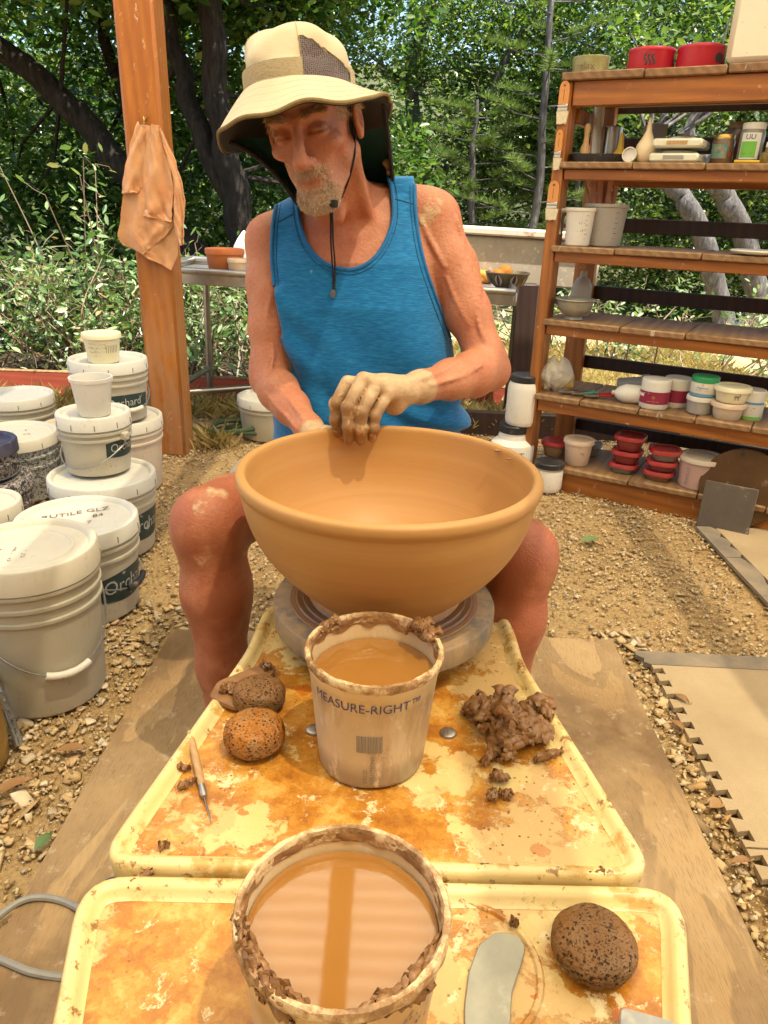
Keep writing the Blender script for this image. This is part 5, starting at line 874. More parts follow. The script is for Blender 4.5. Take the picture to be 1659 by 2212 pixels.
labelled('white canister with a pale blue and green label', 1617, 898, 5, .10, 52, .098, 'pl_white2', 'pl_white2', .012, .98, [('pl_blue', .62, .70, -1.2, 1.2, .0009), ('pl_limegreen', .05, .16, -1.2, 1.2, .0009)], .92, [('~6', .5, .010, .1, 'ink_blue'), ('~9', .4, .007, .1, 'ink_grey')])
# --- bottom shelf
def food(label, p, r, h, m, lidm, group='red lidded food containers', face=FS): return tub('food_container', label, 'container', p, r, h, m, lidm, .78, face=face, group=group, sq=3.2, lidh=.010)
food('red lidded container of tan glaze beside the measuring tub', item(1196, 1000, 6, .12), wpx(60, 1196, 990, .12)/2*.93, .062, 'pl_brownbody', 'pl_red')
p = item(1243, 1012, 6, .06); r = wpx(62, 1243, 1000, .06)/2; tub('measuring_tub', 'tall translucent measuring tub with peach lid', 'tub', p, r, .105, 'pl_peach', 'pl_peach', .80, text=[('~4', .075, .009, -.7), ('~5', .06, .009, -.7), ('~4', .045, .009, -.7), ('~5', .03, .009, -.7), ('~3', .055, .02, .55)], tm='ink_blue', face=FS)
food('grey lidded tub behind the measuring tub', item(1278, 985, 6, .22), .035, .05, 'pl_greybody', 'pl_greybody')
a_ = item(1345, 1026, 6, .08); b_ = item(1421, 1038, 6, .07); rA = wpx(66, 1345, 1010, .08)/2*.92; rB = wpx(68, 1421, 1030, .07)/2*.92; z = 0
for k, (h, m, l) in enumerate([(.036, 'pl_greybody', 'shallow dark container at the bottom of the taller red stack'), (.048, 'pl_redbody', 'middle container of the taller red stack'), (.056, 'pl_redbody', 'deep dark red container topping the taller red stack')]): food(l, a_+sd*(.004*k)+np.array([0, 0, z]), rA*(.96 if k == 0 else 1), h, m, 'pl_red'); z += h+.0062
z = 0
for k, (h, m, l) in enumerate([(.036, 'pl_brownbody', 'tan container at the bottom of the shorter red stack'), (.036, 'pl_plum', 'plum coloured container in the middle of the shorter red stack'), (.040, 'pl_greybody', 'grey container topping the shorter red stack')]): food(l, b_+sd*(.004*k)+np.array([0, 0, z]), rB, h, m, 'pl_red', face=FS+.2*k); z += h+.0062
p = item(1505, 1052, 6, .08); tub('plastic_tub', 'dusty pink tub marked quartz at the end of the bottom shelf', 'tub', p, wpx(92, 1505, 1040, .08)/2, .118, 'pl_pink', 'pl_beige', .92, face=FS)
mb = MB(); o_ = p; r = wpx(92, 1505, 1040, .08)/2*.93
for k, st in enumerate('QUARTZ'): text_on(mb, st, .016, lambda x, y: ((r+.0035)*math.cos(-math.pi/2-.45+(y)/r), (r+.0035)*math.sin(-math.pi/2-.45+(y)/r), .022+.012*k+x))
o = mb.build('quartz_lettering', 'ink_grey', [q for q in bpy.data.objects if q.get('label', '').startswith('dusty pink')][0], recalc=False, smooth=0)
# bats leaning against the rack
p = gz(1580, 1138, 0); d3 = sd; rB = px(84, p); t = thing('round_bat', 'large brown round throwing bat leaning on the rack', 'bat', p+sn*.02, SRZ); RM = Matrix.Rotation(R_(78), 3, 'X'); mb = MB(); mb.lathe([(0, 0), (rB*.985, 0), (rB, .004), (rB, .012), (rB*.985, .016), (0, .016)], 64, (0, .02, rB*.985), RM); mb.build('disc', 'bat_brown', t); mb = MB(); mb.lathe([(0, .0165), (.006, .0165), (.006, .0175), (0, .0175)], 14, (0, .02, rB*.985), RM @ Matrix.Translation((-.02, rB*.88, 0)).to_3x3()); 
v_ = RM @ Vector((-.02, rB*.86, .017)); mb = MB(); mb.lathe([(0, 0), (.007, 0), (.007, .0012), (0, .0012)], 16, Vector((0, .02, rB*.985))+v_, RM); mb.build('hanging_hole', 'ink_black', t)
p2 = gz(1568, 1144, 0); mb = MB(); wq = px(104, p2); mb.box((0, .026, wq*.5*.97+.001), (wq, .012, wq), .003, rot=Matrix.Rotation(R_(-11), 3, 'X')); o = mb.build('square_bat', 'bat_dark'); o.location = tuple(p2-sn*.045+sd*(-.012)); o.rotation_euler.z = SRZ; tag(o, 'square dark throwing bat leaning on the round one', 'bat')
# ------------------------------------------------------------------ pottery wheel with its trays
ZT = .42
def rounded(poly, rad, n=7):
    P = [np.array(p, float) for p in poly]; out = []
    for i, p in enumerate(P):
        a, b = P[i-1]-p, P[(i+1) % len(P)]-p; r = rad[i] if isinstance(rad, (list, tuple)) else rad; a /= np.linalg.norm(a); b /= np.linalg.norm(b); p0, p1 = p+a*r, p+b*r
        for t in np.linspace(0, 1, n): out.append(tuple((1-t)**2*p0+2*t*(1-t)*p+t*t*p1))
    return out
def inset(P, d):
    P = np.array(P); n = len(P); T = np.roll(P, -1, 0)-np.roll(P, 1, 0); T /= np.linalg.norm(T, axis=1, keepdims=True); N = np.c_[-T[:, 1], T[:, 0]]; return P+N*d
wheel = thing('pottery_wheel', 'cream topped electric pottery wheel caked in orange slip', 'pottery wheel', (.005, 1.055, 0)); wo = np.array([.005, 1.055, 0])
def dens(P, st=.02):
    out = []
    for a, b in zip(P, P[1:]+P[:1]):
        a, b = np.array(a), np.array(b); k = max(1, int(np.linalg.norm(b-a)/st))
        for t in range(k): out.append(tuple(a+(b-a)*t/k))
    return out
def tray(poly, name, floor_drop=.010, rim_w=.015, deep=.055):
    P = np.array(dens(poly))-wo[:2]; levels = [(.004, -deep), (-.001, -.012), (-.001, -.004), (.002, .0004), (.007, .0015), (.011, .0005), (rim_w, -.004), (rim_w+.003, -floor_drop+.002), (rim_w+.007, -floor_drop)]
    mb = MB(); n = len(P); R = [[(x, y, ZT+.010+z) for x, y in inset(P, d)] for d, z in levels]
    mb.add(sum(R, []), [(r*n+i, r*n+(i+1) % n, (r+1)*n+(i+1) % n, (r+1)*n+i) for r in range(len(R)-1) for i in range(n)]); mb.build(name+'_rim', 'tray_rim', wheel, smooth=60)
    mb = MB(); mb.add([(x, y, ZT+.010-floor_drop-.0004) for x, y in inset(P, rim_w+.004)], [tuple(range(n))]); mb.add([(x, y, ZT+.010-deep+.002) for x, y in inset(P, .004)], [tuple(range(n))[::-1]]); o = mb.build(name+'_floor', 'tray', wheel, smooth=0, recalc=False)
E1 = [gz(*a, ZT+.01)[:2] for a in [(203, 1866), (1424, 1894), (1130, 1428), (1112, 1365), (1085, 1310), (975, 1265), (690, 1255), (570, 1318), (532, 1405)]]
tray(rounded(E1, [.045, .045, .03, .02, .02, .04, .04, .02, .03])[::1], 'table_tray')
E2 = [gz(*a, ZT-.005)[:2] for a in [(205, 1862), (1468, 1893)]]; x0, x1 = -.298, .318
E2 = [(-.300, .561), (-.195, .10), (.180, .10), (.328, .571)]
tray(rounded(E2, [.055, .05, .05, .055]), 'front_tray', .011)
mb = MB(); mb.box((0, -.15, ZT-.085), (.34, .62, .10), .02); mb.build('frame', 'motor_blue', wheel)
for x, y in ((-.19, -.40), (.19, -.40), (-.16, .12), (.16, .12), (-.19, -.85), (.19, -.85)):
    mb = MB(); mb.tube([(x*.8, y, ZT-.045), (x, y*1.0, .02)], .020, 12).lathe([(.03, .015), (.03, .03), (.022, .04)], 14, (x, y, 0)); mb.build('leg', 'motor_blue', wheel)
mb = MB(); mb.lathe([(0, .10), (.09, .10), (.11, .12), (.11, .30), (.09, .32), (0, .32)], 30, (0, -.12, 0)); mb.build('motor', 'motor_blue', wheel)
for a, b in ((-.24, -.455), (.24, -.455)):
    mb = MB(); mb.lathe([(0, ZT-.03), (.014, ZT-.03), (.016, ZT-.045), (.012, ZT-.06), (0, ZT-.06)], 16, (a-.045 if a < 0 else a, b-.02, 0)); mb.build('clamp_knob', 'motor_blue', wheel)
mb = MB(); mb.lathe([(0, ZT+.001), (.075, ZT+.001), (.070, ZT+.012), (.03, ZT+.03), (.03, .47), (0, .47)], 40); mb.build('shaft_collar', 'tray_rim', wheel)
mb = MB(); mb.lathe([(0, .458), (.172, .458), (.1772, .461), (.1778, .464), (.1778, .4905), (.1765, .4938), (.174, .495), (0, .495)], 72); hd = mb.build('wheel_head', 'wheel_head', wheel)
mb = MB(); mb.lathe([(0, .496), (.150, .496), (.1515, .4975), (.150, .499), (.142, .4995), (.140, .502), (.132, .5015), (.130, .504), (.120, .503), (.117, .507), (.105, .506), (0, .506)], 72); mb.build('slip_rings', 'slip_rings', hd)
mb = MB()
for u, v in ((678, 1578), (968, 1585)):
    p = gz(u, v, ZT)-wo; mb = MB(); mb.lathe([(0, .0035), (.007, .0035), (.0105, .002), (.0115, 0), (.0115, -.002), (0, -.002)], 20, (p[0], p[1], ZT+.001)).box((p[0], p[1], ZT+.0047), (.010, .0022, .001), .0003).box((p[0], p[1], ZT+.0048), (.0022, .010, .001), .0003); mb.build('screw', 'steel_dull', wheel)
# the big clay bowl
ZB = .505; bo = np.array([.006, 1.058, ZB]); BH = .205
prof_o = [(0, 0), (.120, 0), (.124, .004), (.119, .010), (.128, .018), (.154, .044), (.180, .074), (.2015, .109), (.2145, .143), (.2205, .171), (.2230, .187), (.2262, .193), (.2285, .199), (.2285, .2060), (.2262, .2105), (.221, .2128), (.2155, .2118), (.2125, .2065), (.2108, .196), (.205, .165), (.193, .125), (.171, .085), (.140, .052), (.088, .030), (.045, .022), (0, .021)]
def fine(P, k=4):
    Q = catmull([np.array(p) for p in P], k); return [(max(float(a), 0), float(b)) for a, b in Q]
pf = [prof_o[0], prof_o[1]]+fine(prof_o[2:], 4)
mb = MB(); mb.lathe(pf, 140, wob=lambda a, r, z, j: (r*(1+.0018*math.sin(a*2+1)), z*(1+.0025*math.sin(a*1+.6)))); bowl = mb.build('clay_bowl', 'clay_bowl', smooth=60); bowl.scale = (1.004, 1.004, .995); bowl.location = tuple(bo); tag(bowl, 'large wide smooth tan clay bowl on the wheel head', 'bowl')
for k, (a, r, z, s_) in enumerate([(2.05, .204, .2105, .004), (.55, .206, .2095, .004), (.38, .2045, .206, .003), (2.0, .200, .200, .003)]):
    mb = MB(); mb.grid(lambda u, v: (s_*math.cos(6.28*u)*math.sin(math.pi*v)*1.5, s_*math.sin(6.28*u)*math.sin(math.pi*v), s_*.6*math.cos(math.pi*v)), 10, 6, True); o = mb.build('clay_crumb', 'clay_wet', bowl); o.location = (r*math.cos(a), r*math.sin(a), z)
# slip tubs
def slip_tub(label, c, r, h, text, wlev, seed, stir=True):
    t = thing('slip_tub', label, 'tub', c, -math.pi/2+math.atan2(-c[1], -c[0])+math.pi, 'clay coated measuring tubs'); t.rotation_euler.z = math.atan2(-c[1], -c[0])+math.pi/2; fr = lambda z: r*(.80+.17*z/h)
    wb = lambda a, rr, z, j: (rr*(1+.0012*math.sin(a*3+seed)), z+.001*math.sin(a*4+seed))
    mb = MB(); mb.lathe([(0, .003), (fr(0)-.008, .003), (fr(0)-.004, 0), (fr(0), .004), (fr(.01), .010), (fr(h*.5), h*.5), (fr(h*.86), h*.86), (fr(h*.86)+.0015, h*.87), (fr(h)+.0005, h-.006), (fr(h)-.003, h-.006), (fr(h*.86)-.003, h*.8), (fr(.01)-.003, .008), (0, .008)], 64, wob=wb); mb.build('body', 'slip_tub', t)
    mb = MB(); mb.lathe([(fr(h)-.0045, h-.012), (fr(h)+.001, h-.012), (fr(h)+.0032, h-.008), (fr(h)+.0036, h-.003), (fr(h)+.002, h), (fr(h)-.0022, h), (fr(h)-.0036, h-.003), (fr(h)-.0045, h-.012)], 96, wob=lambda a, rr, z, j: (rr+.0006*wn(a*7+seed, j, 1), z+.0006*wn(a*9, j+seed, 2))); mb.build('rim', 'slip_rim', t)
    mb = MB(); rw = fr(wlev)-.0035; mb.lathe([(0, wlev), (rw*.5, wlev), (rw, wlev), (rw, wlev-.004), (0, wlev-.004)], 64); mb.build('slip_water', 'slip_water', t)
    mb = MB(); mb.grid(lambda u, v: (lambda a, z: ((fr(z)-.0032-.0016*max(0, wn(a*5+seed, z*120, 1)))*math.cos(a), (fr(z)-.0032-.0016*max(0, wn(a*5+seed, z*120, 1)))*math.sin(a), z))(2*math.pi*u, wlev+(h-.004-wlev)*(1-v*(.42+.42*wn(u*19+seed, 0, 1)*.5))), 90, 8, True); mb.build('clay_smear', 'clay_wet', t, recalc=False)
    ms = thing; 
    for (st, z, sz, ao, tm, vert) in text:
        mb = MB()
        if vert: text_on(mb, st, sz, lambda x, y: ((fr(z+x)+.0007)*math.cos(-math.pi/2+ao-y/r), (fr(z+x)+.0007)*math.sin(-math.pi/2+ao-y/r), z+x))
        else: text_on(mb, st, sz, lambda x, y: ((fr(z+y)+.0007)*math.cos(-math.pi/2+ao+x/r), (fr(z+y)+.0007)*math.sin(-math.pi/2+ao+x/r), z+y))
        mb.build('printing', tm, t, recalc=False, smooth=0)
    return t, fr
def barcode(t, fr, r, ao, z0, z1, w):
    x = -w/2; k = 0
    while x < w/2:
        bw = [.0008, .0014, .0007, .0018, .0010][k % 5]; mb = MB(); mb.grid(lambda u, v: (lambda zz, aa: ((fr(zz)+.0007)*math.cos(aa), (fr(zz)+.0007)*math.sin(aa), zz))(z0+(z1-z0)*v, -math.pi/2+ao+(x+bw*u)/r), 2, 4); mb.build('barcode_bar', 'ink_grey', t, recalc=False, smooth=0); x += bw+[.0008, .0006, .0012, .0007][k % 4]; k += 1
def scrap(mb, c, L, w, th, rz, tilt, seed, twist=.6, n=12, m=7):
    M3 = Matrix.Rotation(rz, 3, 'Z') @ Matrix.Rotation(tilt, 3, 'Y')
    def fn(u, v):
        x = (u-.5)*L; ww = w*(.55+.45*math.sin(math.pi*(.12+.8*u)))*(1+.2*math.sin(u*9+seed)+.14*math.sin(u*23+v*6+seed*3)); a = (v-.5)*(1.5+.8*math.sin(u*5+seed))+twist*u; y = ww*.5*math.sin(a)*1.3; z = ww*.45*(math.cos(a)-.4)+.004*wn(u*7+seed, v*5, seed)+.25*L*math.sin(u*math.pi)*.35
        p = M3 @ Vector((x, y, z)); return (c[0]+p.x, c[1]+p.y, c[2]+p.z)
    mb.sheet(fn, n, m, th)
RB = .0825; HB = .163
c1 = np.array([-.006, .770, ZT+.0005]); tb1, fr1 = slip_tub('slip filled measuring tub with blue lettering in the middle of the wheel tray', c1, RB*1.02, HB, [('MEASURE-RIGHT\u2122', .128, .0178, -.10, 'ink_blue', False), ('ETCO', .024, .0085, -.085, 'ink_grey', True), ('SOLUTIONS', .034, .0085, .03, 'ink_grey', True), ('~16', .045, .005, .22, 'ink_grey', True)], .128, 1)
barcode(tb1, fr1, RB, -.03, .062, .088, .034)
mb = MB()
for k in range(9):
    a = .15+.055*k-math.pi*0; rr = fr1(HB)-.003+.004*math.sin(k*2.1); aa = .42+.035*k; scrap(mb, (rr*math.cos(aa+.05), rr*math.sin(aa+.05), HB+.002-.002*abs(k-4)), .030, .017, .004, aa+1.2+.5*math.sin(k), .3*math.sin(k*1.7), k)
for k in range(4): aa = 2.35+.05*k; scrap(mb, ((fr1(HB)-.002)*math.cos(aa), (fr1(HB)-.002)*math.sin(aa), HB-.004), .022, .012, .003, aa+1.4, .2, k+20)
tag(mb.build('clay_blob', 'clay_scrap', tb1, smooth=80), kind='stuff')
c2 = np.array([-.021, .407, ZT+.0005]); tb2_, fr2 = slip_tub('slip filled tub with caked rim on the front tray', c2, RB, HB, [('~9', .125, .014, .62, 'ink_blue', False), ('~8', .108, .014, .62, 'ink_blue', False), ('~8', .094, .009, .62, 'ink_blue', False)], .140, 4)
mb = MB()
for k in range(11):
    aa = -2.85+.235*k+.05*math.sin(k*3)
    if -1.95 < aa < -1.40: continue
    scrap(mb, ((fr2(HB)-.006)*math.cos(aa), (fr2(HB)-.006)*math.sin(aa), HB-.013-.003*(k % 3)), .040+.012*(k % 3), .013, .0035, aa+1.57, .15*math.sin(k), k+3, .2, 16, 9)
for k in range(3): aa = 3.4+.3*k; scrap(mb, ((fr2(HB)-.002)*math.cos(aa), (fr2(HB)-.002)*math.sin(aa), HB-.006), .036, .010, .003, aa+1.57, .1*math.sin(k*2), k+40, .2, 14, 8)
tag(mb.build('clay_smears', 'clay_wet', tb2_, smooth=80), kind='stuff')
# sponges
q = gz(549, 1632, ZT); lump('sponge', 'sponge_orange', (gz(549, 1622, ZT)[0], gz(549, 1622, ZT)[1]+.006, ZT), (.0395, .038, .024), 'round orange pottery sponge in front of the brown one', 'sponge', 2, sq=2.6, amp=.02, pits=420)
p = gz(553, 1555, ZT); lump('sponge', 'sponge_brown', (p[0], p[1]+.03, ZT), (.037, .033, .020), 'flat brown slip soaked sponge behind the orange one', 'sponge', 5, sq=3.0, amp=.02, pits=300)
p = gz(1280, 2075, ZT-.001); lump('sponge', 'sponge_brown', (p[0], p[1]+.004, ZT-.001), (.040, .041, .0175), 'large round dark brown sponge on the front tray', 'sponge', 8, sq=2.5, amp=.015, pits=520)
# flat wooden rib behind the sponges
def flat(name, label, cat, uv, z, th, m, group=None, bump=0):
    P = [gz(u, v, z)[:2] for u, v in uv]; c = np.mean(P, 0); mb = MB(); mb.prism([tuple(np.array(p)-c) for p in rounded(P, .006, 4)], 0, th, .0012); o = mb.build(name, m, smooth=35); o.location = (float(c[0]), float(c[1]), z); return tag(o, label, cat, group), c
o, c = flat('wooden_rib', 'clay smeared flat wooden rib lying at the tray edge', 'pottery tool', [(452, 1512), (470, 1480), (575, 1438), (597, 1446), (590, 1462), (525, 1532), (505, 1536)], ZT+.006, .007, 'clay_wet')
mb = MB(); p = gz(506, 1493, ZT+.013)-np.array([c[0], c[1], ZT+.006])
for k in range(6): scrap(mb, (p[0]+.004*(k-3), p[1]+.002*math.sin(k), .010), .022, .013, .003, 1.0+.3*k, .2*math.sin(k), k+60)
p = gz(575, 1445, ZT+.01)-np.array([c[0], c[1], ZT+.006]); scrap(mb, (p[0], p[1], .009), .02, .012, .003, 2.2, .1, 70); tag(mb.build('clay_curl', 'clay_scrap', o, smooth=80), kind='stuff')
# needle tool
a_, b_, e_ = gz(410, 1582, ZT+.007), gz(440, 1715, ZT+.006), gz(456, 1775, ZT+.003); m_ = (a_+b_)/2; t = thing('needle_tool', 'thin needle tool with clay stained wooden handle on the tray', 'pottery tool', m_); mb = MB(); mb.tube([a_-m_, a_*.7+b_*.3-m_, a_*.3+b_*.7-m_, b_-m_], [.0042, .0048, .005, .0038], 10); mb.build('handle', 'wood_tool', t); mb = MB(); mb.tube([a_*.15+b_*.85-m_, b_*1.0-m_, b_*.9+e_*.1-m_], [.0043, .0044, .003], 10); mb.build('ferrule', 'steel_dull', t); mb = MB(); mb.tube([b_-m_, e_-m_], [.0012, .0005], 6); mb.build('needle', 'steel', t)
# clay trimmings pile
pp = thing('clay_scrap_pile', 'heap of wet brown clay trimmings beside the lettered tub', 'clay scraps', gz(1080, 1590, ZT))
hp = gz(1080, 1590, ZT); R2 = np.random.default_rng(5)
for k in range(17):
    u, v = 1080+R2.normal(0, 46), 1580+R2.normal(0, 27); f = math.exp(-((u-1075)/70)**2-((v-1580)/50)**2); q = gz(u, v, ZT)-hp; mb = MB(); scrap(mb, (q[0], q[1], .008+.024*f*R2.random()), R2.uniform(.034, .064), R2.uniform(.022, .042), .0055, R2.uniform(0, 6.28), R2.normal(0, .5), k*1.7, R2.uniform(-1, 1), 22, 11); mb.build('clay_scrap', 'clay_scrap', pp, smooth=80)
mb = MB(); scrap(mb, (.004, -.012, .038), .075, .024, .008, 1.75, .35, 3.3, .5, 16, 9); mb.build('clay_scrap', 'clay_scrap', pp, smooth=80)
for k, (u, v, s_) in enumerate([(1078, 1690, .010), (1065, 1725, .007), (1092, 1722, .006), (1055, 1640, .014)]):
    q = gz(u, v, ZT)-hp; mb = MB(); scrap(mb, (q[0], q[1], .005), s_*2.4, s_*1.5, .005, k*1.3, .1, k+11); mb.build('clay_scrap', 'clay_scrap', pp, smooth=80)
for k, (u, v, L, w, rz, l) in enumerate([(1185, 1635, .045, .010, .4, 'thin torn clay strip beside the trimmings pile'), (303, 1902, .028, .010, .7, 'curled clay crumb in the tray corner by the cable'), (355, 1828, .010, .007, .3, 'bean shaped clay crumb near the tray lip'), (1295, 1892, .024, .012, 0., 'flat clay smear across the front tray rim'), (1040, 1880, .018, .008, .3, 'small clay flake on the wheel tray rim by the near tub'), (1110, 1995, .008, .007, .2, 'tiny square clay chip above the metal rib'), (395, 1660, .018, .008, -.2, 'clay flake beside the needle tool'), (405, 1695, .022, .007, .5, 'long clay flake under the needle tool')]):
    p = gz(u, v, ZT+.004); mb = MB(); scrap(mb, (0, 0, 0), L, w, .003, rz, 0, k+5.5, .3, 12, 6); o = mb.build('clay_scrap', 'clay_scrap' if k not in (3,) else 'clay_wet', smooth=80); o.location = tuple(p); tag(o, l, 'clay scrap', 'loose clay crumbs on the trays')
o, c = flat('metal_rib', 'kidney shaped grey metal rib on the front tray', 'pottery tool', [(1003, 2175), (1012, 2100), (1035, 2040), (1075, 2013), (1115, 2020), (1136, 2045), (1125, 2090), (1105, 2150), (1100, 2240), (1003, 2240)], ZT+.0005, .0018, 'oxid_metal')
o, c = flat('paint_scraper', 'stained steel scraper blade at the corner of the front tray', 'pottery tool', [(1338, 2176), (1462, 2210), (1470, 2260), (1338, 2260)], ZT+.010, .002, 'galv')
# circular cup recess moulded in the front tray
mb = MB(); p = gz(1000, 2090, ZT)-wo; mb.lathe([(.068, ZT-.0012), (.070, ZT+.0012), (.074, ZT+.0012), (.076, ZT-.0012)], 60, (p[0], p[1], 0)); mb.build('moulded_ring', 'tray', wheel)
# ------------------------------------------------------------------ the potter
def smin(a, b, k):
    h = np.clip(.5+.5*(b-a)/k, 0, 1); return b*(1-h)+a*h-k*h*(1-h)
def d_cone(P, a, b, r0, r1):
    a = np.asarray(a, np.float32); b = np.asarray(b, np.float32); ba = b-a; pa = P-a; h = np.clip(pa @ ba/float(ba @ ba), 0, 1); return np.linalg.norm(pa-h[:, None]*ba, axis=1)-(r0+(r1-r0)*h)
def d_ell(P, c, r, R=None):
    q = P-np.asarray(c, np.float32)
    if R is not None: q = q @ np.asarray(R, np.float32)
    r = np.asarray(r, np.float32); k0 = np.linalg.norm(q/r, axis=1); k1 = np.linalg.norm(q/(r*r), axis=1); return k0*(k0-1)/np.maximum(k1, 1e-6)
def rotm(a, b, c):
    ca, sa, cb, sb, cc, s_ = math.cos(a), math.sin(a), math.cos(b), math.sin(b), math.cos(c), math.sin(c)
    return np.array([[ca, -sa, 0], [sa, ca, 0], [0, 0, 1]]) @ np.array([[1, 0, 0], [0, cb, -sb], [0, sb, cb]]) @ np.array([[cc, 0, s_], [0, 1, 0], [-s_, 0, cc]])
class Sdf:
    """ordered list of (kind, params, bbox, k, op)"""
    def __init__(s): s.p = []
    def cone(s, a, b, r0, r1=None, k=.02, op='+'):
        r1 = r0 if r1 is None else r1; a, b = np.asarray(a, float), np.asarray(b, float); r = max(r0, r1); s.p.append((d_cone, (a, b, r0, r1), np.minimum(a, b)-r, np.maximum(a, b)+r, k, op)); return s
    def ell(s, c, r, k=.02, R=None, op='+'):
        c = np.asarray(c, float); m = max(r); s.p.append((d_ell, (c, r, R), c-m, c+m, k, op)); return s
    def chain(s, pts_, rad, k=.02, op='+'):
        for i in range(len(pts_)-1): s.cone(pts_[i], pts_[i+1], rad[i], rad[i+1], k, op)
        return s
    def sub(s, other, k): s.p.append((other, None, *other.bbox(), k, '+')); return s
    def fn(s, f, lo, hi, k, op='+'): s.p.append((lambda P, *a: f(P), (), np.asarray(lo, float), np.asarray(hi, float), k, op)); return s
    def bbox(s): return np.min([q[2] for q in s.p if q[5] == '+'], 0), np.max([q[3] for q in s.p if q[5] == '+'], 0)
    def ev(s, P, far=.06):
        D = np.full(len(P), far, np.float32)
        for f, a, lo, hi, k, op in s.p:
            m = k*1.2+(.04 if op == '+' else .0); I = np.flatnonzero(np.all((P > lo-m) & (P < hi+m), axis=1))
            if not len(I): continue
            q = P[I]; d = f.ev(q, far) if isinstance(f, Sdf) else f(q, *a)
            D[I] = smin(D[I], d, k) if op == '+' else -smin(-D[I], d, k)
        return D
def surface(ev, lo, hi, h=.003, nb=5):
    """sparse surface nets"""
    lo = np.asarray(lo, float); H_ = h*nb; n = np.ceil((np.asarray(hi)-lo)/H_).astype(int)+1
    G = np.stack(np.meshgrid(*[np.arange(k) for k in n], indexing='ij'), -1).reshape(-1, 3); cen = (lo+(G+.5)*H_).astype(np.float32)
    D = np.concatenate([ev(cen[i:i+400000]) for i in range(0, len(cen), 400000)]); G = G[np.abs(D) < H_*1.02]
    l = np.arange(nb+1); loc = np.stack(np.meshgrid(l, l, l, indexing='ij'), -1).reshape(-1, 3); K = nb+1; N = len(G); Dv = np.empty((N, K**3), np.float32)
    for i in range(0, N, 2500):
        P = (lo+((G[i:i+2500, None]*nb+loc[None])*h)).reshape(-1, 3).astype(np.float32); Dv[i:i+2500] = ev(P).reshape(-1, K**3)
    Dv = Dv.reshape(N, K, K, K); S = Dv < 0; cs = np.zeros((N, nb, nb, nb), np.int8); cor = [(a, b, c) for a in (0, 1) for b in (0, 1) for c in (0, 1)]
    for a, b, c in cor: cs += S[:, a:a+nb, b:b+nb, c:c+nb]
    bi, x, y, z = np.nonzero((cs > 0) & (cs < 8)); cv = np.stack([Dv[bi, x+a, y+b, z+c] for a, b, c in cor], 1); co = np.array(cor, float)
    acc = np.zeros((len(bi), 3)); cnt = np.zeros(len(bi))
    for i in range(8):
        for j in range(i+1, 8):
            if abs(co[i]-co[j]).sum() == 1:
                m = (cv[:, i] < 0) != (cv[:, j] < 0); t = np.where(m, cv[:, i]/np.where(m, cv[:, i]-cv[:, j], 1), 0); acc += m[:, None]*(co[i]+t[:, None]*(co[j]-co[i])); cnt += m
    I = G[bi]*nb+np.stack([x, y, z], 1); V = lo+(I+acc/cnt[:, None])*h; M = int(n.max()*nb+8); key = (I[:, 0]*M+I[:, 1])*M+I[:, 2]; o = np.argsort(key); ks = key[o]; quads = []
    for ax in range(3):
        d = [0, 0, 0]; d[ax] = 1; e = [(1, 2), (2, 0), (0, 1)][ax]
        A = S[:, :nb, :nb, :nb]; B = S[:, d[0]:d[0]+nb, d[1]:d[1]+nb, d[2]:d[2]+nb]; b2, x2, y2, z2 = np.nonzero(A != B); J = G[b2]*nb+np.stack([x2, y2, z2], 1); fl = A[b2, x2, y2, z2]; ids = []; ok = np.ones(len(J), bool)
        for p, q in ((0, 0), (1, 0), (1, 1), (0, 1)):
            C_ = J.copy(); C_[:, e[0]] -= p; C_[:, e[1]] -= q; kk = (C_[:, 0]*M+C_[:, 1])*M+C_[:, 2]; f = np.searchsorted(ks, kk); f = np.minimum(f, len(ks)-1); ok &= ks[f] == kk; ids.append(o[f])
        Q = np.stack(ids, 1)[ok]; fl = fl[ok]; Q[~fl] = Q[~fl][:, ::-1]; quads.append(Q)
    return V, np.concatenate(quads)
W3 = lambda u, v, y: gy(u, v, y)
# torso as stacked oval sections
SEC = []
for v, ul, ur, b, yc in [(415, 672, 872, .062, 1.665), (445, 632, 905, .076, 1.660), (490, 585, 940, .092, 1.650), (560, 578, 948, .112, 1.632), (650, 582, 955, .118, 1.618), (750, 590, 967, .112, 1.612), (850, 600, 978, .114, 1.618), (950, 604, 992, .122, 1.632), (1040, 604, 1000, .125, 1.65)]:
    l, r = W3(ul, v, 1.63), W3(ur, v, 1.63); SEC.append((l[2]*.5+r[2]*.5, (l[0]+r[0])/2, yc, (r[0]-l[0])/2, b))
SEC = np.array(SEC[::-1])
def torso(P, off=0):
    z = P[:, 2]; g = [np.interp(z, SEC[:, 0], SEC[:, i]) for i in range(1, 5)]; dx, dy = (P[:, 0]-g[0])/g[2], (P[:, 1]-g[1])/g[3]
    k = (np.abs(dx)**2.5+np.abs(dy)**2.5)**(1/2.5); d = (k-1)*(np.minimum(g[2], g[3])*.75+.25*np.maximum(g[2], g[3]))
    zt = SEC[-1, 0]; d = np.maximum(d, z-zt-.004-off); d = np.maximum(d, SEC[0, 0]-z); return (d-off).astype(np.float32)
HQ = np.array([math.radians(-9), math.radians(17.5), math.radians(-11.7)]); HR = rotm(*HQ); HC = np.array([-.149, 1.455, 1.206])
def hl(x, y, z): return HC+HR @ np.array([x, y, z])
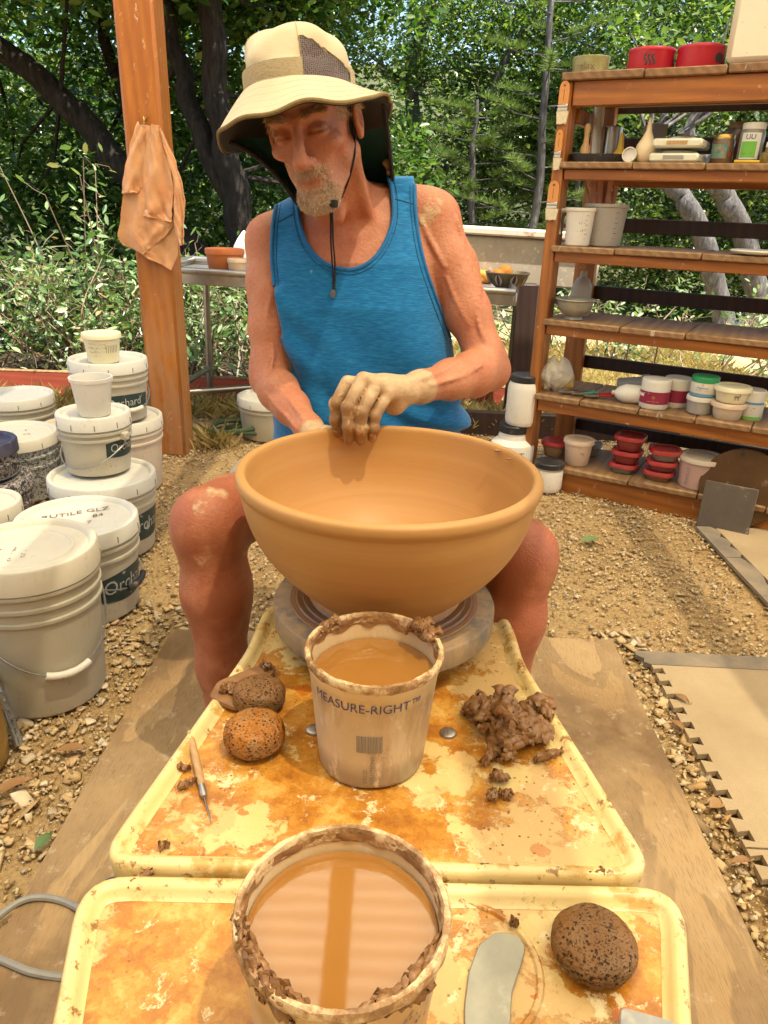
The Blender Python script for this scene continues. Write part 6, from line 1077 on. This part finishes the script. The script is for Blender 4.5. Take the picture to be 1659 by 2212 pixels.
# --- head
hd_ = Sdf(); E = lambda c, r, k, op='+': hd_.ell(hl(*c), r, k, HR, op); Cn = lambda a, b, r0, r1, k, op='+': hd_.cone(hl(*a), hl(*b), r0, r1, k, op)
E((0, .02, .045), (.073, .093, .085), .02); E((0, -.028, -.022), (.060, .060, .078), .03); E((0, -.04, .058), (.062, .05, .045), .02)
E((0, -.070, -.106), (.027, .022, .020), .022)
for s_ in (-1, 1):
    Cn((s_*.054, .004, -.055), (s_*.020, -.064, -.104), .015, .016, .022); E((s_*.043, -.060, -.022), (.021, .018, .016), .018); Cn((s_*.012, -.086, .027), (s_*.046, -.070, .028), .010, .008, .012)
    E((s_*.032, -.100, .006), (.019, .019, .0135), .011, '-'); E((s_*.031, -.0745, .005), (.0165, .0150, .0125), .004); Cn((s_*.019, -.0925, .0020), (s_*.044, -.0865, .0015), .0026, .0022, .0025, '-'); Cn((s_*.018, -.091, .0135), (s_*.046, -.083, .0120), .0020, .0018, .003, '-'); Cn((s_*.020, -.088, -.0095), (s_*.042, -.083, -.0105), .0016, .0014, .004, '-'); Cn((s_*.050, -.066, .004), (s_*.060, -.054, .012), .0010, .0010, .003, '-'); Cn((s_*.050, -.066, -.001), (s_*.061, -.054, -.004), .0010, .0010, .003, '-')
    E((s_*.0135, -.1015, -.0375), (.0095, .011, .0085), .006); Cn((s_*.019, -.1045, -.036), (s_*.033, -.084, -.076), .0022, .0022, .007, '-'); Cn((s_*.022, -.093, -.008), (s_*.040, -.085, -.018), .0012, .0012, .005, '-')
    E((s_*.050, -.052, -.058), (.014, .016, .024), .022, '-')
    E((s_*.080, .012, -.004), (.008, .019, .031), .006); E((s_*.085, .008, -.001), (.006, .011, .018), .005, '-'); E((s_*.080, .004, -.030), (.006, .008, .009), .005)
    E((s_*.0078, -.112, -.0475), (.0042, .0060, .0040), .003, '-')
Cn((0, -.088, .020), (0, -.1150, -.030), .0075, .0112, .010); E((0, -.1165, -.034), (.0125, .0115, .0115), .008)
for z_ in (.045, .056): Cn((-.035, -.0895, z_), (.035, -.0895, z_+.002), .0010, .0010, .004, '-')
E((0, -.090, -.052), (.022, .010, .012), .010); Cn((-.021, -.0905, -.067), (.021, -.0905, -.067), .0055, .0055, .006); Cn((-.017, -.0885, -.079), (.017, -.0885, -.079), .0062, .0062, .006); Cn((-.025, -.0985, -.0725), (.025, -.0985, -.0725), .0028, .0028, .003, '-'); E((0, -.092, -.093), (.016, .007, .005), .008, '-')
E((0, -.076, -.102), (.031, .018, .022), .012)          # beard bulk
# --- neck, shoulders, chest
B = Sdf(); nb_ = np.array([-.088, 1.635, 1.045]); B.sub(hd_, .012)
B.cone(hl(0, .035, -.05), nb_, .052, .060, .03)
for s_, e in ((-1, np.array([-.135, 1.575, 1.035])), (1, np.array([-.045, 1.575, 1.045]))): B.cone(hl(s_*.055, .02, -.055), e, .010, .008, .022)
B.ell(hl(0, -.035, -.155)*.5+np.array([-.095, 1.575, 1.07])*.5, (.012, .012, .016), .018)
B.fn(torso, [SEC[:, 1].min()-.25, 1.45, SEC[0, 0]-.02], [SEC[:, 1].max()+.25, 1.80, SEC[-1, 0]+.02], .03)
shR, elR, wrR = W3(580, 522, 1.615), W3(580, 818, 1.515), W3(685, 948, 1.325); shL, elL, wrL = W3(938, 474, 1.64), W3(1058, 800, 1.525), W3(878, 843, 1.315)
B.cone(nb_+np.array([0, .01, .02]), shR+np.array([.03, .015, .028]), .045, .032, .04); B.cone(nb_+np.array([0, .01, .02]), shL+np.array([-.03, .015, .028]), .045, .034, .04)
B.cone(W3(742, 520, 1.552), W3(640, 494, 1.600), .006, .007, .022); B.cone(W3(768, 515, 1.552), W3(872, 470, 1.606), .006, .007, .022)
def lerp(a, b, t): return np.asarray(a)*(1-t)+np.asarray(b)*t
def arm(sh, el, wr, s_, r):
    B.ell(sh, (.047*r, .048*r, .052*r), .03); B.chain([sh, lerp(sh, el, .30), lerp(sh, el, .62), lerp(sh, el, .9), el], [.045*r, .044*r, .040*r, .036*r, .036*r], .02)
    B.ell(lerp(sh, el, .52)+np.array([-.004*s_, -.016, 0]), (.028*r, .026*r, .062), .02); B.ell(lerp(sh, el, .45)+np.array([.012*s_, .016, 0]), (.026*r, .026*r, .066), .02)
    ax = (wr-el)/np.linalg.norm(wr-el); B.chain([el, lerp(el, wr, .22), lerp(el, wr, .5), lerp(el, wr, .85), wr], [.035*r, .040*r, .034*r, .0255*r, .024*r], .02); B.ell(el+np.array([.010*s_, .012, -.006]), (.022*r, .022, .022), .02)
    B.ell(lerp(el, wr, .25)+np.array([0, -.006, .012]), (.028, .028, .026), .02)
arm(shR, elR, wrR, -1, .96); arm(shL, elL, wrL, 1, 1.08)
# veins and tendons
for P_, r_ in (([(1010, 560), (1035, 620), (1030, 680), (1045, 735)], .0030), ([(965, 600), (985, 650), (1012, 700)], .0026), ([(990, 780), (960, 800), (920, 815), (885, 825)], .0028), ([(1040, 790), (990, 815), (930, 832)], .0028), ([(585, 640), (575, 700), (590, 760), (582, 810)], .0028), ([(600, 840), (630, 870), (655, 905)], .0030), ([(575, 850), (610, 890), (640, 925)], .0024), ([(985, 470), (1000, 520), (995, 570)], .0030), ([(905, 470), (930, 520), (960, 575)], .0040)):
    pp_ = []
    for i, (u, v) in enumerate(P_):
        ypl = None
        for y in np.arange(1.20, 1.66, .002):
            if B.ev(np.array([W3(u, v, y)], np.float32))[0] < 0: ypl = y; break
        if ypl is not None: pp_.append(W3(u, v, ypl+.0002))
    if len(pp_) > 1: B.chain(catmull(pp_, 4), [r_]*(len(pp_)*4), .006)
# --- left hand (over the rim): palm, four fingers, thumb
def digit(G, path, rad, k=.004):
    g = Sdf(); P_ = [W3(*p) for p in path]; g.chain(P_, rad, .004)
    for p, r in zip(P_[1:-1], rad[1:-1]): g.ell(p, (r*1.07,)*3, .004)
    G.sub(g, k); return P_
HL = Sdf(); kn = [(752, 826, 1.268), (786, 818, 1.258), (815, 830, 1.258), (838, 850, 1.262)]
HL.cone(wrL, W3(830, 838, 1.288), .024, .024, .012); wv = wrL
for p in kn: HL.cone(lerp(wrL, W3(*p), .25), W3(*p), .0175, .0118, .012)
HL.ell(W3(852, 872, 1.30), (.022, .02, .021), .014); HL.ell(W3(800, 850, 1.292), (.034, .016, .020), .012)
FIN = [[(750, 826, 1.270), (725, 872, 1.246), (725, 907, 1.245), (731, 934, 1.250)], [(784, 818, 1.260), (751, 880, 1.222), (753, 922, 1.217), (754, 951, 1.226)], [(814, 830, 1.260), (780, 892, 1.220), (780, 926, 1.217), (780, 953, 1.226)], [(838, 850, 1.264), (809, 900, 1.232), (807, 926, 1.227), (804, 946, 1.231)]]
for f, rr in zip(FIN, ([.0118, .0108, .0099, .0090], [.0122, .0110, .0102, .0092], [.0120, .0109, .0100, .0090], [.0110, .0100, .0092, .0082])): digit(HL, f, rr, .003)
digit(HL, [(822, 868, 1.315), (775, 900, 1.30), (745, 922, 1.285), (728, 934, 1.272)], [.015, .0125, .0115, .0095], .006)
B.sub(HL, .010)
# --- right hand behind the rim
HRr = Sdf(); HRr.cone(wrR, W3(712, 958, 1.31), .024, .023, .012)
for p in ([(715, 952, 1.31), (735, 985, 1.295), (742, 1015, 1.285), (745, 1035, 1.285)], [(705, 955, 1.31), (715, 995, 1.292), (722, 1025, 1.282), (724, 1050, 1.282)], [(695, 960, 1.31), (697, 1000, 1.29), (700, 1030, 1.28), (702, 1052, 1.28)], [(685, 962, 1.315), (680, 1000, 1.295), (682, 1025, 1.288), (684, 1042, 1.288)]): digit(HRr, p, [.0125, .011, .0098, .0085], .0045)
digit(HRr, [(690, 940, 1.305), (703, 934, 1.292), (714, 934, 1.285), (722, 938, 1.282)], [.0135, .012, .0105, .009], .006)
B.sub(HRr, .010)
# --- legs
hipR, hipL = W3(700, 1015, 1.66), W3(890, 1015, 1.66); knR, knL = W3(452, 1128, 1.19), W3(1122, 1196, 1.17); anR, anL = np.array([-.285, 1.16, .085]), np.array([.225, 1.14, .085])
def leg(hip, kn_, an, s_):
    B.chain([hip, lerp(hip, kn_, .45), lerp(hip, kn_, .85), kn_], [.092, .080, .062, .060], .03); B.ell(kn_+np.array([0, -.018, .006]), (.044, .038, .046), .03); B.ell(kn_+np.array([.022*s_, -.01, -.018]), (.03, .04, .045), .03)
    B.chain([kn_, lerp(kn_, an, .28), lerp(kn_, an, .6), an], [.056, .057, .044, .034], .03); B.ell(lerp(kn_, an, .32)+np.array([-.01*s_, .03, 0]), (.044, .042, .10), .03); B.cone(kn_+np.array([0, -.045, -.05]), an+np.array([0, -.02, .1]), .014, .012, .02)
    f = an+np.array([.02*s_, -.17, -.045]); B.chain([an, an+np.array([0, -.03, -.045]), f], [.034, .036, .026], .02); B.ell(an+np.array([0, .035, -.05]), (.03, .035, .03), .02)
leg(hipR, knR, anR, -1); leg(hipL, knL, anL, 1)
lo, hi = B.bbox(); Vb, Qb = surface(B.ev, lo-.02, hi+.02, .003, 5)
# drop the torso skin that the shirt hides completely
def attr_color(me, name, C4):
    a = me.color_attributes.new(name, 'FLOAT_COLOR', 'POINT'); a.data.foreach_set('color', np.asarray(C4, np.float32).ravel())
ob = bigmesh('person', Vb, Qb, 'skin', smooth=True); person = ob
tag(person, 'seated potter in blue tank top and khaki sun hat shaping the bowl', 'person')
n = len(Vb); Cc = np.tile(np.array([.50, .195, .095, 1.]), (n, 1)); L_ = (Vb-HC) @ HR           # head-local coordinates
def blob(Q, c, r): return np.exp(-(((Q-np.array(c))/np.array(r))**2).sum(1))
def mixc(w, c): 
    global Cc
    Cc[:, :3] = Cc[:, :3]*(1-w[:, None])+np.array(c)*w[:, None]
leg_w = np.clip((.72-Vb[:, 2])/.05, 0, 1)*(np.clip((1.42-Vb[:, 1])/.05, 0, 1))*(np.abs(Vb[:, 0]+.03) > .15); mixc(leg_w*.85, (.32, .095, .040))  # legs darker and redder: tan, plus shade put into the skin colour
face_w = np.clip(blob(L_, (0, -.06, -.02), (.09, .08, .11))*1.5, 0, 1); mixc(face_w*.8, (.43, .195, .12)); mixc(np.clip(blob(L_, (0, -.116, -.03), (.02, .03, .03))*1.2+blob(L_, (-.045, -.06, -.03), (.03, .03, .025))+blob(L_, (.045, -.06, -.03), (.03, .03, .025)), 0, 1)*.35, (.45, .14, .08))
for s_ in (-1, 1): mixc(np.clip(blob(L_, (s_*.031, -.092, .0017), (.017, .05, .0027))*1.6*(L_[:, 1] < -.06), 0, 1)*.92, (.045, .018, .012)); mixc(np.clip(blob(L_, (s_*.031, -.09, .012), (.019, .05, .006)), 0, 1)*.4, (.36, .12, .07)); mixc(np.clip(blob(L_, (s_*.031, -.09, -.012), (.018, .02, .008)), 0, 1)*.3, (.40, .13, .08))
lips = np.clip((blob(L_, (0, -.096, -.0675), (.022, .012, .004))+blob(L_, (0, -.095, -.078), (.018, .012, .0045)))*1.2, 0, 1); 
beard = np.clip(blob(L_, (0, -.088, -.104), (.034, .035, .022))*1.9+blob(L_, (0, -.10, -.056), (.030, .02, .0085))*1.5+blob(L_, (.031, -.088, -.082), (.010, .02, .025))+blob(L_, (-.031, -.088, -.082), (.010, .02, .025)), 0, 1)*np.clip((.104-np.linalg.norm((L_-np.array([0, .0, -.08]))*np.array([1, .0, 1]), axis=1))/.01, 0, 1)
beard = np.where((L_[:, 1] > -.045) | (L_[:, 2] > -.043), 0, beard); mixc(np.clip(beard, 0, 1)*.8, (.52, .37, .24)); mixc(lips*.8, (.38, .115, .075)); mixc(np.clip(blob(L_, (0, -.1, -.0725), (.024, .02, .0016)), 0, 1)*.8, (.12, .035, .025)); stub = np.clip(blob(L_, (0, -.04, -.09), (.075, .07, .035)), 0, 1)*(L_[:, 1] < .02); mixc(stub*.2, (.55, .36, .22))
chest = np.clip(blob(Vb, W3(755, 540, 1.53), (.10, .1, .07)), 0, 1); mixc(chest*.5, (.50, .15, .075))
attr_color(person.data, 'Col', Cc)
dHL = HL.ev(Vb.astype(np.float32)); dHR = HRr.ev(Vb.astype(np.float32)); xw = np.linalg.norm(Vb-wrL, axis=1)
clay_ = np.clip(1.05-np.maximum(dHL, 0)*17, 0, 1.3); clay_ = np.maximum(clay_, np.clip(1.1-np.maximum(dHR, 0)*50, 0, 1.2))
for (u, v, y, r, a) in ((470, 1070, 1.14, .024, .47), (440, 1085, 1.13, .022, .46), (425, 1100, 1.12, .02, .46), (935, 445, 1.60, .024, .52), (922, 478, 1.59, .018, .50), (520, 1075, 1.16, .024, .47), (450, 1200, 1.13, .03, .36)): clay_ = np.maximum(clay_, a*np.clip(1.6*np.exp(-(np.linalg.norm((Vb-W3(u, v, y))*np.array([1, .25, 1]), axis=1)/r)**2), 0, 1))
attr_color(person.data, 'Clay', np.repeat(clay_[:, None], 4, 1)); wet_ = np.zeros(n)
for f in FIN: wet_ = np.maximum(wet_, np.clip(1-(np.min([np.linalg.norm(Vb-W3(*f[i]), axis=1) for i in (1, 2, 3)], 0)-.016)/.02, 0, 1))
attr_color(person.data, 'Wet', np.repeat(wet_[:, None], 4, 1))
# --- tank top
poly_neck = [W3(u, v, 1.56)[[0, 2]] for u, v in [(620, 330), (636, 430), (645, 475), (662, 520), (690, 553), (722, 572), (760, 578), (795, 566), (822, 540), (842, 500), (850, 460), (846, 410), (838, 380), (830, 330)]]
poly_aL = [W3(u, v, 1.60)[[0, 2]] for u, v in [(596, 330), (596, 430), (595, 480), (595, 530), (598, 570), (604, 610), (612, 655), (622, 710), (540, 800), (440, 740), (440, 330)]]
poly_aR = [W3(u, v, 1.60)[[0, 2]] for u, v in [(893, 330), (896, 400), (897, 450), (903, 510), (916, 570), (936, 630), (958, 690), (970, 725), (1040, 780), (1120, 640), (1100, 330)]]
def poly_sd(P2, poly):
    poly = np.asarray(poly, np.float32); d = np.full(len(P2), 9., np.float32); ins = np.zeros(len(P2), bool); n_ = len(poly)
    for i in range(n_):
        a, b = poly[i], poly[(i+1) % n_]; e = b-a; w = P2-a; t = np.clip((w @ e)/(e @ e), 0, 1); d = np.minimum(d, np.linalg.norm(w-t[:, None]*e, axis=1)); c = ((a[1] <= P2[:, 1]) != (b[1] <= P2[:, 1])) & (P2[:, 0] < (b[0]-a[0])*(P2[:, 1]-a[1])/(b[1]-a[1]+1e-12)+a[0]); ins ^= c
    return np.where(ins, -d, d)
SH = Sdf(); SH.fn(lambda P: torso(P, .011), [SEC[:, 1].min()-.3, 1.4, SEC[0, 0]-.02], [SEC[:, 1].max()+.3, 1.85, SEC[-1, 0]+.04], .001)
SH.cone(nb_+np.array([0, .01, .02]), shR+np.array([.03, .015, .028]), .051, .039, .04); SH.cone(nb_+np.array([0, .01, .02]), shL+np.array([-.03, .015, .028]), .051, .041, .04)
for q_, e_, r_, f_ in ((shR, elR, .96, .40), (shL, elL, 1.08, .26)): SH.ell(q_, (.047*r_+.005, .048*r_+.005, .052*r_+.005), .03); SH.cone(q_, lerp(q_, e_, f_), .045*r_+.005, .044*r_+.004, .02)
for a, b, r in (((600, 640), (690, 900), .012), ((640, 760), (720, 920), .010)): SH.cone(W3(*a, 1.515), W3(*b, 1.505), r*.6, r, .03)
def folds(P):
    x, z = P[:, 0], P[:, 2]; w1 = np.clip((.72-z)/.06, 0, 1)*np.clip((x+.05)/.1, 0, 1); f = .008*w1*np.sin((z*1.0+x*.42)*95+np.sin(x*22)*.9)
    f += .0045*np.sin(x*34+z*18+1.5*np.sin(z*9))*np.clip((.93-z)/.15, 0, 1); f += .0045*np.sin(((x+.25)*.8+(z-.95))*75)*np.exp(-((x+.19)/.06)**2-((z-.80)/.10)**2); f += .0035*np.sin((z-.7)*30+x*20)*np.exp(-((x-.10)/.09)**2-((z-.86)/.09)**2); return f
z_neck_back = 1.06
def shirt_ev(P, full=True):
    d = SH.ev(P)+folds(P); sh = np.maximum(d, -(d+.006)); P2 = P[:, [0, 2]]
    back = P[:, 1] > 1.655
    cut = poly_sd(P2, poly_neck); cut = np.where(back, np.maximum(cut, z_neck_back-P[:, 2]), cut); sh = np.maximum(sh, -cut)
    for pl in (poly_aL, poly_aR): sh = np.maximum(sh, -poly_sd(P2, pl))
    return np.maximum(sh, .495-P[:, 2])
lo, hi = SH.bbox(); lo = lo-.03; hi = hi+.03; lo[2] = .47; Vs, Qs = surface(shirt_ev, lo, hi, .003, 5)
shirt = bigmesh('tank_top', Vs, Qs, 'shirt', person, smooth=True); shirt['label'] = 'bright blue sleeveless tank top'
def on_shirt(x, z, e=.002):
    y = np.arange(1.42, 1.70, .0012, dtype=np.float32); P = np.c_[np.full(len(y), x), y, np.full(len(y), z)].astype(np.float32); d = SH.ev(P)+folds(P); i = np.argmax(d < 0); return (x, float(y[i])-e, z) if d.min() < 0 else None
def trim(poly, i0, i1, name, m, r, e, shift=0):
    P2 = catmull([np.array(p) for p in poly[i0:i1]], 7); out = []
    for k, (x, z) in enumerate(P2):
        if shift:
            a, b = P2[max(k-1, 0)], P2[min(k+1, len(P2)-1)]; t = (b-a)/np.linalg.norm(b-a); x, z = x-t[1]*shift, z+t[0]*shift
        q = on_shirt(x, z, e)
        if q: out.append(q)
    if len(out) > 3:
        O = np.array(out); O[1:-1, 1] = (O[:-2, 1]+O[1:-1, 1]*2+O[2:, 1])/4; mb = MB(); mb.tube(O, r, 8, flat=1); mb.build(name, m, shirt, recalc=False)
for pl, a, b, sh_ in ((poly_neck, 1, 13, -1), (poly_aL, 1, 6, 1), (poly_aR, 1, 8, -1)):
    trim(pl, a, b, 'trim', 'shirt_trim', .0042, .0); trim(pl, a, b, 'stitch_line', 'stitch', .0009, .0012, sh_*.009)
for a, b in (((848, 428), (893, 440)), ((604, 478), (634, 462))):
    P_ = [on_shirt(*W3(a[0]+(b[0]-a[0])*t, a[1]+(b[1]-a[1])*t, 1.58)[[0, 2]], .001) for t in np.linspace(0, 1, 8)]; P_ = [p for p in P_ if p]
    if len(P_) > 3: mb = MB(); mb.tube(P_, .0012, 6); mb.build('strap_seam', 'stitch', shirt, recalc=False)
# --- shorts
ST = Sdf(); ST.ell(lerp(hipR, hipL, .5)+np.array([0, .02, 0]), (.19, .15, .11), .03); ST.cone(hipR, lerp(hipR, knR, .55), .100, .092, .03); ST.cone(hipL, lerp(hipL, knL, .55), .100, .092, .03); lo, hi = ST.bbox(); Vt, Qt = surface(ST.ev, lo-.02, hi+.02, .006, 4); bigmesh('shorts', Vt, Qt, 'shorts', person, smooth=True)
stool = thing('stool', 'low work stool hidden under the seated potter', 'stool', (-.05, 1.70, 0)); mb = MB(); mb.lathe([(0, .37), (.15, .37), (.165, .38), (.165, .40), (.15, .412), (0, .412)], 40); mb.build('seat', 'wood_dark', stool)
for a in (.8, 2.4, 3.9, 5.5): mb = MB(); mb.tube([(.11*math.cos(a), .11*math.sin(a), .375), (.17*math.cos(a), .17*math.sin(a), .0)], .016, 10); mb.build('leg', 'wood_dark', stool)
# --- beard, brows and side hair as short strands
def strands(name, fn_mask, count, L, m, dirf, wdt=.0005):
    w = fn_mask; I = rng.choice(n, count, p=w/w.sum()); N_ = np.zeros((count, 3)); vn = np.zeros(n*3, np.float32); person.data.vertices.foreach_get('normal', vn); N_ = vn.reshape(-1, 3)[I]; p = Vb[I]+rng.normal(0, .0012, (count, 3)); D = N_*.5+dirf(L_[I]) @ HR.T+rng.normal(0, .25, (count, 3)); D /= np.linalg.norm(D, axis=1, keepdims=True); S_ = np.cross(D, rng.normal(0, 1, (count, 3))); S_ /= np.linalg.norm(S_, axis=1, keepdims=True); S_ *= wdt; ll = L*rng.uniform(.5, 1.2, (count, 1)); p = p-N_*.0008
    V = np.stack([p-S_, p+S_, p+D*ll], 1).reshape(-1, 3); o = bigmesh(name, V, np.arange(count*3).reshape(-1, 3), m, person); return o
strands('beard', np.clip(beard, 0, 1)**1.5*(1-lips*.9)+1e-9, 8000, .0052, 'hair_grey', lambda q: np.c_[q[:, 0]*3, np.full(len(q), -.25), np.full(len(q), -.55)])
brow = sum(np.clip(1-np.abs((L_[:, 2]-(.031+.012*np.clip(1-np.abs(np.abs(L_[:, 0])-.034)/.02, 0, 1)*.3)))/.0045, 0, 1)*((np.abs(L_[:, 0]) > .014) & (np.abs(L_[:, 0]) < .050) & (L_[:, 1] < -.055)) for _ in (0,)); strands('eyebrows', brow+1e-9, 1500, .010, 'brow_hair', lambda q: np.c_[np.sign(q[:, 0])*.8, np.full(len(q), -.2), np.full(len(q), .1)])
side = ((np.abs(L_[:, 0]) > .05) & (L_[:, 1] > -.045) & (L_[:, 1] < .05) & (L_[:, 2] > .005) & (L_[:, 2] < .06)).astype(float); strands('side_hair', side+1e-9, 2200, .014, 'hair_grey', lambda q: np.c_[np.zeros(len(q)), np.full(len(q), .5), np.full(len(q), -.7)])
arm_w = ((Vb[:, 0] > .03) & (Vb[:, 2] < .90) & (Vb[:, 2] > .70) & (Vb[:, 1] < 1.56) & (dHL > .03)).astype(float); 
# --- hat
hat = thing('sun_hat', None, None, (0, 0, 0)); hat.parent = person; hat['label'] = 'khaki sun hat with mesh panel and dark neck flap'
KR = rotm(R_(-10), R_(-3), R_(-7)); KC = W3(650, 199, 1.455)
def hb(p): q = KC+KR @ np.asarray(p, float); return tuple(q)
HX, HY = .0915, .120
CP = [(1.0, 0), (.985, .016), (.94, .036), (.865, .057), (.74, .075), (.53, .087), (.27, .093), (.0, .094)]
CPf = [(float(a), float(b)) for a, b in catmull([np.array(c) for c in CP], 4)]
def cr(a, i, e=0):
    c = CPf[min(max(int(round(i)), 0), len(CPf)-1)]; f = max(0, 1-c[0]); dent = .004*math.sin(a*3+c[1]*50)*min(1, c[1]/.03)+.0025*math.sin(a*7-c[1]*70)*min(1, c[1]/.03)
    return hb(((c[0]*HX+e+dent)*math.cos(a), (c[0]*HY+e+dent)*math.sin(a), c[1]+.005*math.sin(a*2+.5)*(1-f)*(c[1] > .03)-.006*f*math.cos(a*3)))
mb = MB(); mb.grid(lambda u, v: cr(2*math.pi*u, v*(len(CPf)-1)), 90, len(CPf), True); mb.build('crown', 'hat_khaki', hat, smooth=80, recalc=False)
A0, A1 = R_(-66), R_(-8)
mb = MB(); mb.grid(lambda u, v: (lambda a: hb(((HX+.0018+.0006*math.sin(v*3.1))*math.cos(a), (HY+.0018+.0006*math.sin(v*3.1))*math.sin(a), -.002+.027*v)))(A0-(2*math.pi-(A1-A0))*u), 90, 6); mb.build('hat_band', 'hat_band', hat, recalc=False)
mb = MB(); mb.tube([hb(((HX+.0022)*math.cos(a), (HY+.0022)*math.sin(a), -.0025)) for a in np.linspace(0, 2*math.pi, 91)], .0016, 6); mb.build('band_piping', 'cord_black', hat, recalc=False)
def panel(u, v):
    a = A0+(A1-A0)*u; top = 13*(1-.72*u**1.3); return cr(a, v*top, .0016)
mb = MB(); mb.grid(panel, 18, 13); mb.build('mesh_panel', 'hat_mesh', hat, recalc=False, smooth=80)
mb = MB(); mb.tube([panel(0, t) for t in np.linspace(0, 1, 10)]+[panel(t, 1) for t in np.linspace(0, 1, 14)], .0011, 5); mb.build('panel_seam', 'hat_trim', hat, recalc=False)
for a in (A0-.02, R_(-150), R_(100)): mb = MB(); mb.tube([np.array(cr(a, i, .0006)) for i in range(12, len(CPf))], .0008, 5); mb.build('crown_seam', 'hat_band', hat, recalc=False)
def brim_pt(a, t):
    s_, c = math.sin(a), math.cos(a); fr_, bk_, le, ri = max(0, -s_)**2, max(0, s_)**2, max(0, -c)**2, max(0, c)**2
    D = .055*fr_+.050*bk_+.074*le+.034*ri; w = .054*fr_+.05*bk_+.054*le+.062*ri
    z = -.001-D*t**1.12+t*(.004*math.sin(a*5+1.2)+.003*math.sin(a*9)); z += .012*t*t*math.exp(-((a % (2*math.pi)-R_(350))/.22)**2)
    return hb(((HX+w*t)*c, (HY+w*t)*s_, z))
mb = MB(); mb.sheet(lambda u, v: brim_pt(2*math.pi*u, v), 145, 14, .003); mb.build('brim', 'hat_khaki', hat, smooth=80)
mb = MB(); mb.grid(lambda u, v: tuple(np.array(brim_pt(2*math.pi*u, .02+.96*v))-KR[:, 2]*.0058), 145, 10); mb.build('brim_lining', 'hat_under', hat, recalc=False, smooth=80)
for t in (.3, .5, .68, .84): mb = MB(); mb.tube([np.array(brim_pt(a, t))+KR[:, 2]*.0017 for a in np.linspace(0, 2*math.pi, 145)], .0005, 5); mb.build('brim_stitching', 'hat_band', hat, recalc=False)
mb = MB(); mb.tube([brim_pt(a, 1.0) for a in np.linspace(0, 2*math.pi, 145)], .0034, 8); mb.build('brim_binding', 'hat_trim', hat, recalc=False)
# neck flap hanging round the back from the brim
BOT = catmull([W3(848, 386, 1.60), W3(842, 396, 1.66), W3(790, 410, 1.70), W3(730, 425, 1.70), W3(668, 432, 1.66), W3(640, 438, 1.56)], 8); MID = catmull([W3(840, 310, 1.54), W3(838, 320, 1.62), W3(780, 330, 1.66), W3(700, 345, 1.66), W3(610, 360, 1.61), W3(572, 352, 1.51)], 8)
def flap(u, v):
    a = R_(12)+R_(176)*u; top = np.array(brim_pt(a, .80-.25*math.sin(math.pi*u))); i = u*(len(BOT)-1); k = min(int(i), len(BOT)-2); f = i-k; b = BOT[k]*(1-f)+BOT[k+1]*f; m = MID[k]*(1-f)+MID[k+1]*f
    p = (1-v)*(1-2*v)*top+4*v*(1-v)*m+v*(2*v-1)*b; return tuple(p+np.array([0, .008*math.sin(u*17+v*3)*v, 0])-KR[:, 2]*.003*(1-v))
mb = MB(); mb.sheet(flap, 60, 22, .002); mb.build('neck_flap', 'flap_teal', hat, smooth=80)
mb = MB(); mb.tube([flap(0, t) for t in np.linspace(0, 1, 16)]+[flap(t, 1) for t in np.linspace(0.02, .98, 50)]+[flap(1, t) for t in np.linspace(1, 0, 16)], .0045, 6); mb.build('flap_binding', 'cord_black', hat, recalc=False)
mb = MB(); mb.tube(catmull([W3(830, 346, 1.62), W3(841, 362, 1.62), W3(842, 378, 1.61)], 5), [.004]+[.007]*9+[.003], 8); mb.build('adjuster_tab', 'hat_khaki', hat, recalc=False)
def face_y(u, v, e=.003):
    for y in np.arange(1.26, 1.72, .0012):
        if B.ev(np.array([W3(u, v, y)], np.float32))[0] < .0: return W3(u, v, y-e)
    return W3(u, v, 1.5)
cdp = [W3(757, 232, 1.41)]+[face_y(u, v) for u, v in [(760, 262), (766, 300), (766, 335), (758, 372), (747, 405), (737, 430)]]; mb = MB(); mb.tube(catmull(cdp, 5), .0018, 6); mb.build('chin_cord', 'cord_black', hat, recalc=False)
for dx in (-1, 1):
    pth = [face_y(716+dx*2, 442, .004), W3(716+dx*2, 470, 1.45), W3(717+dx*2.5, 520, 1.475), W3(720+dx*3, 560, 1.49)]+[np.array(on_shirt(*W3(u, v, 1.50)[[0, 2]], .003)) for u, v in [(721+dx*2, 600), (721+dx, 632)]]; mb = MB(); mb.tube(catmull(pth, 6), .0018, 6); mb.build('chin_cord', 'cord_black', hat, recalc=False)
p = on_shirt(*W3(720, 634, 1.5)[[0, 2]], .005); mb = MB(); mb.lathe([(0, -.008), (.004, -.007), (.005, 0), (.004, .007), (0, .008)], 12, p); mb.build('cord_end', 'rubber', hat); mb = MB(); mb.lathe([(0, -.007), (.006, -.006), (.007, 0), (.006, .006), (0, .007)], 12, tuple(face_y(722, 440, .004))); mb.build('cord_toggle', 'cord_black', hat)
# metal shaping rib held at the rim
mb = MB(); a = W3(716, 928, 1.262); P_ = [W3(u, v, y) for u, v, y in [(706, 928, 1.272), (724, 938, 1.268), (742, 956, 1.252), (750, 952, 1.250), (748, 940, 1.256), (728, 926, 1.268)]]; mb.add([tuple(p) for p in P_]+[tuple(p+np.array([0, .002, .001])) for p in P_], [tuple(range(6)), tuple(range(6, 12))[::-1]]+[(i, (i+1) % 6, 6+(i+1) % 6, 6+i) for i in range(6)]); tag(mb.build('metal_rib', 'steel', smooth=0), 'small shiny metal rib pinched at the bowl rim', 'pottery tool')
